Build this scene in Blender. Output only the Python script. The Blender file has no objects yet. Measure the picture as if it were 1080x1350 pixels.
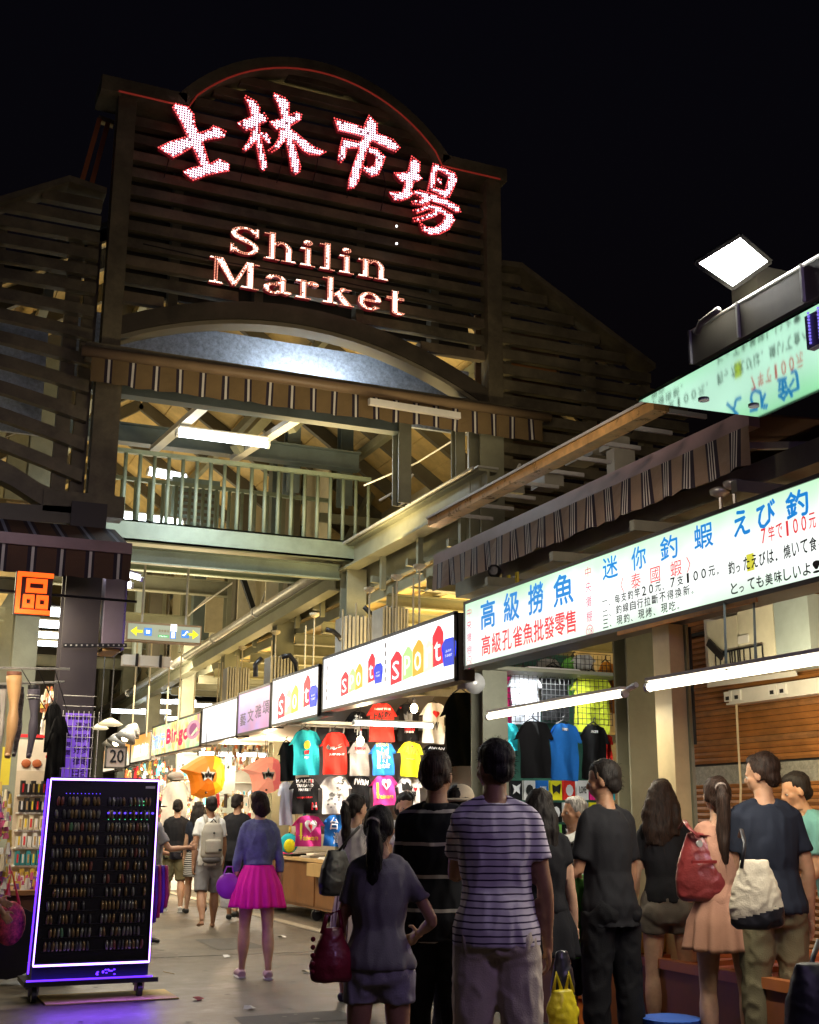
import bpy, bmesh, math, random
from mathutils import Vector, Matrix, noise
random.seed(7)
R = math.radians
S = bpy.context.scene
COL = S.collection

# ------------------------------------------------------------------ camera
F_PX, CAM_H = 1600.0, 1.4
TILT, YAW, ROLL = math.atan(405 / 1600.0), R(23.1), R(0.32)
fw = Vector((math.sin(YAW) * math.cos(TILT), math.cos(YAW) * math.cos(TILT), math.sin(TILT)))
rt = Vector((math.cos(YAW), -math.sin(YAW), 0))
up = rt.cross(fw)
rt, up = (math.cos(ROLL) * rt + math.sin(ROLL) * up), (-math.sin(ROLL) * rt + math.cos(ROLL) * up)
CAM = Vector((0, 0, CAM_H))
cd = bpy.data.cameras.new('camera'); cam = bpy.data.objects.new('camera', cd); COL.objects.link(cam)
cd.sensor_fit = 'HORIZONTAL'; cd.sensor_width = 36.0; cd.lens = 36.0 * F_PX / 1080.0
cd.clip_start = 0.05; cd.clip_end = 500
m = Matrix((rt, up, -fw)).transposed().to_4x4(); m.translation = CAM
cam.matrix_world = m
S.camera = cam

# ------------------------------------------------------------------ world: night sky
W = bpy.data.worlds.new("World"); S.world = W; W.use_nodes = True
wn = W.node_tree; wn.nodes.clear()
wo = wn.nodes.new('ShaderNodeOutputWorld'); wb = wn.nodes.new('ShaderNodeBackground')
sk = wn.nodes.new('ShaderNodeTexSky'); sk.sky_type = 'NISHITA'; sk.sun_disc = False
sk.sun_elevation = R(-4); sk.sun_rotation = R(200)
mixn = wn.nodes.new('ShaderNodeMixRGB'); mixn.blend_type = 'MULTIPLY'; mixn.inputs[0].default_value = 1
mixn.inputs[2].default_value = (0.9, 0.75, 1.0, 1)
wn.links.new(sk.outputs[0], mixn.inputs[1]); wn.links.new(mixn.outputs[0], wb.inputs[0])
wb.inputs[1].default_value = 0.12
wn.links.new(wb.outputs[0], wo.inputs[0])
sd = bpy.data.lights.new('moonlight', 'SUN'); sd.energy = 0.012; sd.angle = R(0.5); sd.color = (0.8, 0.85, 1)
so = bpy.data.objects.new('moonlight', sd); COL.objects.link(so); so.rotation_euler = (R(40), 0, R(-30))
S.view_settings.view_transform = 'Standard'; S.view_settings.look = 'None'
S.view_settings.exposure = 0.2; S.view_settings.gamma = 1.0; S.view_settings.use_curve_mapping = False
S.render.engine = 'CYCLES'
S.cycles.use_denoising = True
S.cycles.max_bounces = 6; S.cycles.diffuse_bounces = 3; S.cycles.glossy_bounces = 3
S.cycles.transmission_bounces = 4; S.cycles.transparent_max_bounces = 8
S.cycles.sample_clamp_indirect = 4.0
S.cycles.caustics_reflective = False; S.cycles.caustics_refractive = False


def light(kind, loc, energy, color, size=0.3, target=None, size_y=None, spread=None):
    d = bpy.data.lights.new(kind.lower() + '_lamp', kind); d.energy = energy; d.color = color
    o = bpy.data.objects.new(kind.lower() + '_lamp', d); COL.objects.link(o); o.location = loc
    if kind == 'AREA':
        d.size = size
        if size_y: d.shape = 'RECTANGLE'; d.size_y = size_y
        if spread: d.spread = R(spread)
    else:
        d.shadow_soft_size = size
    if target is not None:
        o.rotation_euler = (Vector(target) - Vector(loc)).to_track_quat('-Z', 'Y').to_euler()
    return o


def ray(x, y): return (x - 540) * rt - (y - 675) * up + F_PX * fw
def at(x, y, X=None, Y=None, Z=None, D=None):
    """the point of the place that a spot of the photograph shows, on a known wall, floor or distance"""
    d = ray(x, y)
    if X is not None: t = X / d.x
    elif Y is not None: t = Y / d.y
    elif Z is not None: t = (Z - CAM_H) / d.z
    else: t = D / F_PX
    return CAM + t * d
def at_pl(x, y, p0, n):
    d = ray(x, y); n = Vector(n)
    return CAM + d * ((Vector(p0) - CAM).dot(n) / d.dot(n))


# ------------------------------------------------------------------ materials
MT = {}
def mat(name, col, rough=0.6, metal=0.0, var=0.12, scale=4.0, bump=0.0, bscale=None, emit=None, estr=0.0,
        spec=0.5, dirt=0.0, coat=0.0, alpha=1.0, trans=0.0):
    if name in MT: return MT[name]
    m = bpy.data.materials.new(name); m.use_nodes = True; MT[name] = m
    nt = m.node_tree; b = nt.nodes['Principled BSDF']; L = nt.links
    b.inputs['Roughness'].default_value = rough; b.inputs['Metallic'].default_value = metal
    b.inputs['Specular IOR Level'].default_value = spec
    if coat: b.inputs['Coat Weight'].default_value = coat
    if alpha < 1: b.inputs['Alpha'].default_value = alpha
    if trans: b.inputs['Transmission Weight'].default_value = trans
    c = (*col, 1)
    b.inputs['Base Color'].default_value = c
    if var > 0 or bump > 0:
        tc = nt.nodes.new('ShaderNodeTexCoord')
        n = nt.nodes.new('ShaderNodeTexNoise'); n.inputs['Scale'].default_value = scale; n.inputs['Detail'].default_value = 6
        n.inputs['Roughness'].default_value = 0.65
        L.new(tc.outputs['Object'], n.inputs['Vector'])
        if var > 0:
            rmp = nt.nodes.new('ShaderNodeValToRGB')
            e = rmp.color_ramp.elements
            e[0].position = 0.3; e[1].position = 0.7
            e[0].color = (*[max(0, x * (1 - var)) for x in col], 1)
            e[1].color = (*[min(1, x * (1 + var)) for x in col], 1)
            L.new(n.outputs[0], rmp.inputs[0]); last = rmp.outputs[0]
            if dirt > 0:
                n2 = nt.nodes.new('ShaderNodeTexNoise'); n2.inputs['Scale'].default_value = scale * 0.35; n2.inputs['Detail'].default_value = 9
                n2.inputs['Roughness'].default_value = 0.75; L.new(tc.outputs['Object'], n2.inputs['Vector'])
                r2 = nt.nodes.new('ShaderNodeValToRGB'); r2.color_ramp.elements[0].position = 0.46; r2.color_ramp.elements[1].position = 0.66
                L.new(n2.outputs[0], r2.inputs[0])
                mm = nt.nodes.new('ShaderNodeMath'); mm.operation = 'MULTIPLY'; mm.inputs[1].default_value = dirt; L.new(r2.outputs[0], mm.inputs[0])
                mx = nt.nodes.new('ShaderNodeMixRGB'); mx.inputs[2].default_value = (0.05, 0.04, 0.03, 1)
                L.new(mm.outputs[0], mx.inputs[0]); L.new(last, mx.inputs[1]); last = mx.outputs[0]
            L.new(last, b.inputs['Base Color'])
            mr = nt.nodes.new('ShaderNodeMapRange'); mr.inputs[3].default_value = max(0, rough - 0.12); mr.inputs[4].default_value = min(1, rough + 0.12)
            L.new(n.outputs[0], mr.inputs[0]); L.new(mr.outputs[0], b.inputs['Roughness'])
        if bump > 0:
            nb = nt.nodes.new('ShaderNodeTexNoise'); nb.inputs['Scale'].default_value = bscale or scale * 6; nb.inputs['Detail'].default_value = 5
            L.new(tc.outputs['Object'], nb.inputs['Vector'])
            bp = nt.nodes.new('ShaderNodeBump'); bp.inputs['Strength'].default_value = bump; bp.inputs['Distance'].default_value = 0.01
            L.new(nb.outputs[0], bp.inputs['Height']); L.new(bp.outputs[0], b.inputs['Normal'])
    if emit is not None:
        b.inputs['Emission Color'].default_value = (*emit, 1); b.inputs['Emission Strength'].default_value = estr
    return m
def glow(name, col, s):
    return mat(name, tuple(min(.8, c) for c in col), 0.5, var=0, emit=col, estr=s)

steel = mat('painted_steel', (0.25, 0.255, 0.185), 0.45, var=0.18, scale=2.2, bump=0.15, bscale=40, dirt=0.25)
steel_dk = mat('dark_steel', (0.11, 0.10, 0.075), 0.5, var=0.2, scale=2.5, bump=0.15, bscale=40, dirt=0.2)
slatm = mat('slat_paint', (0.18, 0.155, 0.095), 0.55, var=0.42, scale=2.6, bump=0.35, bscale=18, dirt=0.75)
green = mat('green_rail_paint', (0.25, 0.31, 0.24), 0.38, var=0.18, scale=3, bump=0.1, bscale=50, dirt=0.2)
greyblue = mat('greyblue_beam', (0.13, 0.17, 0.18), 0.45, var=0.15, dirt=0.2, bump=.1)
galv = mat('galvanised', (0.5, 0.5, 0.48), 0.35, metal=0.45, var=0.15, scale=8, bump=.1)
ply = mat('roof_boards', (0.58, 0.43, 0.19), 0.6, var=0.22, scale=2.4, bump=0.2, bscale=25, dirt=0.3)
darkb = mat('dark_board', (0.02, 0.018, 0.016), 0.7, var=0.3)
mottle = mat('mottled_sheet', (0.42, 0.47, 0.55), 0.5, var=0.35, scale=26, bump=0.4, bscale=60, dirt=0.15)
blackm = mat('black_metal', (0.012, 0.012, 0.014), 0.4, var=0.3)
whitep = mat('white_paint', (0.75, 0.74, 0.70), 0.45, var=0.06, dirt=0.12)
white = mat('white_plastic', (0.8, 0.8, 0.78), 0.4, var=0.05)
creamp = mat('cream_panel', (0.55, 0.50, 0.36), 0.5, var=0.1, dirt=0.2)
tube_w = glow('fluorescent_cool', (0.85, 0.95, 1.0), 9)
tube_y = glow('fluorescent_warm', (1.0, 0.90, 0.68), 6)
bulbm = glow('hot_bulb', (1.0, 0.78, 0.42), 22)
wood = mat('counter_wood', (0.24, 0.11, 0.04), 0.45, var=0.2, scale=6, bump=.1, dirt=.15)
concrete = mat('concrete', (0.35, 0.34, 0.31), 0.8, var=0.2, dirt=0.4, bump=.3)


# ------------------------------------------------------------------ mesh builder
class MB:
    def __init__(s): s.v = []; s.f = []; s.m = []
    def add(s, vs, fs, mi=0):
        o = len(s.v); s.v += [tuple(v) for v in vs]; s.f += [tuple(i + o for i in f) for f in fs]
        s.m += [mi] * len(fs); return s
    def hexa(s, p, mi=0):   # 8 pts: bottom 4 ccw, top 4
        return s.add(p, [(3, 2, 1, 0), (4, 5, 6, 7), (0, 1, 5, 4), (1, 2, 6, 5), (2, 3, 7, 6), (3, 0, 4, 7)], mi)
    def box(s, a, b, mi=0):
        x0, y0, z0 = a; x1, y1, z1 = b
        return s.hexa([(x0, y0, z0), (x1, y0, z0), (x1, y1, z0), (x0, y1, z0), (x0, y0, z1), (x1, y0, z1), (x1, y1, z1), (x0, y1, z1)], mi)
    def bar(s, p0, p1, w, h, mi=0, upv=(0, 0, 1)):
        p0, p1 = Vector(p0), Vector(p1); d = (p1 - p0).normalized(); u = Vector(upv)
        if abs(d.dot(u)) > .98: u = Vector((0, 1, 0))
        r = d.cross(u).normalized(); u = r.cross(d).normalized(); r *= w / 2; u *= h / 2
        return s.hexa([p0 - r - u, p0 + r - u, p1 + r - u, p1 - r - u, p0 - r + u, p0 + r + u, p1 + r + u, p1 - r + u], mi)
    def hbeam(s, p0, p1, w, h, t=.018, mi=0, upv=(0, 0, 1)):
        p0, p1 = Vector(p0), Vector(p1); d = (p1 - p0).normalized(); u = Vector(upv)
        if abs(d.dot(u)) > .98: u = Vector((0, 1, 0))
        r = d.cross(u).normalized(); u = r.cross(d).normalized()
        for sg in (-1, 1): s.bar(p0 + u * sg * (h / 2 - t / 2), p1 + u * sg * (h / 2 - t / 2), w, t, mi, u)
        s.bar(p0, p1, t, h - 2 * t, mi, u); return s
    def tube(s, pts, r, n=8, mi=0, closed=True, flat=1.0, caps='flat'):
        pts = [Vector(p) for p in pts]; k = len(pts)
        rs = r if isinstance(r, (list, tuple)) else [r] * k
        rings = []; prev = None
        for i, p in enumerate(pts):
            d = (pts[min(i + 1, k - 1)] - pts[max(i - 1, 0)]).normalized()
            if prev is None:
                a = Vector((1, 0, 0)) if abs(d.x) < .9 else Vector((0, 1, 0))
                u = (a - d * a.dot(d)).normalized()
            else: u = (prev - d * prev.dot(d)).normalized()
            prev = u; w = d.cross(u)
            rr = rs[i]; ra, rb = rr if isinstance(rr, tuple) else (rr, rr)
            rings.append([p + u * ra * math.cos(2 * math.pi * j / n) + w * rb * math.sin(2 * math.pi * j / n) for j in range(n)])
        vs = [v for q in rings for v in q]; fs = []
        for i in range(k - 1):
            for j in range(n):
                a, b = i * n + j, i * n + (j + 1) % n
                fs.append((a, b, b + n, a + n))
        if closed: fs.append(tuple(range(n - 1, -1, -1))); fs.append(tuple((k - 1) * n + j for j in range(n)))
        return s.add(vs, fs, mi)
    def ell(s, c, r, n=14, k=9, mi=0, rot=None):
        c = Vector(c); vs = []; fs = []
        rx, ry, rz = r if isinstance(r, (tuple, list)) else (r, r, r)
        def P(v):
            v = Vector(v)
            if rot is not None: v = rot @ v
            return c + v
        vs.append(P((0, 0, -rz)))
        for i in range(1, k):
            a = -math.pi / 2 + math.pi * i / k
            for j in range(n):
                b = 2 * math.pi * j / n
                vs.append(P((rx * math.cos(a) * math.cos(b), ry * math.cos(a) * math.sin(b), rz * math.sin(a))))
        vs.append(P((0, 0, rz))); T = len(vs) - 1
        for j in range(n): fs.append((0, 1 + (j + 1) % n, 1 + j)); fs.append((T, T - n + j, T - n + (j + 1) % n))
        for i in range(k - 2):
            for j in range(n):
                a = 1 + i * n + j; b = 1 + i * n + (j + 1) % n
                fs.append((a, b, b + n, a + n))
        return s.add(vs, fs, mi)
    def prism(s, poly, fr, t, mi=0, mside=None):
        """poly: 2D outline; fr = (origin, xdir, ydir, zdir); solid t thick in front of the origin plane"""
        o, x, y, z = [Vector(q) for q in fr]
        n = len(poly)
        area = sum(poly[i][0] * poly[(i + 1) % n][1] - poly[(i + 1) % n][0] * poly[i][1] for i in range(n))
        if area < 0: poly = poly[::-1]
        a = [o + x * p[0] + y * p[1] for p in poly]; b = [p + z * t for p in a]
        bm = bmesh.new(); vv = [bm.verts.new(p) for p in b]; f = bm.faces.new(vv)
        rs = bmesh.ops.triangulate(bm, faces=[f], ngon_method='EAR_CLIP')
        bm.verts.index_update(); tris = [tuple(v.index for v in q.verts) for q in bm.faces]; bm.free()
        s.add(b, tris, mi)
        if t > 0:
            s.add(a, [tuple(reversed(q)) for q in tris], mi if mside is None else mside)
            s.add(a + b, [(i, (i + 1) % n, n + (i + 1) % n, n + i) for i in range(n)], mi if mside is None else mside)
        return s
    def build(s, name, mats, parent=None, smooth=False, local=False, kind=None):
        me = bpy.data.meshes.new(name)
        off = Vector((0, 0, 0))
        if parent is not None and not local:
            p = parent
            while p is not None: off += p.location; p = p.parent
        vs = [(v[0] - off.x, v[1] - off.y, v[2] - off.z) for v in s.v] if off.length > 0 else s.v
        me.from_pydata(vs, [], s.f)
        if not isinstance(mats, (list, tuple)): mats = [mats]
        for q in mats: me.materials.append(q)
        if len(mats) > 1: me.polygons.foreach_set('material_index', s.m)
        if smooth: me.shade_smooth() if hasattr(me, 'shade_smooth') else None
        me.update()
        o = bpy.data.objects.new(name, me); COL.objects.link(o)
        if parent is not None: o.parent = parent
        if kind: o['kind'] = kind
        return o


def thing(name, label, cat, loc=(0, 0, 0), rotz=0, group=None):
    o = bpy.data.objects.new(name, None); COL.objects.link(o); o.location = loc; o.rotation_euler = (0, 0, rotz)
    o.empty_display_size = .1
    o['label'] = label; o['category'] = cat
    if group: o['group'] = group
    return o
def tag(o, label, cat, group=None):
    o['label'] = label; o['category'] = cat
    if group: o['group'] = group
    return o

# ------------------------------------------------------------------ lettering
_tc = {}
def glyphs(txt):
    if txt in _tc: return _tc[txt]
    cu = bpy.data.curves.new('lettering', 'FONT'); cu.body = txt; cu.resolution_u = 2; cu.fill_mode = 'FRONT'
    o = bpy.data.objects.new('lettering', cu); COL.objects.link(o)
    dg = bpy.context.evaluated_depsgraph_get(); me = bpy.data.meshes.new_from_object(o.evaluated_get(dg))
    vs = [v.co.copy() for v in me.vertices]; fs = [tuple(p.vertices) for p in me.polygons]
    bpy.data.objects.remove(o); bpy.data.curves.remove(cu); bpy.data.meshes.remove(me)
    if not vs: vs = [Vector((0, 0, 0)), Vector((1, 0, 0)), Vector((0, 1, 0))]
    x0 = min(v.x for v in vs); x1 = max(v.x for v in vs); y0 = min(v.y for v in vs); y1 = max(v.y for v in vs)
    _tc[txt] = (vs, fs, x0, x1, y0, y1); return _tc[txt]
def put_text(mb, txt, o, x, y, w, h, mi=0, lift=.003, bold=0):
    """fit lettering into a w by h box whose lower left corner is o, on the plane (x,y)"""
    vs, fs, x0, x1, y0, y1 = glyphs(txt); o, x, y = Vector(o), Vector(x), Vector(y); z = x.cross(y)
    sx = w / max(1e-6, x1 - x0); sy = h / max(1e-6, y1 - y0)
    k = 0
    for dx, dy in ([(0, 0)] if not bold else [(-bold, 0), (bold, 0), (0, bold), (0, -bold)]):
        mb.add([o + x * ((v.x - x0) * sx + dx) + y * ((v.y - y0) * sy + dy) + z * (lift + k * .0004) for v in vs], fs, mi); k += 1
    return mb
SX, SY = Vector((0, -1, 0)), Vector((0, 0, 1))       # a sign that faces the street (west): its right, its up
FX, FY = Vector((1, 0, 0)), Vector((0, 0, 1))        # a sign that faces the camera (south)
# ================================================================== GROUND AND SHELL
def ground_mat():
    m = bpy.data.materials.new('street_surface'); m.use_nodes = True; nt = m.node_tree; L = nt.links; b = nt.nodes['Principled BSDF']
    tc = nt.nodes.new('ShaderNodeTexCoord')
    def nz(sc, det=8, ro=.7):
        n = nt.nodes.new('ShaderNodeTexNoise'); n.inputs['Scale'].default_value = sc; n.inputs['Detail'].default_value = det; n.inputs['Roughness'].default_value = ro
        L.new(tc.outputs['Object'], n.inputs['Vector']); return n
    n1, n2, n3 = nz(.55), nz(3.2), nz(90, 3)
    r1 = nt.nodes.new('ShaderNodeValToRGB'); e = r1.color_ramp.elements; e[0].position = .35; e[1].position = .68
    e[0].color = (.045, .038, .030, 1); e[1].color = (.125, .105, .078, 1); L.new(n1.outputs[0], r1.inputs[0])
    r2 = nt.nodes.new('ShaderNodeValToRGB'); e = r2.color_ramp.elements; e[0].position = .42; e[1].position = .7
    e[0].color = (.42, .42, .42, 1); e[1].color = (1.25, 1.2, 1.1, 1); L.new(n2.outputs[0], r2.inputs[0])
    mx = nt.nodes.new('ShaderNodeMixRGB'); mx.blend_type = 'MULTIPLY'; mx.inputs[0].default_value = 1
    L.new(r1.outputs[0], mx.inputs[1]); L.new(r2.outputs[0], mx.inputs[2])
    r3 = nt.nodes.new('ShaderNodeValToRGB'); e = r3.color_ramp.elements; e[0].position = .35; e[1].position = .65
    e[0].color = (.75, .75, .75, 1); e[1].color = (1.2, 1.2, 1.2, 1); L.new(n3.outputs[0], r3.inputs[0])
    m2 = nt.nodes.new('ShaderNodeMixRGB'); m2.blend_type = 'MULTIPLY'; m2.inputs[0].default_value = .7
    L.new(mx.outputs[0], m2.inputs[1]); L.new(r3.outputs[0], m2.inputs[2]); L.new(m2.outputs[0], b.inputs['Base Color'])
    mr = nt.nodes.new('ShaderNodeMapRange'); mr.inputs[1].default_value = .3; mr.inputs[2].default_value = .7; mr.inputs[3].default_value = .32; mr.inputs[4].default_value = .6
    L.new(n2.outputs[0], mr.inputs[0]); L.new(mr.outputs[0], b.inputs['Roughness'])
    bp = nt.nodes.new('ShaderNodeBump'); bp.inputs['Strength'].default_value = .35; bp.inputs['Distance'].default_value = .006
    L.new(n3.outputs[0], bp.inputs['Height']); L.new(bp.outputs[0], b.inputs['Normal'])
    return m
g = MB().add([(-150, -60, 0), (150, -60, 0), (150, 250, 0), (-150, 250, 0)], [(0, 1, 2, 3)]).build('ground', ground_mat()); g['kind'] = 'structure'
seam = mat('paving_seam', (.03, .028, .024), .8)
edgem = mat('edge_strip_concrete', (.26, .22, .16), .7, var=.25, dirt=.4)
t = MB().box((5.35, 9, -.05), (5.50, 40, .004)).build('drain_edge', edgem); t['kind'] = 'structure'
t = MB()
t.box((5.30, 9, -.05), (5.315, 40, .003)); t.box((1.6, 13.2, -.05), (5.30, 13.215, .003))
t = t.build('paving_seams', seam); t['kind'] = 'structure'

def cover(x, y, r, lab):
    t = thing('drain_cover', lab, 'drain cover', (x, y, 0))
    MB().tube([(x, y, -.02), (x, y, .006)], r, 28).build('plate', mat('cast_iron', (.06, .055, .05), .45, metal=.6, var=.3, scale=12), t)
    for a in range(-2, 3):
        w = math.sqrt(max(0, (r * .8) ** 2 - (a * r * .3) ** 2)); MB().box((x - w, y + a * r * .3 - .008, .0055), (x + w, y + a * r * .3 + .008, .010)).build('bar', blackm, t)
gs = random.Random(9); gm_ = MB()
for k in range(320):
    d_ = gs.uniform(6.5, 22); x = gs.uniform(1.4, 5.6); r_ = gs.uniform(.006, .03); n_ = 7
    gm_.add([(x + r_ * math.cos(q * 6.283 / n_) * gs.uniform(.7, 1.3), d_ + r_ * math.sin(q * 6.283 / n_) * gs.uniform(.7, 1.3), .0048) for q in range(n_)], [tuple(range(n_))], k % 2)
gm_ = gm_.build('gum_and_grit', [mat('gum_dark', (.02, .018, .016), .6), mat('gum_pale', (.2, .18, .15), .7)]); gm_['kind'] = 'stuff'
cover(4.3, 11.6, .28, 'round iron drain cover in the street right of the pink skirt woman')
cover(3.0, 8.1, .24, 'round iron drain cover in front of the display cart')
pm = mat('paving_patch', (.05, .045, .038), .75, var=.35, scale=8, bump=.3, bscale=60, dirt=.5)
for k, (x, y, w, d) in enumerate(((2.5, 8.7, .9, .5), (3.6, 13.7, .6, 1.3), (4.5, 9.6, .5, 1.0))):
    q = MB().add([(x, y, .0035), (x + w, y + .06, .0035), (x + w - .05, y + d, .0035), (x + .04, y + d - .05, .0035)], [(0, 1, 2, 3)]).build('repair_patch', pm); q['kind'] = 'structure'
rl = random.Random(3)
for k, (px, py, nm, lb, c_) in enumerate(((300, 1262, 'receipt', 'crumpled white receipt on the paving left of the pink skirt woman', (.6, .58, .55)), (405, 1282, 'leaflet', 'small pale leaflet lying near the burgundy handbag', (.5, .42, .3)), (262, 1318, 'wrapper', 'small red wrapper on the ground right of the cart', (.4, .05, .04)), (372, 1236, 'paper_scrap', 'paper scrap on the paving before the counter', (.55, .5, .45)), (230, 1284, 'skewer', 'thin wooden skewer dropped right of the cart', (.4, .28, .12)), (330, 1330, 'paper_scrap', 'torn paper scrap near the bottom edge of the street', (.5, .48, .44)))):
    p = at(px, py, Z=.006); a = rl.uniform(0, 3); c = MB()
    if nm == 'skewer': c.bar(p, p + Vector((math.cos(a) * .2, math.sin(a) * .2, 0)), .006, .004)
    else:
        s_ = .05; c.add([p + Vector((math.cos(a + q) * s_ * (1 + .3 * (i % 2)), math.sin(a + q) * s_, .012 * (i % 3))) for i, q in enumerate((0, 1.1, 2.2, 3.3, 4.5))] + [p + Vector((0, 0, .025))], [(0, 1, 5), (1, 2, 5), (2, 3, 5), (3, 4, 5), (4, 0, 5)])
    tag(c.build(nm, mat('litter_%d' % k, c_, .7, var=.1)), lb, 'litter')

# ------------------------------------------------------------------ market hall shell
hall = thing('market_hall', 'open steel market hall with timber lined roof seen through the gate', 'building', (3.8, 20, 0))
def part(mb, name, mt, label=None, **k):
    o = mb.build(name, mt, hall, **k)
    if label: o['label'] = label
    return o
# right colonnade (the first four carry the eaves beam)
COLY = [12.0, 16.25, 19.6, 23.0, 26.6, 30.2, 34, 38]
for i, y in enumerate(COLY):
    top = 4.9 if i in (0, 1) else 8.2
    if i == 0: continue
    c = MB(); c.hbeam((6.05, y, 0), (6.05, y, top), .3, .3, .03)
    o = part(c, 'column', steel)
for i, y in enumerate([16.2, 20, 24, 28, 33]):
    c = MB().hbeam((1.55, y, 0), (1.55, y, 8.0), .3, .3, .03); part(c, 'column', steel)
# upper storey posts and tan wall panels between them
for i, y in enumerate([18, 19.6, 21.2, 23, 24.8, 26.6, 28.4, 30.2, 32, 34]):
    c = MB().box((6.32, y + .2, 4.9), (6.36, y + 1.45, 8.0)); part(c, 'wall_panel', creamp)
# eaves beam, near piece, with a rolled flange
b = MB().hbeam((5.95, 11.7, 5.05), (5.95, 16.4, 5.05), .24, .34, .03); part(b, 'eaves_beam', steel)
b = MB().box((5.82, 11.7, 5.225), (6.08, 16.4, 5.25)).tube([(5.78, 11.75, 5.22), (5.78, 16.3, 5.22)], .022); part(b, 'beam_flashing', galv)
p0, p1 = at(432, 752, X=5.75), at(126, 943, X=5.75)
d = p1 - p0
b = MB().hbeam(p0 + Vector((.12, 0, -.16)), p1 + Vector((.12, 0, -.16)), .2, .26, .02); part(b, 'eaves_beam', steel)
b = MB().tube([p0 + Vector((0, 0, .05)), p1 + Vector((0, 0, .05))], .075, 12); part(b, 'gutter_pipe', galv, smooth=True)
for k in (.0, .18, .32, .5, .75):
    q = p0 + d * k; part(MB().tube([q + Vector((0, -.03, .05)), q + Vector((0, .03, .05))], .1, 10), 'pipe_collar', galv)
# nave roof: two slopes with rafters, purlins, boards
RX, RZ, EX, EZ = 3.85, 9.1, 2.9, 2.55
Y0, Y1 = 12.9, 42
def roof_z(x): return RZ - abs(x - RX) / 4.3 * 2.9
for sg in (-1, 1):
    xe = RX + sg * 4.3; ze = roof_z(xe)
    nb = 19
    for j in range(nb):        # roof boards run along the street
        a0 = j / nb; a1 = (j + .965) / nb; lift = .012 * (j % 2)
        xa, xb = RX + sg * 4.3 * a0, RX + sg * 4.3 * a1
        za, zb = roof_z(xa) + lift, roof_z(xb) + lift
        q = MB().hexa([(xa, Y0, za), (xb, Y0, zb), (xb, Y1, zb), (xa, Y1, za), (xa, Y0, za + .03), (xb, Y0, zb + .03), (xb, Y1, zb + .03), (xa, Y1, za + .03)])
        part(q, 'roof_board', ply)
    for y in [13.1, 14.3, 15.5, 16.7, 17.9, 19.1, 20.5, 22, 24, 26, 28, 31, 34, 38]:
        q = MB().bar((RX, y, RZ - .12), (xe, y, ze - .12), .10, .20); part(q, 'rafter', steel_dk)
    for k in (.3, .62, .92):
        x = RX + sg * 4.3 * k; q = MB().bar((x, Y0, roof_z(x) - .3), (x, Y1, roof_z(x) - .3), .1, .14); part(q, 'purlin', steel)
# roof skin outside
part(MB().hexa([(RX - 4.5, Y0, 6.35), (RX, Y0, 9.25), (RX, Y1, 9.25), (RX - 4.5, Y1, 6.35), (RX - 4.5, Y0, 6.42), (RX, Y0, 9.32), (RX, Y1, 9.32), (RX - 4.5, Y1, 6.42)]), 'roof_skin', darkb)
part(MB().hexa([(RX, Y0, 9.25), (RX + 4.5, Y0, 6.35), (RX + 4.5, Y1, 6.35), (RX, Y1, 9.25), (RX, Y0, 9.32), (RX + 4.5, Y0, 6.42), (RX + 4.5, Y1, 6.42), (RX, Y1, 9.32)]), 'roof_skin', darkb)
# tie beams
part(MB().hbeam((1.6, 12.6, 5.9), (5.22, 12.6, 5.9), .16, .2, .02), 'tie_beam', greyblue)
part(MB().hbeam((1.9, 16.5, 6.62), (6.2, 16.5, 6.62), .2, .28, .02), 'tie_beam', greyblue)
for y, z in ((20, 5.75), (23, 5.75), (26.6, 5.6), (30.2, 5.6), (34, 5.5)):
    part(MB().hbeam((1.55, y, z), (6.05, y, z), .2, .3, .02), 'tie_beam', steel)
for x in (3.1, 4.25):   # white runners that cross between the tie beams
    part(MB().bar((x, 12.65, 6.05), (x, 16.4, 6.42), .13, .07), 'runner', whitep)
for x, y in ((2.4, 13.6), (5.0, 14.4), (4.6, 15.6)):
    part(MB().bar((x - .55, y, 6.3), (x + .5, y + .6, 7.6), .12, .14), 'brace', steel)
# posts that stand on the eaves beam
part(MB().hbeam((5.28, 12.62, 4.95), (5.28, 12.62, 6.1), .16, .2, .02), 'post', steel)
part(MB().hbeam((5.86, 12.3, 5.25), (5.86, 12.3, 6.15), .12, .14, .02), 'post', steel)
part(MB().box((6.0, 12.28, 5.25), (6.07, 12.34, 6.15)), 'post', galv)
for a, y in ((385, 16.8), (455, 17.2)):
    p = at(a, 600, Y=y); part(MB().hbeam((p.x, y, 6.1), (p.x, y, 8.0), .2, .2, .02), 'post', greyblue)
part(MB().tube([at(480, 640, Y=14.5), at(550, 610, Y=14.2), at(618, 568, Y=12.6)], .012, 5), 'cable', whitep)
part(MB().tube([at(500, 660, Y=13), at(535, 640, Y=12.8), at(545, 625, Y=12.7)], .014, 5), 'cable', whitep)
# diagonal braces and rods seen deeper in the hall
part(MB().bar(at(314, 744, Y=21), at(337, 812, Y=21), .09, .09), 'brace', blackm)
for pa, pb in (((362, 745, 20.5), (340, 808, 20.5)), ((330, 752, 22), (255, 805, 23)), ((288, 775, 23), (248, 812, 24))):
    part(MB().tube([at(pa[0], pa[1], Y=pa[2]), at(pb[0], pb[1], Y=pb[2])], .018, 6), 'tie_rod', galv)
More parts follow.
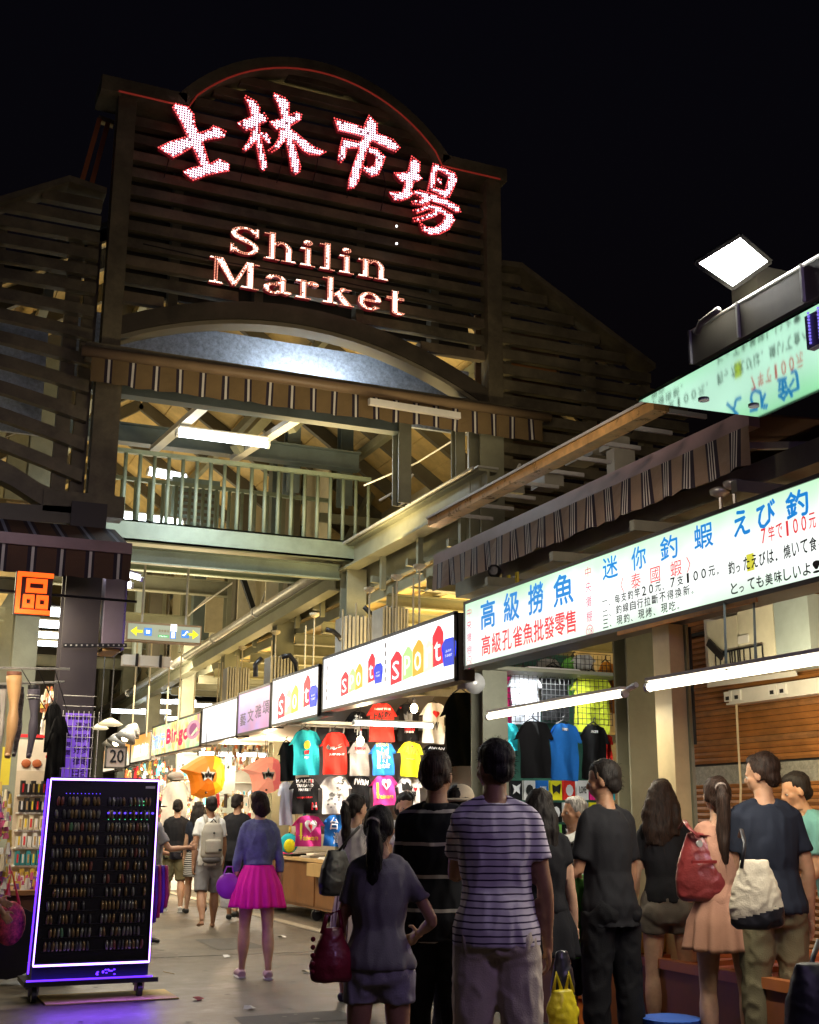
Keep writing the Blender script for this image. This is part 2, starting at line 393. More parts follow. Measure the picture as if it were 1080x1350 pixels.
# upper posts seen over the gutter pipe
for xa, xb, yt, yb, Yv, mt in ((240, 262, 760, 885, 25, greyblue), (293, 313, 735, 850, 22, steel_dk), (335, 350, 735, 820, 20, greyblue), (226, 238, 775, 890, 27, steel), (165, 176, 800, 930, 30, mat('pale_blue_post', (.42, .5, .52), .4)), (180, 196, 850, 925, 29, steel_dk), (358, 372, 740, 800, 19, steel_dk)):
    p, q = at(xa, yt, Y=Yv), at(xb, yt, Y=Yv); part(MB().box((p.x + .25, Yv - .12, 5.0), (q.x + .25, Yv + .12, 8.1)), 'post', mt)
for xa, xb, yt, yb, Yv in ((274, 293, 748, 835, 24.5), (316, 335, 738, 830, 21.5), (352, 374, 740, 800, 19.5)):
    p, q = at(xa, yt, Y=Yv), at(xb, yb, Y=Yv); part(MB().box((p.x, Yv, q.z), (q.x, Yv + .05, p.z)), 'wall_panel', creamp)
# right aisle: low ceiling over the stalls, beams across it
for i in range(13):
    y = 12.5 + i * 1.35
    part(MB().hbeam((6.15, y, 4.30), (11.5, y, 4.30), .14, .18, .02), 'aisle_beam', steel)
part(MB().box((6.24, 12.2, 4.40), (6.28, 40, 5.0)), 'edge_board', steel)
for k in range(16):
    y = 12.6 + k * 1.25; part(MB().bar((6.05, y, 4.42), (6.05, y, 4.88), .07, .07), 'stub_post', steel); part(MB().bar((6.0, y + .3, 4.62), (7.6, y + .3, 4.52), .07, .09), 'joist', steel)
part(MB().box((7.6, 17, 4.7), (7.7, 42, 8.6)), 'upper_wall', creamp)
for k in range(9):
    y = 18 + k * 2.4; part(MB().bar((6.3, y, 5.1), (7.5, y + .9, 7.2), .1, .12), 'upper_brace', steel); part(MB().bar((6.1, y, 6.1), (7.6, y, 6.1), .1, .14), 'upper_beam', steel)
for x in (6.9, 8.5, 10.1): part(MB().bar((x, 12.2, 4.46), (x, 31, 4.46), .1, .1), 'aisle_runner', steel)
for j in range(10):
    part(MB().box((6.2 + j * .56, 12.2, 4.56 + .01 * (j % 2)), (6.2 + j * .56 + .54, 31, 4.60)), 'ceiling_board', ply)
part(MB().box((11.6, 9.5, 0), (11.7, 34, 4.6)), 'wall', creamp)
part(MB().box((6.3, 34.2, 0), (11.7, 34.4, 4.6)), 'wall', creamp)
part(MB().box((-6, 42, 0), (12, 42.2, 9)), 'wall', steel_dk)
# ribbed ducting standing behind the sign tops
for xa, xb, yt, yb, Yv in ((505, 540, 800, 830, 15), (455, 500, 812, 838, 16), (358, 395, 865, 880, 19), (300, 330, 880, 910, 22)):
    p, q = at(xa, yt, Y=Yv), at(xb, yb, Y=Yv); c = MB(); n = 9
    for k in range(n):
        x0 = p.x + (q.x - p.x) * k / n; c.box((x0, Yv, q.z - .3), (x0 + (q.x - p.x) / n * .62, Yv + .4, p.z + .02 * (k % 2)))
    part(c, 'ribbed_duct', galv)
for px, py, q in ((480, 800, ((0, 0), (10, 10), (24, 12), (30, 30))), (552, 775, ((0, 0), (12, 4), (22, 12), (26, 24))), (372, 866, ((0, 0), (10, -2), (18, 8), (20, 25))), (430, 830, ((0, 0), (9, 2), (16, 8), (20, 14))), (345, 868, ((0, 0), (-8, 8), (-8, 24)))):
    part(MB().tube([at(px + a, py + b2, Y=15.5) for a, b2 in q], .035, 8), 'black_hose', blackm, smooth=True)
# rods that carry the sign row, with pale cones on top
conem = mat('pale_cone', (.7, .62, .42), .5)
for px in (553, 545, 523, 518, 487, 470, 452, 415, 404, 365, 360, 322, 316, 297, 292, 262):
    p = at(px, 800, X=5.25)
    cap = px in (553, 523, 487, 415, 365, 322)
    c = MB().tube([(5.25, p.y, 3.2), (5.25, p.y, 4.1 if cap else 4.0)], .011, 6)
    o = part(c, 'hanger_rod', conem)
    if cap: part(MB().tube([(5.25, p.y, 4.06), (5.25, p.y, 4.09), (5.25, p.y, 4.12)], [.03, .07, .07], 10), 'rod_cap', conem)
# left aisle
for j in range(6): part(MB().box((-3.4 + j * .82, 13, 4.6 + .012 * (j % 2)), (-3.4 + j * .82 + .8, 34, 4.64)), 'ceiling_board', ply)
for y in (14, 16.5, 19, 21.5, 24, 27): part(MB().hbeam((-3.5, y, 4.35), (1.5, y, 4.35), .14, .2, .02), 'aisle_beam', steel)
part(MB().box((-3.6, 12.5, 0), (-3.5, 42, 4.6)), 'wall', creamp)
c = MB()
for k in range(7): c.box((.55 + k * .12, 19.6, 1.8), (.66 + k * .12, 19.66, 4.2))
part(c, 'ribbed_wall_panel', mat('tan_ribbed', (.55, .42, .22), .5, dirt=.2))

# ------------------------------------------------------------------ walkway (balcony) across the nave
bal = thing('walkway', 'pale green steel walkway with baluster railing crossing the hall above head height', 'walkway', (4.2, 16.0, 4.8))
def rail_set(Y, z0, z1, x0, x1, n, mt=green):
    MB().box((x0, Y - .035, z1 - .06), (x1, Y + .035, z1)).build('handrail', mt, bal)
    for i in range(n):
        x = x0 + .03 + (x1 - x0 - .06) * i / (n - 1)
        MB().tube([(x, Y, z0), (x, Y, z1 - .06)], .027, 8).build('baluster', mt, bal, smooth=True)
rail_set(16.0, 5.25, 6.25, 2.42, 6.2, 20)
MB().hbeam((2.3, 16.0, 5.12), (6.3, 16.0, 5.12), .12, .28, .025).build('deck_beam', green, bal)
MB().box((2.3, 15.94, 4.98), (6.3, 15.97, 5.26)).build('fascia_plate', green, bal)
MB().hbeam((2.3, 16.3, 4.86), (5.85, 16.3, 4.86), .12, .22, .02).build('deck_beam', green, bal)
MB().box((2.3, 16.05, 5.2), (6.3, 17.95, 5.24)).build('deck', steel, bal)
rail_set(18.0, 5.3, 6.42, 2.5, 6.3, 19, green)
MB().hbeam((2.3, 18.0, 5.12), (6.3, 18.0, 5.12), .12, .26, .02).build('deck_beam', green, bal)
# plant unit and warm panel on the walkway beyond
bx = thing('air_handling_unit', 'grey green ventilation unit standing on the walkway behind the railing', 'ventilation unit', (4.0, 19.5, 5.2))
MB().box((3.95, 19.2, 5.9), (4.75, 19.9, 6.85)).build('casing', mat('unit_green', (.22, .30, .28), .4), bx)
for k in range(7): MB().box((4.0, 19.17, 6.0 + k * .11), (4.7, 19.2, 6.05 + k * .11)).build('grille_slat', steel_dk, bx)
MB().box((3.85, 19.1, 5.72), (4.85, 20, 5.88)).build('support_tray', mat('warm_tray', (.6, .36, .14), .5), bx)

# ------------------------------------------------------------------ gate
gate = thing('market_gate', 'tall slatted market gate with arched top and glowing market name', 'gate', (3.9, 12, 0))
GY = 12.0
def gp(mb, name, mt, **k): return mb.build(name, mt, gate, **k)
for x in (1.64, 6.05):
    gp(MB().box((x, GY - .14, 6.0), (x + .19, GY + .05, 8.95)), 'post', slatm)
gp(MB().hbeam((1.64, GY, 0), (1.64, GY, 4.4), .34, .3, .02), 'column', mat('column_dark', (.03, .024, .03), .45, dirt=.2))
gp(MB().hbeam((6.08, GY, 0), (6.08, GY, 6.0), .3, .3, .02), 'column', steel)
gp(MB().box((1.62, GY - .1, 4.48), (1.88, GY + .1, 5.72)), 'post', slatm)
gp(MB().box((1.2, GY - .12, 4.28), (1.98, GY + .12, 4.50)), 'bracket', slatm)
# top frame: straight shoulders + arch (polyline from the photograph, real depth)
def frame_strip(name, pts_out, pts_in, y0, y1, mt):
    c = MB(); n = len(pts_out)
    for i in range(n - 1):
        a, b, cc, dd = pts_in[i], pts_in[i + 1], pts_out[i + 1], pts_out[i]
        c.hexa([(a[0], y0, a[1]), (b[0], y0, b[1]), (b[0], y1, b[1]), (a[0], y1, a[1]), (dd[0], y0, dd[1]), (cc[0], y0, cc[1]), (cc[0], y1, cc[1]), (dd[0], y1, dd[1])])
    return gp(c, name, mt)
AC = (3.90, 7.66); AR = 2.26
def arch_pt(r, a): return (AC[0] + r * math.cos(a) * .93, AC[1] + r * math.sin(a))
a0 = math.asin((9.07 - AC[1]) / AR)
ang = [math.pi - a0 + (2 * a0 - math.pi) * i / 24 for i in range(25)]
frame_strip('arch_top', [arch_pt(AR, a) for a in ang], [arch_pt(AR - .13, a) for a in ang], GY - .2, GY + .25, slatm)
xl, xr = arch_pt(AR, ang[0])[0], arch_pt(AR, ang[-1])[0]
gp(MB().box((1.44, GY - .2, 8.93), (xl + .1, GY + .25, 9.1)), 'shoulder', slatm)
gp(MB().box((xr - .1, GY - .2, 8.93), (6.30, GY + .25, 9.1)), 'shoulder', slatm)
neon_r = glow('red_neon', (.55, .05, .03), .16)
gp(MB().tube([(1.62, GY - .215, 8.93), (xl + .12, GY - .215, 8.93)] + [(arch_pt(AR - .15, a)[0], GY - .215, arch_pt(AR - .15, a)[1]) for a in ang[1:-1]] + [(xr - .12, GY - .215, 8.93), (6.2, GY - .215, 8.93)], .011, 6), 'neon_line', neon_r)
# lower arch of the gate (a flat bow)
def bow(x):  # z of the underside
    u = (x - 3.75) / 2.1
    return 6.66 - .52 * u * u
xs = [1.83 + (6.05 - 1.83) * i / 20 for i in range(21)]
frame_strip('arch_bottom', [(x, bow(x) + .2) for x in xs], [(x, bow(x)) for x in xs], GY - .12, GY + .15, mat('arch_dark', (.06, .05, .035), .55, var=.35, dirt=.6))
frame_strip('arch_trim', [(x, bow(x) - .004) for x in xs], [(x, bow(x) - .05) for x in xs], GY - .1, GY + .12, mat('pale_trim', (.2, .18, .13), .5))
# slats, one by one
slat_kinds = [slatm, mat('slat_paint_dull', (.14, .125, .08), .6, var=.45, scale=3.3, bump=.4, bscale=15, dirt=.8), mat('slat_paint_worn', (.21, .17, .11), .5, var=.4, scale=2.1, bump=.3, bscale=22, dirt=.6)]
z = 6.62; i = 0
while z < 9.95:
    x0, x1 = 1.83, 6.05
    if z > 8.86:
        s = (z + .06 - AC[1]) / (AR - .13)
        if s >= 1: break
        w = (AR - .13) * math.sqrt(1 - s * s) * .93; x0, x1 = AC[0] - w, AC[0] + w
    segs = [(x0, x1)]
    if z < 6.92:
        u = math.sqrt(max(0, (6.88 - z - .0) / .52)) * 2.1 if z < 6.88 else 0
        if u > 0: segs = [(x0, 3.75 - u), (3.75 + u, x1)]
    for a, b in segs:
        if b - a < .1: continue
        zz = z + random.uniform(-.006, .006)
        c = MB().hexa([(a, GY - .06, zz), (b, GY - .06, zz), (b, GY + .10, zz + .03), (a, GY + .10, zz + .03), (a, GY - .03, zz + .125), (b, GY - .03, zz + .125), (b, GY + .12, zz + .14), (a, GY + .12, zz + .14)])
        gp(c, 'slat', slat_kinds[(i * 5 + len(segs)) % 3])
    z += .205; i += 1
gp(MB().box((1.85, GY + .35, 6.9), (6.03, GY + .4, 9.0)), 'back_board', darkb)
for x in (2.35, 3.3, 4.5, 5.45): gp(MB().box((x, GY + .16, 6.7), (x + .1, GY + .3, 9.3)), 'stud', steel_dk)
gp(MB().box((1.5, GY + .9, 6.02), (6.3, GY + .95, 6.85)), 'lit_sheet', mottle)
gp(MB().hexa([(1.7, GY - .1, 6.02), (6.1, GY - .1, 6.02), (6.1, GY + .1, 6.02), (1.7, GY + .1, 6.02), (1.7, GY - .1, 6.08), (6.1, GY - .1, 6.08), (6.1, GY + .1, 6.08), (1.7, GY + .1, 6.08)]), 'sill', slatm)
gp(MB().box((1.75, GY - .04, 6.085), (6.0, GY + .0, 6.10)), 'sill_trim', mat('sill_line', (.5, .4, .22), .4))

# ---- the glowing name: each character a part, its lamps a sub-part
from mathutils.geometry import tessellate_polygon
def inside(p, poly):
    x, y = p; r = False; n = len(poly)
    for i in range(n):
        x1, y1 = poly[i]; x2, y2 = poly[(i + 1) % n]
        if (y1 > y) != (y2 > y) and x < (x2 - x1) * (y - y1) / (y2 - y1) + x1: r = not r
    return r
backm = mat('letter_tray', (.08, .01, .02), .4, var=0, emit=(.5, .02, .03), estr=.12)
ledw = glow('led_pinkwhite', (.98, .76, .92), 3.2)
ledr = glow('led_red', (1.0, .09, .09), 1.7)
ledo = glow('led_orange', (1.0, .38, .24), 1.5)
ledow = glow('led_peach', (1.0, .82, .70), 3.4)
def dot(c, p, r, yf):
    x, z = p
    c.add([(x - r, yf, z), (x, yf, z - r), (x + r, yf, z), (x, yf, z + r), (x, yf - r * .8, z)], [(0, 1, 4), (1, 2, 4), (2, 3, 4), (3, 0, 4)])
def led_char(name, polys, step, mi_c, mi_e, tray, rr, label=None):
    """polys: outlines in metres on the gate's plane"""
    c = MB(); yf = GY - .25
    for k, pl in enumerate(polys): c.prism(pl, ((0, yf + .06 - k * .0011, 0), (1, 0, 0), (0, 0, 1), (0, -1, 0)), .05)
    o = gp(c, name, tray)
    if label: o['label'] = label
    yl = yf - .012
    x0 = min(p[0] for q in polys for p in q); x1 = max(p[0] for q in polys for p in q)
    z0 = min(p[1] for q in polys for p in q); z1 = max(p[1] for q in polys for p in q)
    cc = MB(); ce = MB(); pts = []
    for q in polys:       # rim lamps
        n = len(q)
        for i in range(n):
            a, b = Vector((*q[i], 0)), Vector((*q[(i + 1) % n], 0)); L = (b - a).length; m = max(1, int(L / step))
            for k in range(m):
                p = a + (b - a) * (k / m)
                if any(r is not q and inside((p.x, p.y), r) for r in polys): continue
                if any((p.x - u[0]) ** 2 + (p.y - u[1]) ** 2 < (step * .7) ** 2 for u in pts): continue
                pts.append((p.x, p.y)); dot(ce, (p.x, p.y), rr, yl)
    nx = int((x1 - x0) / step) + 1; nz = int((z1 - z0) / step) + 1
    for i in range(nx):
        for j in range(nz):
            p = (x0 + (i + .5) * step, z0 + (j + .5) * step)
            if not any(inside(p, q) for q in polys): continue
            if any((p[0] - u[0]) ** 2 + (p[1] - u[1]) ** 2 < (step * .55) ** 2 for u in pts): continue
            if random.random() < .012: continue
            dot(cc, p, rr * 1.12, yl)
    if ce.v: ce.build('rim_lamps', mi_e, o, kind='stuff')
    if cc.v: cc.build('lamps', mi_c, o, kind='stuff')
def trace(polys, ox, oy, s):
    r = []
    for q in polys:
        r.append([(lambda w: (w.x, w.z))(at(ox + a / s, oy + b / s, Y=GY - .25)) for a, b in q])
    return r
SHI = [[(375,245),(520,290),(585,370),(600,500),(640,590),(690,700),(770,960),(740,1010),(690,1010),(640,900),(560,720),(500,600),(430,440),(340,290)],
 [(170,765),(300,700),(510,635),(640,600),(780,550),(820,510),(880,530),(965,575),(940,640),(800,660),(660,690),(560,760),(430,840),(350,880),(260,820)],
 [(470,1050),(560,1010),(680,985),(800,950),(880,905),(950,930),(1005,970),(1000,1040),(880,1060),(740,1090),(640,1130),(580,1150),(520,1100)]]
LIN = [[(185,130),(290,190),(325,250),(320,330),(325,480),(345,600),(385,760),(395,850),(370,885),(335,850),(310,720),(285,590),(265,480),(245,350),(215,220),(175,150)],
 [(105,405),(180,370),(250,340),(330,310),(370,305),(405,360),(390,390),(330,410),(250,460),(190,480),(130,430)],
 [(240,480),(300,500),(280,590),(235,650),(185,685),(155,670),(205,600),(235,540)],
 [(330,510),(390,510),(430,560),(430,605),(400,600),(360,560)],
 [(475,105),(580,150),(625,200),(620,300),(630,450),(665,580),(700,700),(740,850),(730,900),(690,925),(650,890),(630,760),(600,620),(570,480),(545,330),(515,220),(470,130)],
 [(430,395),(540,365),(620,330),(700,295),(750,320),(740,370),(660,420),(560,470),(500,470),(450,420)],
 [(530,470),(600,480),(580,580),(520,660),(450,700),(415,685),(470,640),(520,560)],
 [(630,460),(700,510),(780,580),(880,650),(995,700),(930,730),(830,725),(760,680),(690,600),(620,520)]]
SHI2 = [[(320,130),(380,190),(380,250),(330,290),(280,250),(290,190)],
 [(60,150),(160,180),(280,220),(400,270),(500,310),(550,370),(520,400),(430,360),(330,310),(200,265),(90,240)],
 [(290,230),(350,260),(330,330),(300,400),(270,500),(240,620),(205,670),(165,675),(170,610),(210,480),(250,370)],
 [(120,300),(150,325),(150,400),(135,450),(110,480),(90,460),(100,380)],
 [(122,302),(260,330),(260,370),(140,375)],
 [(310,360),(380,380),(440,440),(420,500),(390,570),(340,585),(280,540),(280,510),(330,520),(360,500),(375,450),(360,420),(310,405)]]
CHANG = [[(640,435),(700,480),(700,540),(650,640),(620,740),(565,720),(590,640),(615,540)],
 [(510,560),(560,560),(620,550),(680,560),(715,600),(680,620),(610,630),(560,620)],
 [(475,705),(560,705),(620,700),(660,705),(620,745),(560,765),(510,760)],
 [(800,490),(835,500),(805,680),(760,690)],[(810,492),(960,560),(975,595),(950,600),(830,530)],
 [(930,560),(980,600),(950,680),(920,740),(880,740),(900,650)],[(770,680),(790,660),(900,700),(890,740)],[(825,590),(860,610),(860,640),(825,610)],
 [(640,700),(700,690),(800,720),(900,760),(990,810),(1005,850),(970,850),(880,800),(780,765),(700,740)],
 [(740,740),(780,770),(720,800),(650,790),(640,775),(700,765)],
 [(760,790),(860,820),(940,870),(960,910),(920,980),(850,1015),(780,1020),(720,990),(700,930),(750,965),(810,970),(870,930),(890,880),(840,850),(770,830)],
 [(770,790),(800,810),(740,840),(680,860),(650,840),(710,825)],
 [(840,830),(860,850),(800,890),(720,915),(660,920),(650,900),(730,880),(800,850)]]
for nm, pl, ox, oy, sc in (('first', SHI, 190, 110, 9), ('second', LIN, 300, 110, 7.714), ('third', SHI2, 430, 130, 5.684), ('fourth', CHANG, 430, 130, 5.684)):
    led_char('glowing_character', trace(pl, ox, oy, sc), .0285, ledw, ledr, backm, .0112, 'the %s red rimmed glowing character of the gate' % nm)
# serif letters, drawn as strokes in an em box (x advance, y up)
def arc(cx, cy, rx, ry, a0, a1, w, wv=None, n=10):
    wv = wv if wv is not None else w; o = []; q = []
    for k in range(n + 1):
        a = R(a0 + (a1 - a0) * k / n)
        o.append((cx + rx * math.cos(a), cy + ry * math.sin(a)))
        q.append((cx + (rx - w) * math.cos(a), cy + (ry - wv) * math.sin(a)))
    return o + q[::-1]
def rect(x0, y0, x1, y1): return [(x0, y0), (x1, y0), (x1, y1), (x0, y1)]
T_, V_ = .13, .045
def serifs(x0, x1, y): return rect(x0, y, x1, y + .035)
L_ = {
 'S': (.62, [arc(.31, .74, .27, .26, 20, 250, .10, .05), arc(.31, .26, .27, .27, -160, 70, .10, .05), [(.10, .62), (.20, .50), (.50, .34), (.52, .42), (.42, .52), (.16, .70)], rect(.52, .70, .57, .98), rect(.04, .02, .09, .3)]),
 'h': (.66, [rect(.12, 0, .22, 1.0), serifs(.02, .23, .95), serifs(.02, .31, 0), arc(.36, .40, .20, .30, 0, 140, .10, .045), rect(.45, 0, .55, .42), serifs(.37, .64, 0)]),
 'i': (.34, [rect(.12, 0, .22, .66), serifs(.02, .23, .62), serifs(.02, .31, 0), arc(.165, .88, .085, .085, 0, 330, .08, .08)]),
 'l': (.34, [rect(.12, 0, .22, 1.0), serifs(.02, .23, .95), serifs(.02, .31, 0)]),
 'n': (.66, [rect(.12, 0, .22, .68), serifs(.02, .23, .63), serifs(.02, .31, 0), arc(.36, .40, .20, .30, 0, 140, .10, .045), rect(.45, 0, .55, .42), serifs(.37, .64, 0)]),
 'M': (1.0, [rect(.12, 0, .17, .96), [(.12, .97), (.27, .97), (.53, .14), (.47, .02)], [(.80, .97), (.74, .97), (.48, .06), (.53, .02)], rect(.76, 0, .87, .97), serifs(.02, .26, .93), serifs(.76, .98, .93), serifs(.02, .28, 0), serifs(.64, .98, 0)]),
 'a': (.60, [arc(.27, .50, .20, .19, 10, 170, .10, .05), rect(.36, .08, .46, .52), arc(.23, .17, .20, .19, 60, 330, .10, .05), [(.28, .42), (.28, .37), (.42, .40), (.42, .46)], [(.35, .08), (.5, 0), (.58, .06), (.57, .1), (.47, .12)]]),
 'r': (.50, [rect(.12, 0, .22, .68), serifs(.02, .23, .63), serifs(.02, .32, 0), arc(.36, .46, .15, .22, 40, 150, .10, .06), arc(.42, .58, .06, .06, 0, 330, .055, .055)]),
 'k': (.66, [rect(.12, 0, .22, 1.0), serifs(.02, .23, .95), serifs(.02, .31, 0), [(.23, .26), (.50, .62), (.44, .64), (.22, .34)], [(.28, .40), (.38, .46), (.60, .04), (.44, .02)], serifs(.38, .66, 0), serifs(.38, .60, .61)]),
 'e': (.58, [arc(.29, .34, .25, .34, 0, 320, .11, .055), rect(.14, .34, .54, .39)]),
 't': (.42, [rect(.14, .10, .24, .92), rect(.02, .60, .38, .66), arc(.27, .14, .14, .14, 180, 330, .12, .05), [(.13, .92), (.26, .92), (.26, .86), (.16, .72)]]),
}
def word(txt, px0, py0, px1, hpx, sp=.06):
    a, b = at(px0, py0, Y=GY - .25), at(px1, py0 + (px1 - px0) * .178, Y=GY - .25)
    tot = sum(L_[c][0] for c in txt) + sp * (len(txt) - 1)
    k = (b.x - a.x) / tot; h = at(px0, py0 - hpx, Y=GY - .25).z - a.z
    x = a.x
    for c in txt:
        polys = [[(x + u * k, a.z + v * h) for u, v in q] for q in L_[c][1]]
        led_char('glowing_letter', polys, .0175, ledow, ledo, backm, .0074)
        x += (L_[c][0] + sp) * k
word('Shilin', 301, 331, 512, 35)
word('Market', 274, 371, 534, 35)
# feed cables and fixings of the name
for k in range(9):
    x = 2.2 + k * .42; z0 = 8.95 - .05 * abs(k - 4) * 1.5
    gp(MB().tube([(x, GY - .08, z0), (x + .03, GY - .10, z0 - .25), (x - .02, GY - .08, z0 - .55)], .006, 5), 'feed_cable', blackm)
gp(MB().tube([(2.0, GY - .09, 7.28), (2.9, GY - .10, 7.24), (4.1, GY - .09, 7.27), (5.6, GY - .10, 7.22)], .007, 5), 'feed_cable', blackm)
# two small signal lamps right of the name
for px, py in ((523, 298), (523, 321)):
    p = at(px, py, Y=GY - .2); gp(MB().ell(p, .014, 8, 6), 'signal_lamp', glow('pin_lamp', (1, 1, 1), 3))

# ------------------------------------------------------------------ wings
def wing_slat(th, name, pts, w=.12, dep=.10, mt=slatm, y=GY):
    c = MB()
    for i in range(len(pts) - 1):
        (xa, za), (xb, zb) = pts[i], pts[i + 1]
        c.hexa([(xa, y - dep / 2, za), (xb, y - dep / 2, zb), (xb, y + dep / 2, zb), (xa, y + dep / 2, za), (xa, y - dep / 2, za + w), (xb, y - dep / 2, zb + w), (xb, y + dep / 2, zb + w), (xa, y + dep / 2, za + w)])
    return c.build(name, mt, th)
wr = thing('slatted_wing', 'gabled slatted wing wall to the right of the gate with sloping coping', 'wall', (7.5, 12, 4))
def gabR(z): return 6.5 + (7.82 - z) / (7.82 - 6.85) * (8.31 - 6.5)
z = 4.75
while z < 7.75:
    x1 = min(gabR(z + .12), 8.7) if z > 6.6 else 8.9
    wing_slat(wr, 'slat', [(6.26, z + random.uniform(-.006, .006)), (x1, z + random.uniform(-.006, .006))]); z += .195
wing_slat(wr, 'coping', [(6.24, 7.82), (6.5, 7.84), (8.36, 6.84)], .07, .34)
wing_slat(wr, 'rafter', [(6.5, 7.66), (8.2, 6.74)], .06, .1, mt=steel_dk, y=12.2)
for x in (6.33, 7.5, 8.3): MB().box((x, GY + .08, 4.5), (x + .14, GY + .2, min(7.7, 7.82 - (x - 6.5) * .54 - .12 if x > 6.5 else 7.7))).build('stud', slatm, wr)
for k, (x, zz, w) in enumerate(((6.5, 7.05, .5), (6.48, 6.72, .75), (7.6, 5.62, .12))):
    MB().box((x, GY + .32, zz), (x + w, GY + .35, zz + .12)).build('rust_coloured_board', mat('rust_board', (.5, .22, .07), .6), wr)  # short rust coloured boards set behind the slats
MB().box((6.26, GY + .62, 4.6), (7.45, GY + .66, 7.5)).build('back_board', mat('brown_board', (.16, .10, .055), .7, var=.4, dirt=.5), wr)
wl = thing('slatted_wing', 'slatted wing wall to the left of the gate whose lower slats sag in a bow', 'wall', (0, 12, 4))
z = 4.9; 
zs = [7.60, 7.41, 7.22, 7.03, 6.84, 6.65, 6.46, 6.27, 6.06, 5.84, 5.60, 5.36, 5.10, 4.84]
for k, z in enumerate(zs):
    sag = 0 if k < 6 else (k - 5) * .052
    pts = [(-1.4 + i * .37, z + (0.0 if k < 6 else -sag * max(0, ((-1.4 + i * .37) + .6) / 2.1) ** 1.6 * 1.25)) for i in range(9)]
    if k == 0: pts = [(.95, z), (1.56, z)]
    if k == 1: pts = [(.35, z), (1.56, z)]
    if k == 2: pts = [(-.1, z), (1.56, z)]
    wing_slat(wl, 'slat', pts, .115 if k < 9 else .125)
wing_slat(wl, 'coping', [(-1.6, 6.78), (.55, 7.42), (1.2, 7.8), (1.58, 7.74)], .07, .3)
# lower bow of the left wing
pts = [(-1.4 + i * .3, 4.66 - .10 * max(0, ((-1.4 + i * .3) + 1.4) / 2.6) ** 2 - (.18 if i > 8 else 0) * (i - 8)) for i in range(10)]
wing_slat(wl, 'bow_rail', [(-1.4, 4.9), (-.2, 4.85), (.35, 4.72), (.9, 4.5), (1.3, 4.28)], .2, .2)
wing_slat(wl, 'bottom_rail', [(-1.6, 4.02), (1.5, 4.18)], .17, .24, mt=steel_dk)
for x in (.55, 1.28, 1.46): MB().box((x, GY + .07, 4.3), (x + (.14 if x > 1 else .1), GY + .18, 7.3)).build('stud', slatm, wl)
MB().box((-1.6, GY + .75, 5.3), (1.2, GY + .8, 6.5)).build('grey_sheet', mottle, wl)
MB().hexa([(-1.6, GY + .7, 4.3), (1.2, GY + .7, 4.3), (1.2, GY + .74, 4.3), (-1.6, GY + .74, 4.3), (-1.6, GY + .7, 4.75), (.9, GY + .7, 4.55), (.9, GY + .74, 4.55), (-1.6, GY + .74, 4.75)]).build('tan_board', ply, wl)
# orange painted fins left of the gate top
fn = thing('lean_fin_frame', 'pair of leaning orange red painted bars beside the left top of the gate', 'frame', (1.3, 12.3, 7.8))
om = mat('orange_paint', (.42, .13, .04), .5, dirt=.3)
for (xa, ya), (xb, yb) in (((105, 250), (131, 158)), ((118, 253), (142, 163))):
    MB().bar(at(xa, ya, Y=12.25), at(xb, yb, Y=12.25), .05, .07).build('bar', om, fn)
MB().bar(at(129, 157, Y=12.3), at(150, 164, Y=12.3), .09, .05).build('top_bar', slatm, fn)

# ------------------------------------------------------------------ awnings
awt = mat('awning_tan', (.17, .115, .05), .8, var=.15, bump=.3, bscale=120)
awd = mat('awning_dark', (.02, .012, .025), .8)
aww = mat('awning_white', (.62, .60, .55), .8, var=.1)
awb = mat('awning_brown', (.09, .045, .025), .8, var=.2, bump=.3, bscale=120)
barb = mat('cassette_beige', (.30, .21, .12), .4, dirt=.25)
barp = mat('cassette_mauve', (.30, .20, .21), .4, dirt=.2)
def valance(parent, P, L, drop, per, amp, mats, phase=0, name='valance'):
    """P(s) -> (top point, outward dir); stripes cut into the cloth as face columns"""
    c = MB(); seg = [(.0, .52, 0), (.52, .62, 1), (.62, .66, 2), (.66, .72, 1), (.72, .76, 2), (.76, .82, 1), (.82, .86, 2), (.86, 1.0, 1)] if mats[3] == 3 else [(0, .55, 0), (.55, .68, 1), (.68, .78, 2), (.78, .87, 1), (.87, 1, 0)]
    s = -phase * per; cuts = []
    while s < L:
        for a, b, mi in seg:
            u0, u1 = max(0, s + a * per), min(L, s + b * per)
            if u1 > u0: cuts.append((u0, u1, mi))
        s += per
    for u0, u1, mi in cuts:
        for h in range(3):
            q = []
            for u, hh in ((u0, h), (u1, h), (u1, h + 1), (u0, h + 1)):
                p, n = P(u); f = hh / 3
                w = amp * f * (math.sin(u * 9.1) + .6 * math.sin(u * 23 + 1)); 
                q.append(p + n * w + Vector((0, 0, -drop * f * (1 + .03 * math.sin(u * 30)))))
            c.add(q, [(3, 2, 1, 0)], mi)
    return c.build(name, mats[:3], parent)
ag = thing('awning', 'long beige awning box with striped valance under the gate arch', 'awning', (4, 11.6, 5.8))
gx0, gx1 = 1.42, 6.70
MB().tube([(gx0, 11.6, 5.87), (gx1, 11.6, 5.90)], .055, 12).build('front_bar', barb, ag, smooth=True)
MB().box((gx0 + .05, 11.66, 5.85), (gx1 - .05, 11.85, 6.0)).build('cassette', slatm, ag)
valance(ag, lambda u: (Vector((gx0 + .1 + u, 11.6, 5.83 + u * .006)), Vector((0, -1, 0))), gx1 - gx0 - .2, .27, .238, .018, [awt, awd, aww, 0])
MB().bar((4.35, 11.3, 5.66), (5.5, 11.5, 5.72), .05, .07).build('folding_arm', whitep, ag)
for x in (2.9, 4.0): MB().bar((x, 12.1, 5.98), (x + .35, 12.1, 5.98), .05, .05).build('clamp', whitep, ag)

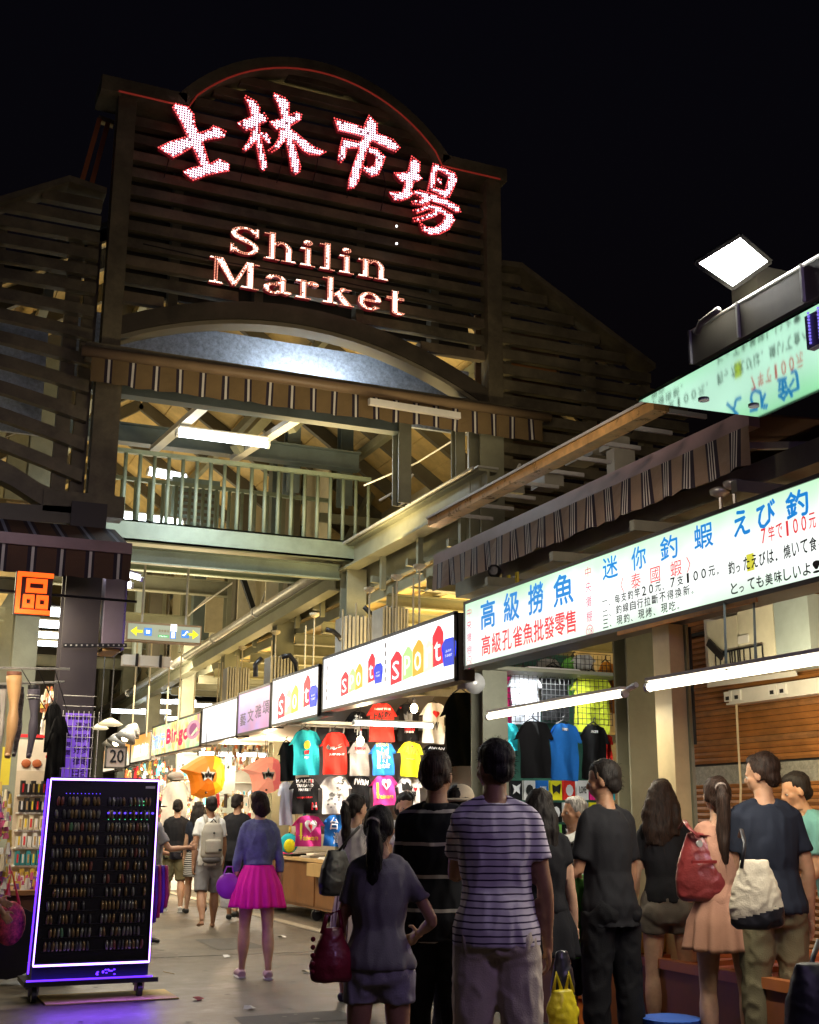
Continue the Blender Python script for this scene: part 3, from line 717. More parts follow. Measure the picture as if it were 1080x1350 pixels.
al = thing('awning', 'dark brown striped awning over the left stall beside the purple lit column', 'awning', (.6, 11.4, 3.8))
lx0, lx1 = -1.3, 1.88
c = MB(); s = lx0
while s < lx1:
    for a, b, mi in ((0, .45, 0), (.45, .6, 1), (.6, .72, 2), (.72, .85, 1), (.85, 1, 0)):
        u0, u1 = s + a * .245, min(lx1, s + b * .245)
        if u1 > u0: c.add([(u0, 10.78, 3.76), (u1, 10.78, 3.76), (u1, 11.75, 4.13), (u0, 11.75, 4.13)], [(0, 1, 2, 3)], mi)
    s += .245
c.build('awning_cloth', [awb, awd, mat('awning_blue', (.22, .25, .34), .7)], al)
MB().box((lx0, 10.72, 3.68), (lx1, 10.80, 3.78)).build('front_bar', barp, al)
valance(al, lambda u: (Vector((lx0 + u, 10.74, 3.68)), Vector((0, -1, 0))), lx1 - lx0, .24, .245, .012, [awb, awd, aww, 0], .2)
ar = thing('awning', 'mauve edged striped awning along the right stalls above the white fish sign', 'awning', (4.2, 7, 3.4))
AX, AK = 5.12, 5.12 / 3.9
az = 1.4 + (3.35 - 1.4) * AK; ay0, ay1 = at(987, 560, X=AX - .055).y, at(571, 755, X=AX - .055).y
MB().box((AX - .05, ay0, az - .02), (AX + .04, ay1, az + .10)).build('front_bar', barp, ar)
MB().hexa([(AX, ay0, az + .06), (AX + 1.3, ay0, az + .16), (AX + 1.3, ay1, az + .16), (AX, ay1, az + .06), (AX, ay0, az + .075), (AX + 1.3, ay0, az + .175), (AX + 1.3, ay1, az + .175), (AX, ay1, az + .075)]).build('awning_cloth', awb, ar)
valance(ar, lambda u: (Vector((AX - .055, ay1 - u, az - .015)), Vector((-1, 0, 0))), ay1 - ay0, .27, .265, .018, [mat('awning_taupe', (.27, .19, .13), .8, var=.15, bump=.3, bscale=120), awd, aww, 3], .1)
for y in (6.7, 8.8, 11.0):
    MB().bar((AX + .05, y, az), (AX + 1.2, y - .3, az + .08), .04, .05).build('folding_arm', galv, ar)
MB().box((5.3, 3.0, 3.62), (5.5, 11.2, 3.78)).build('support_beam', steel, ar)
for y in (5.0, 6.2, 7.4, 8.6, 9.8): MB().bar((4.95, y, 3.52), (6.6, y, 3.56), .06, .08).build('roof_arm', steel, ar)

# long gutter, the yellow light on its underside painted into the trough colour
gt = thing('roof_gutter', 'long straight metal gutter running from the canopy toward the gate', 'gutter', (4.4, 8, 4))
ga, gb = at(572, 690, X=4.4), at(872, 534, X=4.4)
MB().bar(ga, gb, .12, .075).build('trough', mat('gutter_yellow_lit', (.62, .36, .13), .3, metal=.4, var=.3, scale=9, dirt=.3), gt)
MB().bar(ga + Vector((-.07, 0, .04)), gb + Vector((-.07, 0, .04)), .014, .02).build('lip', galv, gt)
for k in range(9):
    p = ga + (gb - ga) * (k + .5) / 9; MB().bar(p + Vector((0, 0, .05)), p + Vector((.5, 0, .05)), .02, .03).build('strap', galv, gt)
# dark clutter behind the gutter
cl = thing('roof_plant_rack', 'dark rack of pipes and boxes in shadow behind the long gutter', 'rack', (5.6, 8.5, 3.6))
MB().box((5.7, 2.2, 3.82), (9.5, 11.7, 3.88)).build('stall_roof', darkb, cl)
for k, (px, py, w, h) in enumerate(((745, 603, .25, .16), (765, 596, .2, .15), (790, 588, .16, .12), (800, 612, .12, .22), (655, 645, .2, .14), (700, 640, .26, .1))):
    p = at(px, py, X=5.3); MB().box((p.x, p.y - w, p.z - h / 2), (p.x + .2, p.y, p.z + h / 2)).build('junction_box', mat('dull_grey', (.25, .24, .2), .5), cl)
for k in range(4):
    p = at(640 + k * 50, 640 - k * 22, X=5.1); MB().tube([p, p + Vector((.1, -.3, -.05)), p + Vector((.0, -.7, .02))], .015, 6).build('cable', blackm if k % 2 else galv, cl)

# canopy with mirror soffit, right foreground
cn = thing('mirror_canopy', 'canopy with green tinted mirror underside reflecting the sign below it', 'canopy', (4.4, 3.5, 3.6))
mir = bpy.data.materials.new('mirror_soffit'); mir.use_nodes = True; pb = mir.node_tree.nodes['Principled BSDF']
pb.inputs['Base Color'].default_value = (.40, .72, .54, 1); pb.inputs['Metallic'].default_value = 1; pb.inputs['Roughness'].default_value = .06
c0, c1 = at(848, 530, Z=3.6), at(990, 548, Z=3.6)
MB().hexa([(3.58, -1, 3.6), (4.40, -1, 3.6), (4.36, c1.y, 3.6), (3.58, c0.y, 3.6), (3.58, -1, 3.62), (4.40, -1, 3.62), (4.36, c1.y, 3.62), (3.58, c0.y, 3.62)]).build('mirror_soffit', mir, cn)
MB().box((3.56, -1, 3.625), (3.62, 4.72, 3.81)).build('fascia', mat('fascia_grey', (.16, .145, .11), .5, dirt=.3), cn)
for y in (4.73, 4.35, 3.9, 3.4, 2.9): MB().box((3.545, y - .012, 3.63), (3.56, y, 3.81)).build('fascia_rib', galv, cn)
MB().tube([(3.57, -1, 3.805), (3.57, 4.73, 3.805)], .014, 8).build('gutter_roll', MT['fascia_grey'], cn, smooth=True)
MB().box((3.62, -1, 3.63), (4.45, 4.7, 3.78)).build('canopy_body', MT['fascia_grey'], cn)
for px, py in ((928, 527), (994, 535)):
    p = at(px, py, Z=3.598); MB().tube([p, p + Vector((0, 0, -.006))], .03, 12).build('downlight_rim', whitep, cn)
MB().tube([at(918, 440, X=3.52), at(925, 425, X=3.52), at(938, 415, X=3.52), at(948, 408, X=3.52)], .016, 8).build('conduit', MT['fascia_grey'], cn, smooth=True)
# flood light
fl = thing('flood_light', 'square white flood light glaring on the canopy edge against the black sky', 'lamp', (3.9, 4.8, 4.1))
pc = at(966, 343, D=5.95); n_ = Vector((-.42, -.62, -.66)).normalized()
cs = [at_pl(x, y, pc, n_) for x, y in ((919, 346), (966, 378), (1014, 344), (976, 311))]
MB().add(cs, [(0, 1, 2, 3), (3, 2, 1, 0)]).build('lamp_face', glow('flood_face', (1, 1, .97), 30), fl)
rim = MB(); ctr = sum(cs, Vector()) / 4
for i in range(4):
    a, b = ctr + (cs[i] - ctr) * 1.05, ctr + (cs[(i + 1) % 4] - ctr) * 1.05; rim.bar(a, b, .02, .03, upv=n_)
rim.build('rim', blackm, fl)
bk = [ctr + (p - ctr) * 1.04 - n_ * .012 for p in cs]; bk2 = [ctr + (p - ctr) * .6 - n_ * .13 for p in cs]
MB().hexa(bk + bk2).build('housing', mat('lamp_housing', (.4, .4, .38), .4), fl)
MB().box((3.75, 4.42, 3.86), (4.0, 4.62, 4.08)).build('mount', mat('lamp_mount', (.25, .24, .21), .5), fl)
light('AREA', ctr + n_ * .03, 22, (1, .98, .93), .28, ctr + n_ * 3)
# ================================================================== LIT SIGN ROW (right)
def sign_face(name, top, bot, s, pat='plain', c2=None):
    """backlit printed acrylic: colours of the print, light from behind"""
    m = bpy.data.materials.new(name); m.use_nodes = True; nt = m.node_tree; L = nt.links; b = nt.nodes['Principled BSDF']
    tc = nt.nodes.new('ShaderNodeTexCoord'); sp = nt.nodes.new('ShaderNodeSeparateXYZ'); L.new(tc.outputs['Generated'], sp.inputs[0])
    n = nt.nodes.new('ShaderNodeTexNoise'); n.inputs['Scale'].default_value = 2.2 if pat != 'rainbow' else 3.0; n.inputs['Detail'].default_value = 2
    L.new(tc.outputs['Object'], n.inputs['Vector'])
    r = nt.nodes.new('ShaderNodeValToRGB'); e = r.color_ramp.elements
    if pat == 'plain':
        e[0].position = .38; e[1].position = .62; e[0].color = (*bot, 1); e[1].color = (*top, 1); L.new(n.outputs[0], r.inputs[0])
    elif pat == 'edge':
        ad = nt.nodes.new('ShaderNodeMath'); ad.operation = 'MULTIPLY_ADD'; ad.inputs[1].default_value = .5
        L.new(n.outputs[0], ad.inputs[0]); L.new(sp.outputs[2], ad.inputs[2])
        e[0].position = .05; e[1].position = 1.3; e[0].color = (*bot, 1); e[1].color = (*bot, 1); L.new(ad.outputs[0], r.inputs[0])
        sc_ = nt.nodes.new('ShaderNodeMath'); sc_.operation = 'MULTIPLY'; sc_.inputs[1].default_value = .75; L.new(ad.outputs[0], sc_.inputs[0]); L.new(sc_.outputs[0], r.inputs[0]); e[1].position = .92
        for p_ in (.36, .66): x = r.color_ramp.elements.new(p_); x.color = (*top, 1)
    elif pat == 'vert':
        ad = nt.nodes.new('ShaderNodeMath'); ad.operation = 'MULTIPLY_ADD'; ad.inputs[1].default_value = .5
        L.new(n.outputs[0], ad.inputs[0]); L.new(sp.outputs[2], ad.inputs[2])
        e[0].position = .35; e[1].position = 1.05; e[0].color = (*bot, 1); e[1].color = (*top, 1); L.new(ad.outputs[0], r.inputs[0])
        x = r.color_ramp.elements.new(.7); x.color = (*c2, 1) if c2 else (*[(a + q) / 2 for a, q in zip(top, bot)], 1)
    else:
        e[0].position = .3; e[0].color = (.9, .25, .3, 1); e[1].position = .72; e[1].color = (.95, .5, .75, 1)
        for p_, c_ in ((.42, (1, .8, .2)), (.5, (.9, 1, .6)), (.6, (.5, .85, .35))):
            x = r.color_ramp.elements.new(p_); x.color = (*c_, 1)
        L.new(n.outputs[0], r.inputs[0])
    # hot spots of lamps behind, imitated by noise in the emission strength
    L.new(r.outputs[0], b.inputs['Emission Color'])
    nh = nt.nodes.new('ShaderNodeTexNoise'); nh.inputs['Scale'].default_value = 1.3; nh.inputs['Detail'].default_value = 1; L.new(tc.outputs['Object'], nh.inputs['Vector'])
    mh = nt.nodes.new('ShaderNodeMapRange'); mh.inputs[1].default_value = .3; mh.inputs[2].default_value = .7; mh.inputs[3].default_value = s * .78; mh.inputs[4].default_value = s * 1.18
    L.new(nh.outputs[0], mh.inputs[0]); L.new(mh.outputs[0], b.inputs['Emission Strength'])
    b.inputs['Base Color'].default_value = (.04, .04, .04, 1); b.inputs['Roughness'].default_value = .3
    return m
frame_m = mat('sign_frame', (.07, .065, .06), .4, dirt=.2)
def pY(px): return at(px, 800, X=4.86).y
def sign_box(px0, px1, z0, z1, face, label, name='lit_sign', X=4.86):
    ya, yb = pY(px0), pY(px1)     # ya is farther
    t = thing(name, label, 'sign', (X + .1, (ya + yb) / 2, z0), group='lit signs over the right stalls')
    MB().box((X + .012, yb, z0), (X + .2, ya, z1)).build('box', frame_m, t)
    MB().box((X, yb + .02, z0 + .02), (X + .02, ya - .02, z1 - .02)).build('face', face, t)
    for a, b in (((X - .01, yb, z1 - .02), (X + .03, ya, z1 + .012)), ((X - .01, yb, z0 - .012), (X + .03, ya, z0 + .02)), ((X - .01, ya - .02, z0), (X + .03, ya, z1)), ((X - .01, yb, z0), (X + .03, yb + .02, z1))):
        MB().box(a, b).build('edge', frame_m, t)
    return t, X
def stext(t, X, txt, px0, px1, z0, z1, mt, bold=0, name='lettering', lift=.004):
    ya, yb = pY(px0), pY(px1)
    return put_text(MB(), txt, (X, ya, z0), SX, SY, ya - yb, z1 - z0, 0, lift, bold).build(name, mt, t)
ink_b = glow('ink_blue', (.01, .22, .62), .9); ink_r = glow('ink_red', (.72, .04, .05), .9); ink_k = mat('ink_black', (.01, .01, .012), .5, var=0)
ink_m = glow('ink_magenta', (.65, .03, .15), .8); ink_g = glow('ink_gold', (.65, .62, .05), .9)
greenwhite = sign_face('face_green_white', (.95, 1.0, .96), (.55, .88, .58), 1.1, 'edge')
yend = 2.6
ya = pY(612.5)
fs = thing('fish_shop_sign', 'long white and green lit sign with blue and red fish shop lettering', 'sign', (4.96, 7, 2.74), group='lit signs over the right stalls')
Xs = 4.86
MB().box((Xs + .012, yend, 2.74), (Xs + .25, ya, 3.36)).build('box', frame_m, fs)
for y0_, y1_ in ((pY(783), ya), (pY(1023), pY(783)), (yend, pY(1023))):
    MB().box((Xs, y0_ + .004, 2.765), (Xs + .02, y1_ - .004, 3.34)).build('face', greenwhite, fs)
MB().box((Xs - .012, yend, 3.338), (Xs + .03, ya, 3.365)).build('edge', frame_m, fs)
MB().box((Xs - .012, yend, 2.735), (Xs + .03, ya, 2.767)).build('edge', frame_m, fs)
MB().box((Xs - .012, ya - .02, 2.74), (Xs + .03, ya, 3.36)).build('edge', frame_m, fs)
def row(pxy_t, pxy_b):
    return at(*pxy_b, X=Xs).z, at(*pxy_t, X=Xs).z
def chars(txt, spans, z0, z1, mt, bold=0):
    for ch, (a, b) in zip(txt, spans): stext(fs, Xs, ch, a, b, z0, z1, mt, bold, 'character')
zb0, zb1 = row((640, 793), (640, 829))
chars('高級撈魚', [(634.5, 653), (665, 685), (697.5, 717), (731, 757)], zb0, zb1, ink_b, .006)
zr0, zr1 = row((640, 838), (640, 864))
chars('高級孔雀魚批發零售', [(635 + i * 13.6 + .3 * i * i * .1, 646.5 + i * 13.9 + .03 * i * i) for i in range(9)], zr0, zr1, ink_r, .003)
for px0, px1, zt in ((616, 622, 3.29), (773.5, 781, 3.29)):
    for k, ch in enumerate('中央攤棚'):
        stext(fs, Xs, ch, px0, px1, zt - .08 - k * .115, zt - k * .115, ink_m, 0, 'character')
    yc, zc = pY((px0 + px1) / 2), zt - .50
    c = MB()
    for k in range(16):
        a, b = 2 * math.pi * k / 16, 2 * math.pi * (k + 1) / 16; r_ = .052 if px0 > 700 else .06
        c.add([(Xs - .004, yc + r_ * math.cos(q) * s_, zc + r_ * math.sin(q) * s_) for q, s_ in ((a, 1), (b, 1), (b, .88), (a, .88))], [(0, 1, 2, 3)])
    c.build('number_ring', ink_m, fs)
    stext(fs, Xs, '228', px0 + .5, px1 - .5, zc - .025, zc + .025, ink_m, 0, 'number')
z0_, z1_ = row((807, 733), (807, 762))
chars('迷你釣蝦', [(797, 817), (836, 855), (875, 898), (921, 946)], z0_, z1_, ink_b, .003)
chars('えび釣', [(975, 996), (1007, 1032), (1047, 1077)], z0_ + .005, z1_ + .0, ink_b, .005)
z0_, z1_ = row((841, 755), (841, 775))
chars('〈泰國蝦〉', [(820, 824), (834, 847), (860, 873), (887, 902), (909, 914)], z0_, z1_, ink_r)
def line3(txt, x0, x1, z0, z1, mt=ink_k, bold=.001):
    ya_, yb_ = pY(x0), pY(x1); n = len(txt); d = (ya_ - yb_) / n
    for i, ch in enumerate(txt):
        w, h, dz = d * .78, z1 - z0, 0
        if ch in '、。,っ': w, h = d * .22, (z1 - z0) * .22
        if ch == 'っ': w, h = d * .5, (z1 - z0) * .5
        if ch in '027': w = d * .58
        if ch == '1': w = d * .26
        if ch == '一': h *= .08; dz = .04
        if ch == '二': h *= .6; dz = .01
        o = (Xs, ya_ - i * d - ((d * .78 - w) / 2 if ch in '0127' else 0), z0 + dz)
        put_text(MB(), ch, o, SX, SY, w, h, 0, .004, bold).build('character', mt, fs)
za, zc_ = at(800, 800, X=Xs).z, at(800, 771, X=Xs).z
line3('一、每支釣竿20元、7支100元。', 795, 960, 2.945, 3.01)
line3('二、釣線自行拉斷不得換新。', 795, 925, 2.865, 2.93)
line3('三、現釣、現烤、現吃。', 795, 905, 2.785, 2.85)
z0_, z1_ = row((1035, 688), (1035, 708)); line3('7竿で100元', 1010, 1088, z0_, z1_, ink_r)
z0_, z1_ = row((972, 738), (972, 755))
p_ = pY(989), pY(998.5)
MB().box((Xs - .0035, p_[1], z0_ - .012), (Xs - .001, p_[0], z1_ + .012)).build('yellow_mark', ink_g, fs)
line3('釣ったえびは,燒いて食べる', 964.5, 1112, z0_, z1_ - .0, bold=.0015)
z0_, z1_ = row((985, 764), (985, 779)); line3('とっても美味しいよ!', 966, 1090, z0_, z1_, bold=.0015)
MB().box((Xs - .016, pY(1000), 2.705), (Xs - .002, pY(815), 2.733)).build('orange_strip', mat('strip_orange', (.6, .28, .06), .5, var=.6, scale=2), fs)

red_t, grn_t, org_t, yel_t, blu_t = [glow(n, c, .9) for n, c in (('tag_red', (.75, .02, .04)), ('tag_green', (.45, .80, .25)), ('tag_orange', (.9, .42, .04)), ('tag_yellow', (.93, .95, .62)), ('tag_blue', (.03, .06, .62)))]
ink_w = glow('ink_white', (1, 1, 1), 1.0)
whiteface = sign_face('face_white', (1, 1, 1), (.96, .95, .93), 1.5)
def tee2d(w, h):
    return [(-.5*w+.12*w, 0), (.38*w, 0), (.36*w, .62*h), (.5*w, .56*h), (.5*w, .80*h), (.28*w, h), (.12*w, h), (0, .93*h), (-.12*w, h), (-.28*w, h), (-.5*w, .80*h), (-.5*w, .56*h), (-.36*w, .62*h)]
def sport(t, X, px0, px1, zc, h):
    ya_, yb_ = pY(px0), pY(px1); W_ = ya_ - yb_
    for ch, u, w, dz, mt, hh in (('S', .10, .19, -.02, red_t, .82), ('p', .29, .16, .0, grn_t, .8), ('o', .46, .17, .01, org_t, .86), ('r', .62, .14, .02, yel_t, .74), ('t', .76, .16, .05, red_t, .95)):
        y = ya_ - u * W_; hw = w * W_ / 2; z0 = zc - h * .45 + dz
        c = MB().prism([(-hw, 0), (hw, .02), (hw, hh * h * .78), (hw * .5, hh * h * .95), (-.0, hh * h * 1.0), (-hw, hh * h * .76)], ((X - .003, y, z0), SX, SY, (-1, 0, 0)), .003)
        c.build('letter_tag', mt, t)
        put_text(MB(), ch, (X, y + hw * .62, z0 + .12 * h), SX, SY, hw * 1.2, h * .45, 0, .009, .002).build('letter', ink_w, t)
    y = ya_ - .92 * W_
    MB().prism(tee2d(.2 * W_, h * .62), ((X - .004, y, zc - h * .38), SX, SY, (-1, 0, 0)), .003).build('shirt_mark', blu_t, t)
    put_text(MB(), 'JUST', (X, y + .04 * W_, zc - h * .08), SX, SY, .08 * W_, h * .06, 0, .010).build('letter', ink_w, t)
    put_text(MB(), 'T-SHIRT', (X, y + .05 * W_, zc - h * .18), SX, SY, .10 * W_, h * .06, 0, .010).build('letter', ink_w, t)
t, X = sign_box(428, 600.5, 2.66, 3.30, whiteface, 'wide white lit Sport sign with two rows of coloured tags, next to the fish sign')
sport(t, X, 452, 505, 2.95, .34); sport(t, X, 516, 600, 2.97, .42)
for k in range(5): MB().box((X - .005, pY(433) - .03, 2.78 + k * .09), (X - .002, pY(433), 2.83 + k * .09)).build('side_character', mat('faded_ink', (.3, .25, .25), .5), t)
for k in range(5): MB().box((X - .005, pY(508.5) - .03, 2.82 + k * .09), (X - .002, pY(508.5), 2.87 + k * .09)).build('side_character', MT['faded_ink'], t)
t, X = sign_box(363, 423, 2.62, 3.24, whiteface, 'small white lit Sport sign, the one between the wide Sport sign and the purple sign')
sport(t, X, 371, 421, 2.90, .42)
purple = sign_face('face_purple', (.50, .34, .66), (.72, .34, .55), 1.0, 'plain')
t, X = sign_box(319.5, 361, 2.60, 3.21, purple, 'purple pink lit sign with four grey characters')
for k, ch in enumerate('藝文雅頌'): stext(t, X, ch, 323 + k * 9.4, 330 + k * 9.8, 2.72 + .03 * k, 2.90 + .03 * k, mat('ink_grey', (.12, .10, .16), .5), .004, 'character')
t, X = sign_box(274, 318.5, 2.58, 3.17, whiteface, 'plain white lit sign with one pale pink swirl')
pk = glow('pale_pink', (.95, .55, .80), 1.0)
yc = pY(294)
MB().prism(arc(0, 0, .34, .17, 60, 300, .2, .07), ((X - .003, yc, 2.9), SX, SY, (-1, 0, 0)), .003).build('swirl', pk, t)
MB().prism(arc(0.05, .02, .22, .11, -60, 120, .16, .05), ((X - .003, yc, 2.87), SX, SY, (-1, 0, 0)), .003).build('swirl', pk, t)
rainb = sign_face('face_rainbow', (1, 1, 1), (1, 1, 1), 1.1, 'rainbow')
t, X = sign_box(210.5, 272, 2.55, 3.12, rainb, 'rainbow painted lit sign with dark red script Bingo')
stext(t, X, 'Bingo', 229, 257, 2.66, 2.98, glow('ink_darkred', (.5, .02, .08), .7), .02, 'word')
stext(t, X, '流行', 212, 227, 2.68, 2.95, glow('ink_blue2', (.25, .35, .75), .9), .01, 'word')
MB().prism(arc(0, 0, .5, .16, 0, 340, .2, .05, 16), ((X - .003, pY(263), 2.86), SX, SY, (-1, 0, 0)), .003).build('swirl', glow('swirl_plum', (.45, .2, .3), .6), t)
orf = sign_face('face_orange', (1, .42, .08), (1, .86, .62), 1.15, 'vert', (1, .6, .25))
for a, b, lb, z0, z1 in ((184.5, 209, 'orange and cream lit sign just left of the rainbow sign', 2.5, 3.06), (166, 183.5, 'narrow orange lit sign, second from the far end of the row', 2.46, 3.0), (150, 165, 'farthest small orange lit sign of the row', 2.42, 2.95)):
    t, X = sign_box(a, b, z0, z1, orf, lb)
    stext(t, X, '服飾' if a > 180 else '鞋', a + 3, b - 3, z0 + .12, z0 + .34, ink_w, .02, 'word')

# ------------------------------------------------------------------ hall information sign
isn = thing('direction_sign', 'hanging cream direction sign with yellow arrows and blue pictograms under the walkway', 'sign', (3.45, 17, 3.8))
A, B = at(165, 846, Y=17), at(266, 825, Y=17)
x0, x1, z0, z1 = A.x, B.x, 3.79, 4.06
MB().box((x0, 17, z0), (x1, 17.16, z1)).build('box', mat('sign_rust', (.25, .16, .08), .5), isn)
MB().box((x0 + .03, 16.985, z0 + .025), (x1 - .02, 17, z1 - .03)).build('face', sign_face('face_cream', (.85, .88, .62), (.75, .82, .55), .5), isn)
yar = glow('arrow_yellow', (.85, .78, .02), .5); blp = glow('pictogram_blue', (.05, .2, .6), .7); grp = glow('pictogram_green', (.1, .45, .15), .5)
fr = lambda x, z: ((x, 16.985, z), FX, FY, (0, -1, 0))
aw_ = [(0, 0), (.09, .07), (.09, .02), (.17, .02), (.17, -.02), (.09, -.02), (.09, -.07)]
MB().prism(aw_, fr(x0 + .06, 3.925), .003).build('arrow', yar, isn)
MB().prism([(-a, b) for a, b in aw_], fr(x1 - .04, 3.925), .003).build('arrow', yar, isn)
for u, mt in ((.25, blp), (.86 * (x1 - x0) - .14, blp)):
    c = MB().prism(rect(0, 0, .11, .11), fr(x0 + u, 3.87), .003).build('pictogram', mt, isn)
MB().prism([(.02, .03), (.05, .03), (.08, .08), (.10, .08), (.10, .095), (.07, .095), (.045, .045), (.02, .045)], ((x0 + .86 * (x1 - x0) - .145, 16.98, 3.87), FX, FY, (0, -1, 0)), .003).build('escalator_symbol', ink_w, isn)
MB().prism([(.055 + .035 * math.cos(k * math.pi / 4) * (1 if k % 2 else .6), .055 + .035 * math.sin(k * math.pi / 4) * (1 if k % 2 else .6)) for k in range(8)], ((x0 + .25, 16.98, 3.87), FX, FY, (0, -1, 0)), .003).build('meeting_point_symbol', ink_w, isn)
MB().prism(rect(0, 0, .08, .1), fr(x0 + .62, 3.85), .003).build('pictogram', blp, isn)
MB().prism(rect(0, 0, .09, .1), fr(x0 + .62, 3.955), .003).build('pictogram', ink_w, isn)
put_text(MB(), '♿', (x0 + .635, 16.985, 3.86), FX, FY, .05, .08, 0, .005).build('wheelchair_symbol', ink_w, isn)
put_text(MB(), '美食廣場', (x0 + .45, 16.985, 3.93), FX, FY, .15, .04, 0, .004).build('lettering', mat('ink_brown', (.25, .15, .05), .5), isn)
MB().prism(rect(0, 0, .15, .035), fr(x0 + .45, 3.86), .003).build('green_plate', grp, isn)
put_text(MB(), 'Market', (x0 + .47, 16.985, 3.866), FX, FY, .11, .02, 0, .006).build('lettering', ink_w, isn)
for px in (187, 245):
    p = at(px, 822, Y=17.05); MB().tube([(p.x, 17.05, 4.05), (p.x, 17.05, 5.0)], .018, 8).build('rod', galv, isn)
tray_ = thing('cable_tray', 'grey cable tray hanging under the cream direction sign', 'tray', (3.3, 18, 3.5))
p, q = at(163, 867, Y=18), at(225, 875, Y=18)
MB().box((p.x, 18, p.z - .1), (q.x, 18.2, p.z + .05)).build('tray', whitep, tray_)
for k in (.25, .75): MB().box((p.x + (q.x - p.x) * k, 17.98, p.z - .12), (p.x + (q.x - p.x) * k + .04, 18, p.z + .07)).build('clip', blackm, tray_)
for k in (181, 200, 225, 240): p = at(k, 850, Y=19); MB().tube([(p.x, 19, 2.6), (p.x, 19, 4.2)], .012, 6).build('rod', conem, tray_)

# ------------------------------------------------------------------ fluorescent lamps
def tube_lamp(p0, p1, label, glowm, r=.02, hood=True, E=None, c=(1, 1, 1), group=None, w=.1, down=(0, 0, -1)):
    p0, p1 = Vector(p0), Vector(p1); t = thing('fluorescent_lamp', label, 'lamp', tuple((p0 + p1) / 2), group=group)
    MB().tube([p0, p1], r, 10).build('tube', glowm, t, smooth=True)
    if hood: MB().bar(p0 + Vector((0, 0, r * 1.3 + .012)), p1 + Vector((0, 0, r * 1.3 + .012)), w, .02).build('housing', whitep, t)
    d = (p1 - p0).normalized()
    for p, s in ((p0, 1), (p1, -1)): MB().tube([p - d * .0 * s, p - d * s * .03], r * 1.25, 8).build('end_cap', whitep, t)
    if E:
        l = light('AREA', (p0 + p1) / 2 + Vector(down) * (r + .02), E, c, (p1 - p0).length, None, .06)
        z = -Vector(down).normalized(); x = d; y = z.cross(x); l.rotation_euler = Matrix((x, y, z)).transposed().to_euler()
    return t
G3 = 'bare fluorescent tubes over the street'
tube_lamp(at(235, 571, Y=14.5), at(352, 586, Y=14.5), 'bright blue white fluorescent lamp hanging above the walkway', tube_w, .045, True, 90, (.85, .95, 1), w=.16)
tube_lamp(at(645, 945, X=4.6), at(822, 915, X=4.6), 'long warm white tube hanging in front of the wire grid of T-shirts', tube_y, .022, True, 24, (1, .9, .68), w=.05)
MB().tube([at(738, 700, X=4.6) * 0 + Vector((4.6, 7.0, 2.26)), Vector((4.6, 6.9, 2.28))], .02).build('tube_end', whitep, tag(thing('lamp_bracket', 'small clear end bracket of the tube beside the green column', 'bracket', (4.6, 6.95, 2.2)), 'small clear end bracket of the tube beside the green column', 'bracket'))
tube_lamp(at(857, 906, X=4.2), at(1130, 862, X=4.2), 'long white tube crossing the yellow lit column at the right edge', tube_y, .024, True, 34, (1, .92, .74), w=.07)
hs = thing('hanger_straps', 'two thin black straps holding the right tube in front of the grey cabinets', 'straps', (4.2, 5.5, 2.3))
for px in (958, 997):
    p = at(px, 885, X=4.2); q = at(px - 3, 792, X=4.88); MB().bar(p, q, .014, .01).build('strap', blackm, hs)
tube_lamp(at(70, 762, Y=13.5) + Vector((.45, 0, 0)), at(118, 768, Y=13.5) + Vector((.45, 0, 0)), 'short white tube showing right of the brown striped awning', tube_w, .03, True, 20, (.9, .97, 1))
tube_lamp(at(135, 748, Y=11.9), at(185, 763, Y=11.9), 'small angled tube beside the top of the purple lit column', tube_w, .02, True, 10, (.9, .97, 1))
tube_lamp(at(196, 622, Y=20), at(245, 632, Y=20), 'white lamp glimpsed through the walkway railing, left one', tube_w, .06, True)
tube_lamp(at(163, 680, Y=18.6), at(240, 691, Y=18.6), 'long white lamp seen along the foot of the walkway railing', tube_w, .05, True)
for px, py, Y_, lb in ((72, 808, 17, 'nearest'), (68, 824, 20, 'second'), (64, 838, 24, 'third'), (60, 849, 29, 'farthest')):
    p = at(px, py, Y=Y_); tube_lamp(p - Vector((.35, 0, 0)), p + Vector((.35, 0, 0)), 'white lamp in the left aisle behind the orange neon, %s of its row' % lb, tube_w, .05, True, 40 if lb in ('nearest', 'third') else None, (.95, 1, 1), 'left aisle lamps')
for k, (px, py, w_) in enumerate(((170, 938, 26), (205, 938, 22), (222, 925, 22), (236, 948, 20), (262, 930, 20), (210, 925, 18), (244, 925, 16))):
    p = at(px, py, Y=31); tube_lamp(p - Vector((w_ / 60, 0, 0)), p + Vector((w_ / 60, 0, 0)), 'far white lamp behind the gutter pipe above the orange signs, %s from the left' % ['first', 'third', 'fourth', 'sixth', 'seventh', 'second', 'fifth'][k], tube_w, .05, False, 30 if k in (0, 4) else None, (.9, .97, 1), 'far aisle lamps')
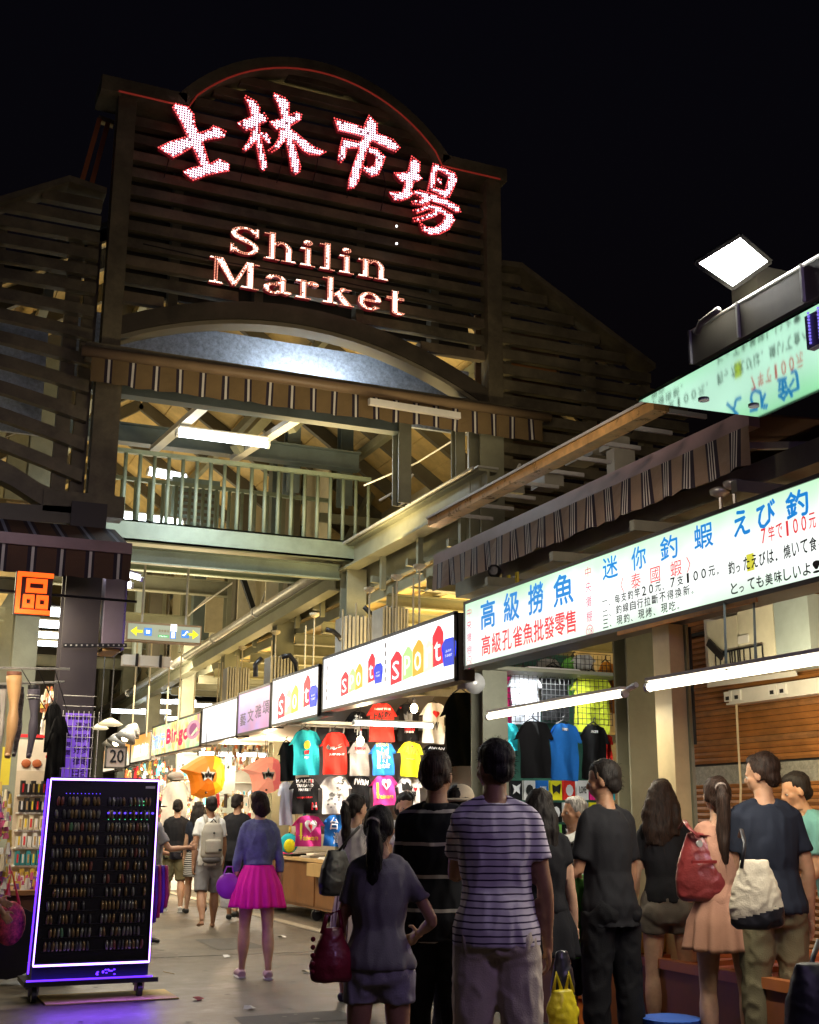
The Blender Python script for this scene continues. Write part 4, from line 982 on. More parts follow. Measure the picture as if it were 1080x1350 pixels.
# the hall's working light comes from added area lamps set further down
# pendant reflector lamps at the far left
for k, (px, py, r_) in enumerate(((145, 957, .12), (132, 962, .09))):
    p = at(px, py, Y=16 + k * 2); t = thing('pendant_lamp', ['larger cream dome pendant lamp hanging over the twenty sign', 'smaller cream dome pendant lamp beside the column'][k], 'lamp', tuple(p))
    MB().tube([p + Vector((0, 0, .0)), p + Vector((0, 0, .02)), p + Vector((0, 0, .07)), p + Vector((0, 0, .1))], [r_, r_ * 1.35, r_ * .7, r_ * .2], 16).build('shade', mat('shade_cream', (.75, .68, .45), .3, emit=(1, .85, .5), estr=.5), t, smooth=True)
    MB().tube([p + Vector((0, 0, .1)), p + Vector((0, 0, 1.3))], .008, 5).build('cord', blackm, t)
for k, (px, py) in enumerate(((165, 975), (153, 981), (172, 968), (145, 986))):
    p = at(px, py, Y=17 + k); t = thing('spot_lamp', 'silver reflector lamp above the twenty sign, %s of the cluster' % ['lowest right', 'middle', 'upper right', 'left'][k], 'lamp', tuple(p))
    MB().tube([p, p + Vector((.05, .02, .1)), p + Vector((.08, .04, .16))], [.15, .1, .03], 12).build('reflector', galv, t, smooth=True)
    MB().ell(p + Vector((0, 0, .02)), .05, 8, 6).build('bulb', bulbm, t)

# ------------------------------------------------------------------ right stalls
stm = mat('stall_white_wall', (.72, .70, .66), .6, dirt=.1)
st = thing('stall_partition', 'pale partition wall of the souvenir stall behind the hanging T-shirts', 'wall', (6.5, 18, 0))
MB().box((5.35, 15.85, 1.2), (8.2, 15.95, 3.1)).build('board', mat('peg_dark', (.10, .09, .09), .7, dirt=.2), st)
MB().box((5.0, 15.5, 2.62), (11, 20.5, 2.66)).build('ceiling', stm, st)
for k in range(12): MB().tube([(5.1 + k * .2, 15.6, 2.50), (5.12 + k * .2, 15.6, 2.62)], .01, 5).build('hook', galv, st)
MB().tube([(4.9, 15.6, 2.60), (8.2, 15.6, 2.60)], .014, 6).build('rail', galv, st)
wn2 = thing('stall_partition', 'white lit back wall of the far accessory stall behind the orange cap', 'wall', (7, 27, 0))
MB().box((5.6, 25.2, 0), (9.5, 25.3, 2.7)).build('board', stm, wn2)
for k in range(3): MB().box((5.7, 24.8, 2.1 + k * .28), (9, 25.2, 2.12 + k * .28)).build('shelf', whitep, wn2)
wn3 = thing('stall_partition', 'dim green partition behind the wire grid stall', 'wall', (7.4, 12.6, 0))
MB().box((6.3, 12.55, .0), (7.75, 12.6, 3.3)).build('board', mat('stall_green', (.03, .12, .08), .6), wn3)
MB().box((4.95, 11.75, 2.98), (7.75, 12.5, 3.02)).build('ceiling', steel, wn3)
# columns of the front row
c1 = thing('steel_column', 'green grey steel column beside the wire grid of T-shirts', 'column', (5.7, 8.5, 0))
MB().hbeam((5.72, 8.58, 0), (5.72, 8.58, 3.3), .3, .22, .02).build('shaft', steel, c1)
MB().box((5.55, 8.45, 0), (5.87, 8.47, 3.3)).build('flange', steel, c1)
c2 = thing('steel_column', 'yellow lit steel column in front of the brown shutter', 'column', (5.0, 7.1, 0))
MB().box((4.95, 7.0, 0), (5.07, 7.2, 2.73)).build('shaft', mat('column_cream', (.62, .50, .28), .4, dirt=.15), c2)
MB().box((5.075, 6.98, 0), (5.10, 7.18, 2.73)).build('flange', steel, c2)
MB().tube([(5.06, 6.91, 1.9), (5.06, 6.91, 2.7)], .012, 6).build('conduit', blackm, c2)

# shutter wall
shm = mat('shutter_brown', (.36, .15, .04), .42, var=.35, scale=3, dirt=.35, bump=.15)
shm2 = mat('shutter_brown_worn', (.36, .17, .06), .42, var=.4, scale=5, dirt=.45, bump=.15)
sh = thing('roller_shutter', 'closed brown roller shutter with grey band behind the queue at right', 'shutter', (6.5, 7, 0))
z = .02; k = 0
while z < 3.3:
    band = 1.68 < z < 1.84
    if not band:
        q = MB(); h = .046
        q.add([(6.50, 1.5, z), (6.50, 9.55, z), (6.482, 9.55, z + h * .5), (6.482, 1.5, z + h * .5), (6.50, 9.55, z + h), (6.50, 1.5, z + h)], [(0, 1, 2, 3), (3, 2, 4, 5)])
        if z > 1.0: q.build('slat', shm if (k * 7) % 5 else shm2, sh)
        else: q.build('slat', shm, sh)
    z += .05; k += 1
MB().box((6.485, 1.5, 1.69), (6.50, 9.55, 1.85)).build('grey_band', mat('band_grey', (.28, .27, .22), .6, var=.35, scale=30, bump=.4, bscale=90), sh)
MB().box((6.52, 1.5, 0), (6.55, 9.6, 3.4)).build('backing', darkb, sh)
tk = thing('cable_trunking', 'white cable trunking with sockets running along the top of the shutter', 'trunking', (6.4, 6.5, 2.3))
za_, zb_ = at(1000, 905, X=6.4).z, at(1000, 880, X=6.4).z
MB().box((6.36, 2, 2.34), (6.44, 8.2, 2.44)).build('duct', whitep, tk)
MB().box((6.33, 2, 2.32), (6.45, 8.2, 2.335)).build('duct_lip', whitep, tk)
for px, w_ in ((959, 8), (971, 8), (1018, 10), (1031, 10)):
    p = at(px, 905, X=6.35); q = MB().box((6.345, p.y - .045, 2.35), (6.36, p.y + .045, 2.43)).build('socket', white, tk)
    MB().box((6.34, p.y - .02, 2.36), (6.345, p.y + .02, 2.39)).build('socket_hole', blackm, q)
MB().tube([at(971, 920, X=6.38), at(972, 950, X=6.36), at(974, 990, X=6.38), at(977, 1040, X=6.36), at(975, 1090, X=6.38)], .010, 6).build('dangling_wire', mat('wire_beige', (.6, .5, .32), .5), tk)
ch = thing('hanging_chain', 'thin dark chain hanging beside the yellow lit column', 'chain', (6.4, 8, 1.7))
for k in range(14):
    p = at(895 + k * 1.3, 945 + k * 4.2, X=6.3); MB().bar(p, p + Vector((0, -.015, -.03)), .01, .012).build('link', blackm, ch)
# cabinets
cab = thing('electrical_cabinet', 'pale grey electrical cabinets on the wall above the right tube lamp', 'cabinet', (6.2, 7, 2.5))
cm_ = mat('cabinet_cream', (.72, .69, .55), .5, dirt=.15); cg = mat('cabinet_blue', (.38, .45, .45), .4, dirt=.15)
a_, b_ = at(933, 850, X=6.0).y, at(1022, 850, X=6.0).y
mid = at(974, 850, X=6.0).y
MB().box((6.0, mid + .01, 2.52), (6.45, a_, 2.95)).build('door', cm_, cab)
MB().box((6.0, b_, 2.52), (6.45, mid - .01, 2.97)).build('door', cm_, cab)
MB().box((6.0, b_ - .38, 2.50), (6.3, b_ - .01, 2.99)).build('side', cg, cab)
MB().box((5.97, b_, 2.985), (6.45, a_ + .05, 3.0)).build('top_edge', whitep, cab)
cag = thing('wire_basket', 'small dark wire baskets fixed to the front of the grey cabinets', 'basket', (5.98, 7, 2.55))
for y0, y1 in ((a_ - .42, a_ - .12), (b_ + .12, b_ + .48)):
    c = MB()
    for k in range(6):
        y = y0 + (y1 - y0) * k / 5; c.tube([(5.98, y, 2.56), (5.98, y, 2.68)], .006, 5)
    c.tube([(5.98, y0, 2.68), (5.98, y1, 2.68)], .008, 5).tube([(5.98, y0, 2.56), (5.98, y1, 2.56)], .008, 5).build('basket', blackm, cag)
MB().bar((5.97, a_ - .05, 2.78), (5.97, a_ - .22, 2.64), .02, .06).build('handset', blackm, cag)
MB().box((5.985, a_ - .52, 2.72), (5.998, a_ - .40, 2.78)).build('paper_note', white, cag)
MB().box((6.46, 3, 2.97), (9, 9, 3.0)).build('dark_shelf', darkb, cag)
pn = thing('white_panel', 'white notice board with dark spots left of the yellow lit column', 'board', (5.9, 8, 2.3))
a1, b1 = at(843, 850, X=5.95).y, at(853, 850, X=5.95).y
MB().box((5.95, b1 - .12, 2.25), (5.98, a1, 2.75)).build('board', cm_, pn)
for k in range(3): MB().ell((5.94, a1 - .12 - .03 * k, 2.36 + .08 * k), (.02, .05, .04), 8, 6).build('dark_knob', blackm, pn)
cs_ = thing('curved_panel', 'large curved beige panel beside the cabinets', 'panel', (6.3, 8.5, 2.6))
q = MB()
for k in range(8):
    a, b = k / 8, (k + 1) / 8
    P_ = lambda u, s: (6.3 + .1 * u, 8.15 - .75 * math.sin(u * 1.5) * s - .0, 3.1 - .62 * u)
    q.add([(6.3, 8.4, 3.1 - .62 * a), P_(a, 1), P_(b, 1), (6.3, 8.4, 3.1 - .62 * b)], [(0, 1, 2, 3), (3, 2, 1, 0)])
q.build('panel', whitep, cs_)
# round heads above the sign
for k, (px, py) in enumerate(((950, 655), (968, 645))):
    p = at(px, py, X=5.2); t = thing('ceiling_spot', ['left', 'right'][k] + ' one of two small grey dome lamps behind the top of the fish sign', 'lamp', tuple(p))
    MB().tube([p, p + Vector((0, 0, .02)), p + Vector((0, 0, .05)), p + Vector((0, 0, .07))], [.03, .07, .075, .03], 14).build('dome', galv, t, smooth=True); MB().tube([p + Vector((0, 0, -.1)), p], .015, 6).build('stem', galv, t)
cam2 = thing('security_camera', 'dark round camera housing under the left end of the mauve awning', 'camera', tuple(at(655, 755, X=5.1)))
p = at(655, 756, X=5.1); MB().tube([p + Vector((-.08, -.1, 0)), p + Vector((.05, .1, .02))], .06, 14).build('housing', blackm, cam2, smooth=True)
MB().tube([p + Vector((-.085, -.108, 0)), p + Vector((-.08, -.1, 0))], .04, 14).build('lens', mat('lens_glass', (.05, .05, .06), .1), cam2)
for k, px in enumerate((672, 683)):
    p = at(px, 752, X=5.2); tag(MB().box((5.18, p.y - .02, 3.3), (5.2, p.y + .02, 3.6)).build('yellow_strut', mat('strut_yellow', (.6, .5, .05), .5)), '%s of two short yellow struts above the blue fish lettering' % ['left', 'right'][k], 'strut')
prj = thing('spot_light', 'silver spotlight on a white arm at the end of the T-shirt wall', 'lamp', tuple(at(620, 900, X=5.6)))
p = at(622, 900, X=5.6); MB().tube([p, p + Vector((-.02, -.12, -.02))], [.05, .11], 16).build('reflector', galv, prj, smooth=True)
MB().bar(p + Vector((0, .3, .0)), p, .05, .09).build('arm', mat('arm_grey', (.45, .42, .38), .5), prj)

# ------------------------------------------------------------------ T-shirts
def cloth_mat(name, col): return mat('cloth_' + name, col, .85, var=.06, scale=20, bump=.25, bscale=160, spec=.2)
def tshirt(Cx, Y_, ztop, w, h, cm, label, tilt=0, prints=(), group='T-shirts on the souvenir wall', hanger=True, sleeve=.30, seed=0, rz=0, kind='round'):
    """hangs facing the camera; Cx centre, ztop collar height"""
    t = thing('t_shirt', label, 't-shirt', (Cx, Y_, ztop - h), group=group)
    rs = random.Random(seed or int(Cx * 1000 + ztop * 77)); ph = rs.uniform(0, 9)
    M = Matrix.Rotation(R(rz + rs.uniform(-9, 9)), 4, 'Z') @ Matrix.Rotation(R(tilt + rs.uniform(-3.5, 3.5)), 4, 'Y')
    def P(u, v, b=0):   # u -1..1, v 0 (hem)..1 (collar)
        hw = w * (.385 + .03 * (1 - v) ** 2 - (.10 * max(0, v - .86) / .14))
        x = hw * u; z = h * v - h * (.05 * (abs(u) ** 1.6) * max(0, v - .8) / .2)
        y = -.022 * math.sin(u * 5 + ph + v * 2) * (1.2 - v) - .016 * math.sin(v * 9 + u * 3.5 + ph) - .009 * math.sin(u * 13 + v * 7 + ph) - .03 * (1 - abs(u)) * v
        return Vector((x, y - .02 + b, z))
    NU, NV = 10, 12; vs = []; fs = []
    for sd in (0, 1):
        for j in range(NV + 1):
            for i in range(NU + 1):
                u, v = -1 + 2 * i / NU, j / NV
                p = P(u, v, .035 * sd * (1 - u * u))
                if v > .93 and abs(u) < .34: p.z -= h * .055 * (1 - (u / .34) ** 2) * (1 if not sd else .2)
                vs.append(p)
    n1 = (NU + 1) * (NV + 1)
    for j in range(NV):
        for i in range(NU):
            a = j * (NU + 1) + i; f = (a, a + 1, a + NU + 2, a + NU + 1)
            fs.append(f); fs.append(tuple(n1 + k for k in reversed(f)))
    mb = MB().add([M @ v for v in vs], fs)
    for s in (-1, 1):     # sleeves
        sv = []; sf = []
        a, b = P(s * .95, .99), P(s * .98, .70)
        for sd in (0, 1):
            for i in range(4):
                f = i / 3
                tp = a + Vector((s * w * sleeve * .5 * f, 0, -h * .17 * f)); bt = b + Vector((s * w * sleeve * .42 * f, 0, -h * .03 * f - .01))
                for k in range(4):
                    q = tp.lerp(bt, k / 3); q.y += -.012 * math.sin(k * 2 + f * 3 + ph) + .03 * sd - .005; sv.append(q)
        for sd in (0, 1):
            for i in range(3):
                for k in range(3):
                    q = (sd * 16 + i * 4 + k, sd * 16 + i * 4 + k + 1, sd * 16 + (i + 1) * 4 + k + 1, sd * 16 + (i + 1) * 4 + k)
                    sf.append(q if (s > 0) != bool(sd) else tuple(reversed(q)))
        mb.add([M @ v for v in sv], sf)
    o = bpy.data.objects.new('cloth', None) if 0 else mb.build('cloth', cm, t, smooth=True, local=True)
    if hanger:
        MB().tube([M @ Vector((-w * .2, .01, h * .97)), M @ Vector((0, .01, h * 1.05)), M @ Vector((w * .2, .01, h * .97))], .008, 6).tube([M @ Vector((0, .01, h * 1.05)), M @ Vector((.0, .01, h * 1.1)), M @ Vector((.02, .01, h * 1.13))], .006, 6).build('hanger', blackm, t, local=True)
    for pr in prints:
        kd, mt_, u, v, pw, ph_ = pr[:6]
        x0, z0 = w * u - pw * w / 2, h * v - ph_ * h / 2; yb = -.075
        c = MB()
        if kd == 'heart': poly = [(x0 + pw * w * a, z0 + ph_ * h * b) for a, b in ((.5, 0), (.95, .55), (1, .8), (.85, 1), (.65, 1), (.5, .82), (.35, 1), (.15, 1), (0, .8), (.05, .55))]; c.prism([(a, b) for a, b in poly], ((0, yb, 0), FX, FY, (0, -1, 0)), .001)
        elif kd == 'poly': c.prism([(x0 + pw * w * a, z0 + ph_ * h * b) for a, b in pr[6]], ((0, yb, 0), FX, FY, (0, -1, 0)), .001)
        else: put_text(c, kd, (x0, yb, z0), FX, FY, pw * w, ph_ * h, 0, .002, .002)
        # lay the print onto the cloth
        nv = []
        for q in c.v:
            q = Vector(q); hw = w * .40; uu = max(-1, min(1, q.x / hw)); vv = max(0, min(1, q.z / h))
            base = P(uu, vv); q.y = base.y - .006 + (q.y - yb) ; nv.append(tuple(M @ q))
        c.v = nv; c.build('print', mt_, t, local=True)
    return t
def tee_px(x0, x1, yt, yb, Y_, col, label, **k):
    a, b = at(x0, yt, Y=Y_), at(x1, yt, Y=Y_); c = at((x0 + x1) / 2, yb, Y=Y_); tp = at((x0 + x1) / 2, yt, Y=Y_)
    return tshirt((a.x + b.x) / 2, Y_, tp.z, (b.x - a.x), tp.z - c.z, col, label, **k)
C = {n: cloth_mat(n, c) for n, c in dict(cyan=(.03, .50, .60), red=(.72, .03, .02), black=(.007, .007, .008), grey=(.36, .34, .31), white=(.74, .73, .71), yellow=(.82, .74, .02), blue=(.02, .17, .58), pink=(.80, .06, .32), green=(.2, .55, .1), navy=(.03, .04, .12), magenta=(.75, .02, .22), lime=(.62, .70, .05), pale=(.6, .62, .72), orange=(.8, .3, .03)).items()}
pw_, pk_, pr_, pg_ = mat('print_white', (.8, .8, .8), .7, var=0), mat('print_black', (.01, .01, .01), .7, var=0), mat('print_red', (.7, .02, .03), .7, var=0), mat('print_grey', (.16, .16, .16), .7, var=0)
py_, po_ = mat('print_yellow', (.85, .65, .05), .7, var=0), mat('print_orange', (.8, .25, .03), .7, var=0)
sw = [(0, .35), (.12, .05), (.35, 0), (1, .9), (.4, .42), (.22, .45), (.12, .75)]
blob = [(.1, 0), (.5, .1), (.9, 0), (1, .4), (.8, .55), (.95, 1), (.6, .8), (.35, 1), (.3, .7), (0, .85), (.15, .4)]
Y1_ = 15.55
tee_px(383, 426, 962, 1022, Y1_, C['cyan'], 'cyan T-shirt with small round print, upper left of the souvenir wall', prints=[('poly', py_, 0, .66, .20, .20, [(.5 + .5 * math.cos(k * .785), .5 + .5 * math.sin(k * .785)) for k in range(8)]), ('poly', pr_, 0, .5, .16, .1, blob), ('POP', pw_, 0, .38, .16, .05)])
tee_px(423, 461, 965, 1021, Y1_ - .05, C['red'], 'red T-shirt with grey and white tick mark beside the cyan one', prints=[('poly', pg_, -.02, .66, .58, .18, sw), ('poly', pw_, .0, .62, .50, .10, sw), ('JUST DO IT', pw_, .05, .46, .5, .05)])
tee_px(459, 489, 978, 1023, Y1_ + .1, C['grey'], 'plain grey T-shirt with small red lettering', prints=[('TAIWAN', pr_, 0, .8, .5, .08), ('SINCE', pw_, 0, .68, .4, .05)])
tee_px(455, 486, 938, 978, Y1_ + .15, C['black'], 'black T-shirt with white and red brush characters at the top of the wall', prints=[('青年', pw_, .0, .6, .3, .6), ('!', pr_, .15, .4, .06, .3)])
tee_px(484, 523, 927, 978, Y1_ - .1, C['red'], 'red T-shirt printed HAPPY in black, top row', prints=[('I WANT TO BE', pw_, 0, .84, .5, .05), ('HAPPY', pk_, 0, .66, .56, .2)])
tee_px(521, 556, 928, 977, Y1_, C['black'], 'black T-shirt with grey figure and red lettering, top row', prints=[('poly', pg_, -.02, .6, .3, .4, blob), ('TAIWAN', pr_, 0, .3, .36, .08), ('1988', pw_, 0, .24, .3, .05), ('heart', pr_, -.3, .88, .1, .06)])
tee_px(552, 588, 926, 980, Y1_ - .15, C['white'], 'white T-shirt with red heart and letter W', prints=[('heart', pr_, .04, .70, .32, .17), ('W', pk_, .06, .42, .24, .2)])
tee_px(487, 523, 979, 1022, Y1_ - .06, C['blue'], 'blue T-shirt with white ink picture', prints=[('TAIWAN', py_, 0, .93, .6, .10), ('poly', pw_, 0, .6, .5, .5, blob), ('poly', pg_, 0.05, .62, .3, .3, blob), ('台北城', pw_, 0, .28, .52, .14)])
tee_px(522, 557, 978, 1024, Y1_ - .1, C['yellow'], 'yellow T-shirt printed TAIWAN in red', prints=[('TAIWAN', po_, 0, .74, .66, .22), ('FORMOSA', pg_, 0, .5, .3, .03), ('heart', pr_, -.03, .86, .1, .06)])
tee_px(381, 426, 1024, 1073, Y1_ - .02, C['black'], 'black T-shirt with rows of white and red words and a red badge', hanger=False, prints=[('MAKE I', pw_, -.05, .88, .5, .09), ('THAILAND', pw_, -.05, .76, .5, .08), ('MARKET', pw_, -.05, .65, .4, .07), ('heart', pr_, .14, .88, .1, .09), ('very good so so', pr_, -.05, .44, .45, .06), ('poly', pr_, .24, .2, .16, .2, rect(0, 0, 1, 1)), ('hot', pw_, .24, .2, .1, .07)])
tee_px(422, 464, 1023, 1073, Y1_ + .02, C['white'], 'white T-shirt covered in small map drawings', hanger=False, prints=[('poly', pg_, random.uniform(-.25, .25), random.uniform(.15, .85), .07, .05, blob) for k in range(16)] + [('S', pk_, .22, .85, .08, .12), ('台灣小吃', pg_, 0, .5, .4, .08)])
tee_px(459, 489, 1022, 1068, Y1_ + .05, C['black'], 'black T-shirt printed IWAN in white partly behind the white one', hanger=False, prints=[('IWAN', pw_, .0, .8, .6, .16)])
tee_px(488, 525, 1022, 1062, Y1_ - .03, C['pink'], 'pink T-shirt with white heart and yellow Taiwan, under the blue one', hanger=False, prints=[('heart', pw_, .06, .68, .42, .36), ('heart', pr_, .06, .66, .18, .18), ('I', py_, -.26, .5, .05, .5), ('Taiwan', py_, 0, .3, .6, .14)])
tee_px(522, 556, 1024, 1066, Y1_ - .03, C['white'], 'white T-shirt with black brush sketch under the yellow one', hanger=False, prints=[('poly', pk_, -.1, .7, .4, .3, blob), ('台灣', pk_, .05, .4, .4, .3), ('heart', pr_, .22, .6, .14, .12)])
tee_px(386, 427, 1075, 1116, Y1_ - .25, C['pink'], 'pink T-shirt with white heart above the counter, lowest row', hanger=False, prints=[('heart', pw_, .06, .64, .42, .40), ('heart', pr_, .06, .62, .16, .18), ('I', py_, -.24, .5, .05, .5), ('Taiwan', py_, 0, .28, .6, .16)])
tee_px(424, 458, 1074, 1116, Y1_ - .2, C['blue'], 'blue T-shirt with tall white characters above the counter', hanger=False, prints=[('台', pw_, -.08, .72, .34, .38), ('灣', pw_, .1, .26, .34, .38)])
tee_px(369, 392, 978, 1030, Y1_ + .15, C['black'], 'plain black T-shirt half behind the cyan one')
tee_px(366, 390, 1030, 1088, Y1_ + .15, C['pale'], 'pale grey dress hanging at the left end of the souvenir wall', hanger=False)
tee_px(583, 640, 912, 1010, 13.6, C['black'], 'large dark shirt hanging right of the white heart shirt', group='T-shirts on the souvenir wall')
tee_px(556, 590, 982, 1006, Y1_, C['black'], 'black T-shirt with pale lettering behind the blurred head', hanger=False, prints=[('AIWAN', pw_, 0, .8, .6, .14)])
cf = thing('framed_prints', 'cyan and yellow round plush tag on the counter below the grey dress', 'toy', tuple(at(382, 1113, Y=16)))
p = at(381, 1112, Y=16.0); MB().ell(p, (.13, .03, .13), 14, 8).build('disc', C['cyan'], cf); MB().ell(p + Vector((0, -.03, -.03)), (.08, .03, .09), 12, 8).build('shape', C['yellow'], cf)
# wire grid stall shirts
Y2_ = 12.2; G2 = 'T-shirts in the wire grid stall'
tee_px(655, 682, 879, 957, Y2_ + .1, C['magenta'], 'bright pink T-shirt at the left end of the wire grid', group=G2)
tee_px(668, 714, 882, 955, Y2_, C['pale'], 'pale lilac T-shirt behind the wire grid', group=G2)
tee_px(706, 752, 877, 950, Y2_ + .05, C['black'], 'black T-shirt with small white mark behind the wire grid', group=G2, prints=[('poly', pw_, .12, .72, .1, .14, blob)])
tee_px(750, 803, 886, 966, Y2_ - .05, C['lime'], 'large yellow T-shirt hanging behind the wire grid', group=G2)
tee_px(752, 785, 863, 890, Y2_ + .2, C['white'], 'white T-shirt folded over the top of the wire grid', group=G2, hanger=False)
tee_px(656, 684, 953, 990, Y2_ - .15, C['cyan'], 'cyan T-shirt below the pink one in the grid stall', group=G2, hanger=False)
tee_px(679, 729, 950, 1026, Y2_ - .35, C['black'], 'black T-shirt hanging in front of the grid, left of the blue one', group=G2)
tee_px(718, 764, 953, 1029, Y2_ - .3, C['blue'], 'plain bright blue T-shirt in front of the wire grid', group=G2, prints=[('poly', pg_, -.02, .88, .22, .05, rect(0, 0, 1, 1)), ('NET', pw_, -.02, .88, .18, .035)])
tee_px(760, 799, 955, 1028, Y2_ - .25, C['black'], 'black T-shirt with a white neck label right of the blue one', group=G2, prints=[('poly', pg_, -.05, .86, .22, .05, rect(0, 0, 1, 1)), ('NET', pw_, -.05, .86, .18, .035)])
tee_px(790, 806, 968, 1010, Y2_, C['red'], 'strip of a red and white T-shirt beside the green column', group=G2, hanger=False)
tee_px(700, 742, 868, 930, Y2_ + .3, C['grey'], 'grey T-shirt deep behind the black ones of the wire grid stall', group=G2)
tee_px(735, 772, 866, 925, Y2_ + .28, C['green'], 'green T-shirt half hidden between the black and yellow ones', group=G2)
tee_px(786, 812, 872, 940, Y2_ + .22, C['orange'], 'orange T-shirt behind the right edge of the yellow one', group=G2)
gd = thing('wire_grid', 'black wire display grid that the stall T-shirts hang on', 'grid', (7, 12.1, 2))
ga_, gb_ = at(655, 900, Y=12.08), at(806, 900, Y=12.08)
for k in range(27):
    x = ga_.x + (gb_.x - ga_.x) * k / 26; MB().tube([(x, 12.08, 2.45), (x, 12.08, 3.25)], .0035 if k % 9 else .008, 5).build('upright_wire', blackm, gd)
for k in range(14):
    z = 2.46 + k * .062; MB().tube([(ga_.x, 12.075, z), (gb_.x, 12.075, z)], .0035, 5).build('cross_wire', blackm, gd)
# lower rack of flat packed prints
cols = ['black', 'white', 'red', 'green', 'navy', 'white', 'yellow', 'white', 'black', 'red', 'blue', 'white', 'magenta', 'black', 'pale', 'yellow', 'navy', 'cyan']
for r_ in range(3):
    for k in range(8):
        px = 672 + k * 17.5; py = 1029 + r_ * 29
        if px > 806: continue
        ci = cols[(k * 5 + r_ * 3) % len(cols)]
        a, b = at(px, py, Y=12.1), at(px + 15.5, py + 26, Y=12.1)
        t = thing('folded_shirt', '%s folded shirt in the low rack, row %s, %s' % (ci, ['one', 'two', 'three'][r_], ['leftmost', 'second along', 'third along', 'fourth along', 'fifth along', 'sixth along', 'seventh along', 'eighth along'][k]), 'folded shirt', (a.x, 12.1, b.z), group='folded printed shirts under the wire grid')
        MB().box((a.x, 12.08, b.z), (b.x, 12.12, a.z)).build('cloth', C[ci], t)
        mt_ = pk_ if ci in ('white', 'yellow', 'pale', 'cyan', 'green') else pw_
        if (k + r_) % 3 == 0: c = MB().prism([(a.x + (b.x - a.x) * u, b.z + (a.z - b.z) * v) for u, v in ((.2, .3), (.5, .45), (.8, .3), (.75, .6), (.9, .85), (.5, .7), (.15, .8), (.3, .55))], ((0, 12.078, 0), FX, FY, (0, -1, 0)), .002)
        elif (k + r_) % 3 == 1: c = MB().prism([((a.x + b.x) / 2 + (b.x - a.x) * .33 * math.cos(q * .7), (a.z + b.z) / 2 + (a.z - b.z) * .3 * math.sin(q * .7)) for q in range(9)], ((0, 12.078, 0), FX, FY, (0, -1, 0)), .002)
        else: c = put_text(MB(), ['台灣', 'LOVE', '福', 'OK'][(k + r_) % 4], (a.x + (b.x - a.x) * .2, 12.078, b.z + (a.z - b.z) * .35), FX, FY, (b.x - a.x) * .6, (a.z - b.z) * .35, 0, .001, .002)
        c.build('print', mt_, t)
# bulbs
for k, (px, py, X_, e) in enumerate(((475, 977, 5.6, 40), (546, 934, 5.9, 30), (301, 1000, 5.3, 60), (352, 1004, 5.3, 60), (268, 985, 5.4, 30), (215, 1010, 5.4, 25), (188, 1012, 5.4, 20))):
    Yb = [15.1, 15.0, 20.5, 19, 24, 28, 31][k]
    p = at(px, py, Y=Yb); t = thing('hanging_bulb', 'bare glowing bulb %s' % ['in front of the grey T-shirt', 'beside the white heart shirt', 'behind the orange cap lantern', 'inside the pink cap lantern', 'left of the orange cap lantern', 'above the dark haired shoppers', 'farthest down the stall row'][k], 'lamp', tuple(p), group='bare bulbs in the stalls')
    MB().ell(p, (.05, .05, .065), 12, 8).build('glass', bulbm, t, smooth=True)
    MB().tube([p + Vector((0, 0, .06)), p + Vector((0, 0, .13))], .02, 8).build('socket', blackm, t)
    MB().tube([p + Vector((0, 0, .13)), p + Vector((0, 0, .5))], .005, 4).build('cord', blackm, t)
    light('POINT', p + Vector((0, -.12, -.02)), e, (1, .72, .42), .06)
tube_lamp((5.6, 14.9, 2.60), (6.7, 14.9, 2.60), 'white tube under the stall ceiling above the red T-shirts', tube_w, .025, True, 45, (1, .98, .92))
tube_lamp((6.5, 11.9, 3.0), (7.15, 11.9, 3.0), 'white tube behind the bottom edge of the fish sign', tube_w, .02, True, 30, (.95, 1, .95))
tube_lamp((5.4, 22.5, 2.55), (7.0, 22.5, 2.55), 'white tube in the stall behind the orange cap lantern', tube_w, .03, True, 60, (1, .97, .9))

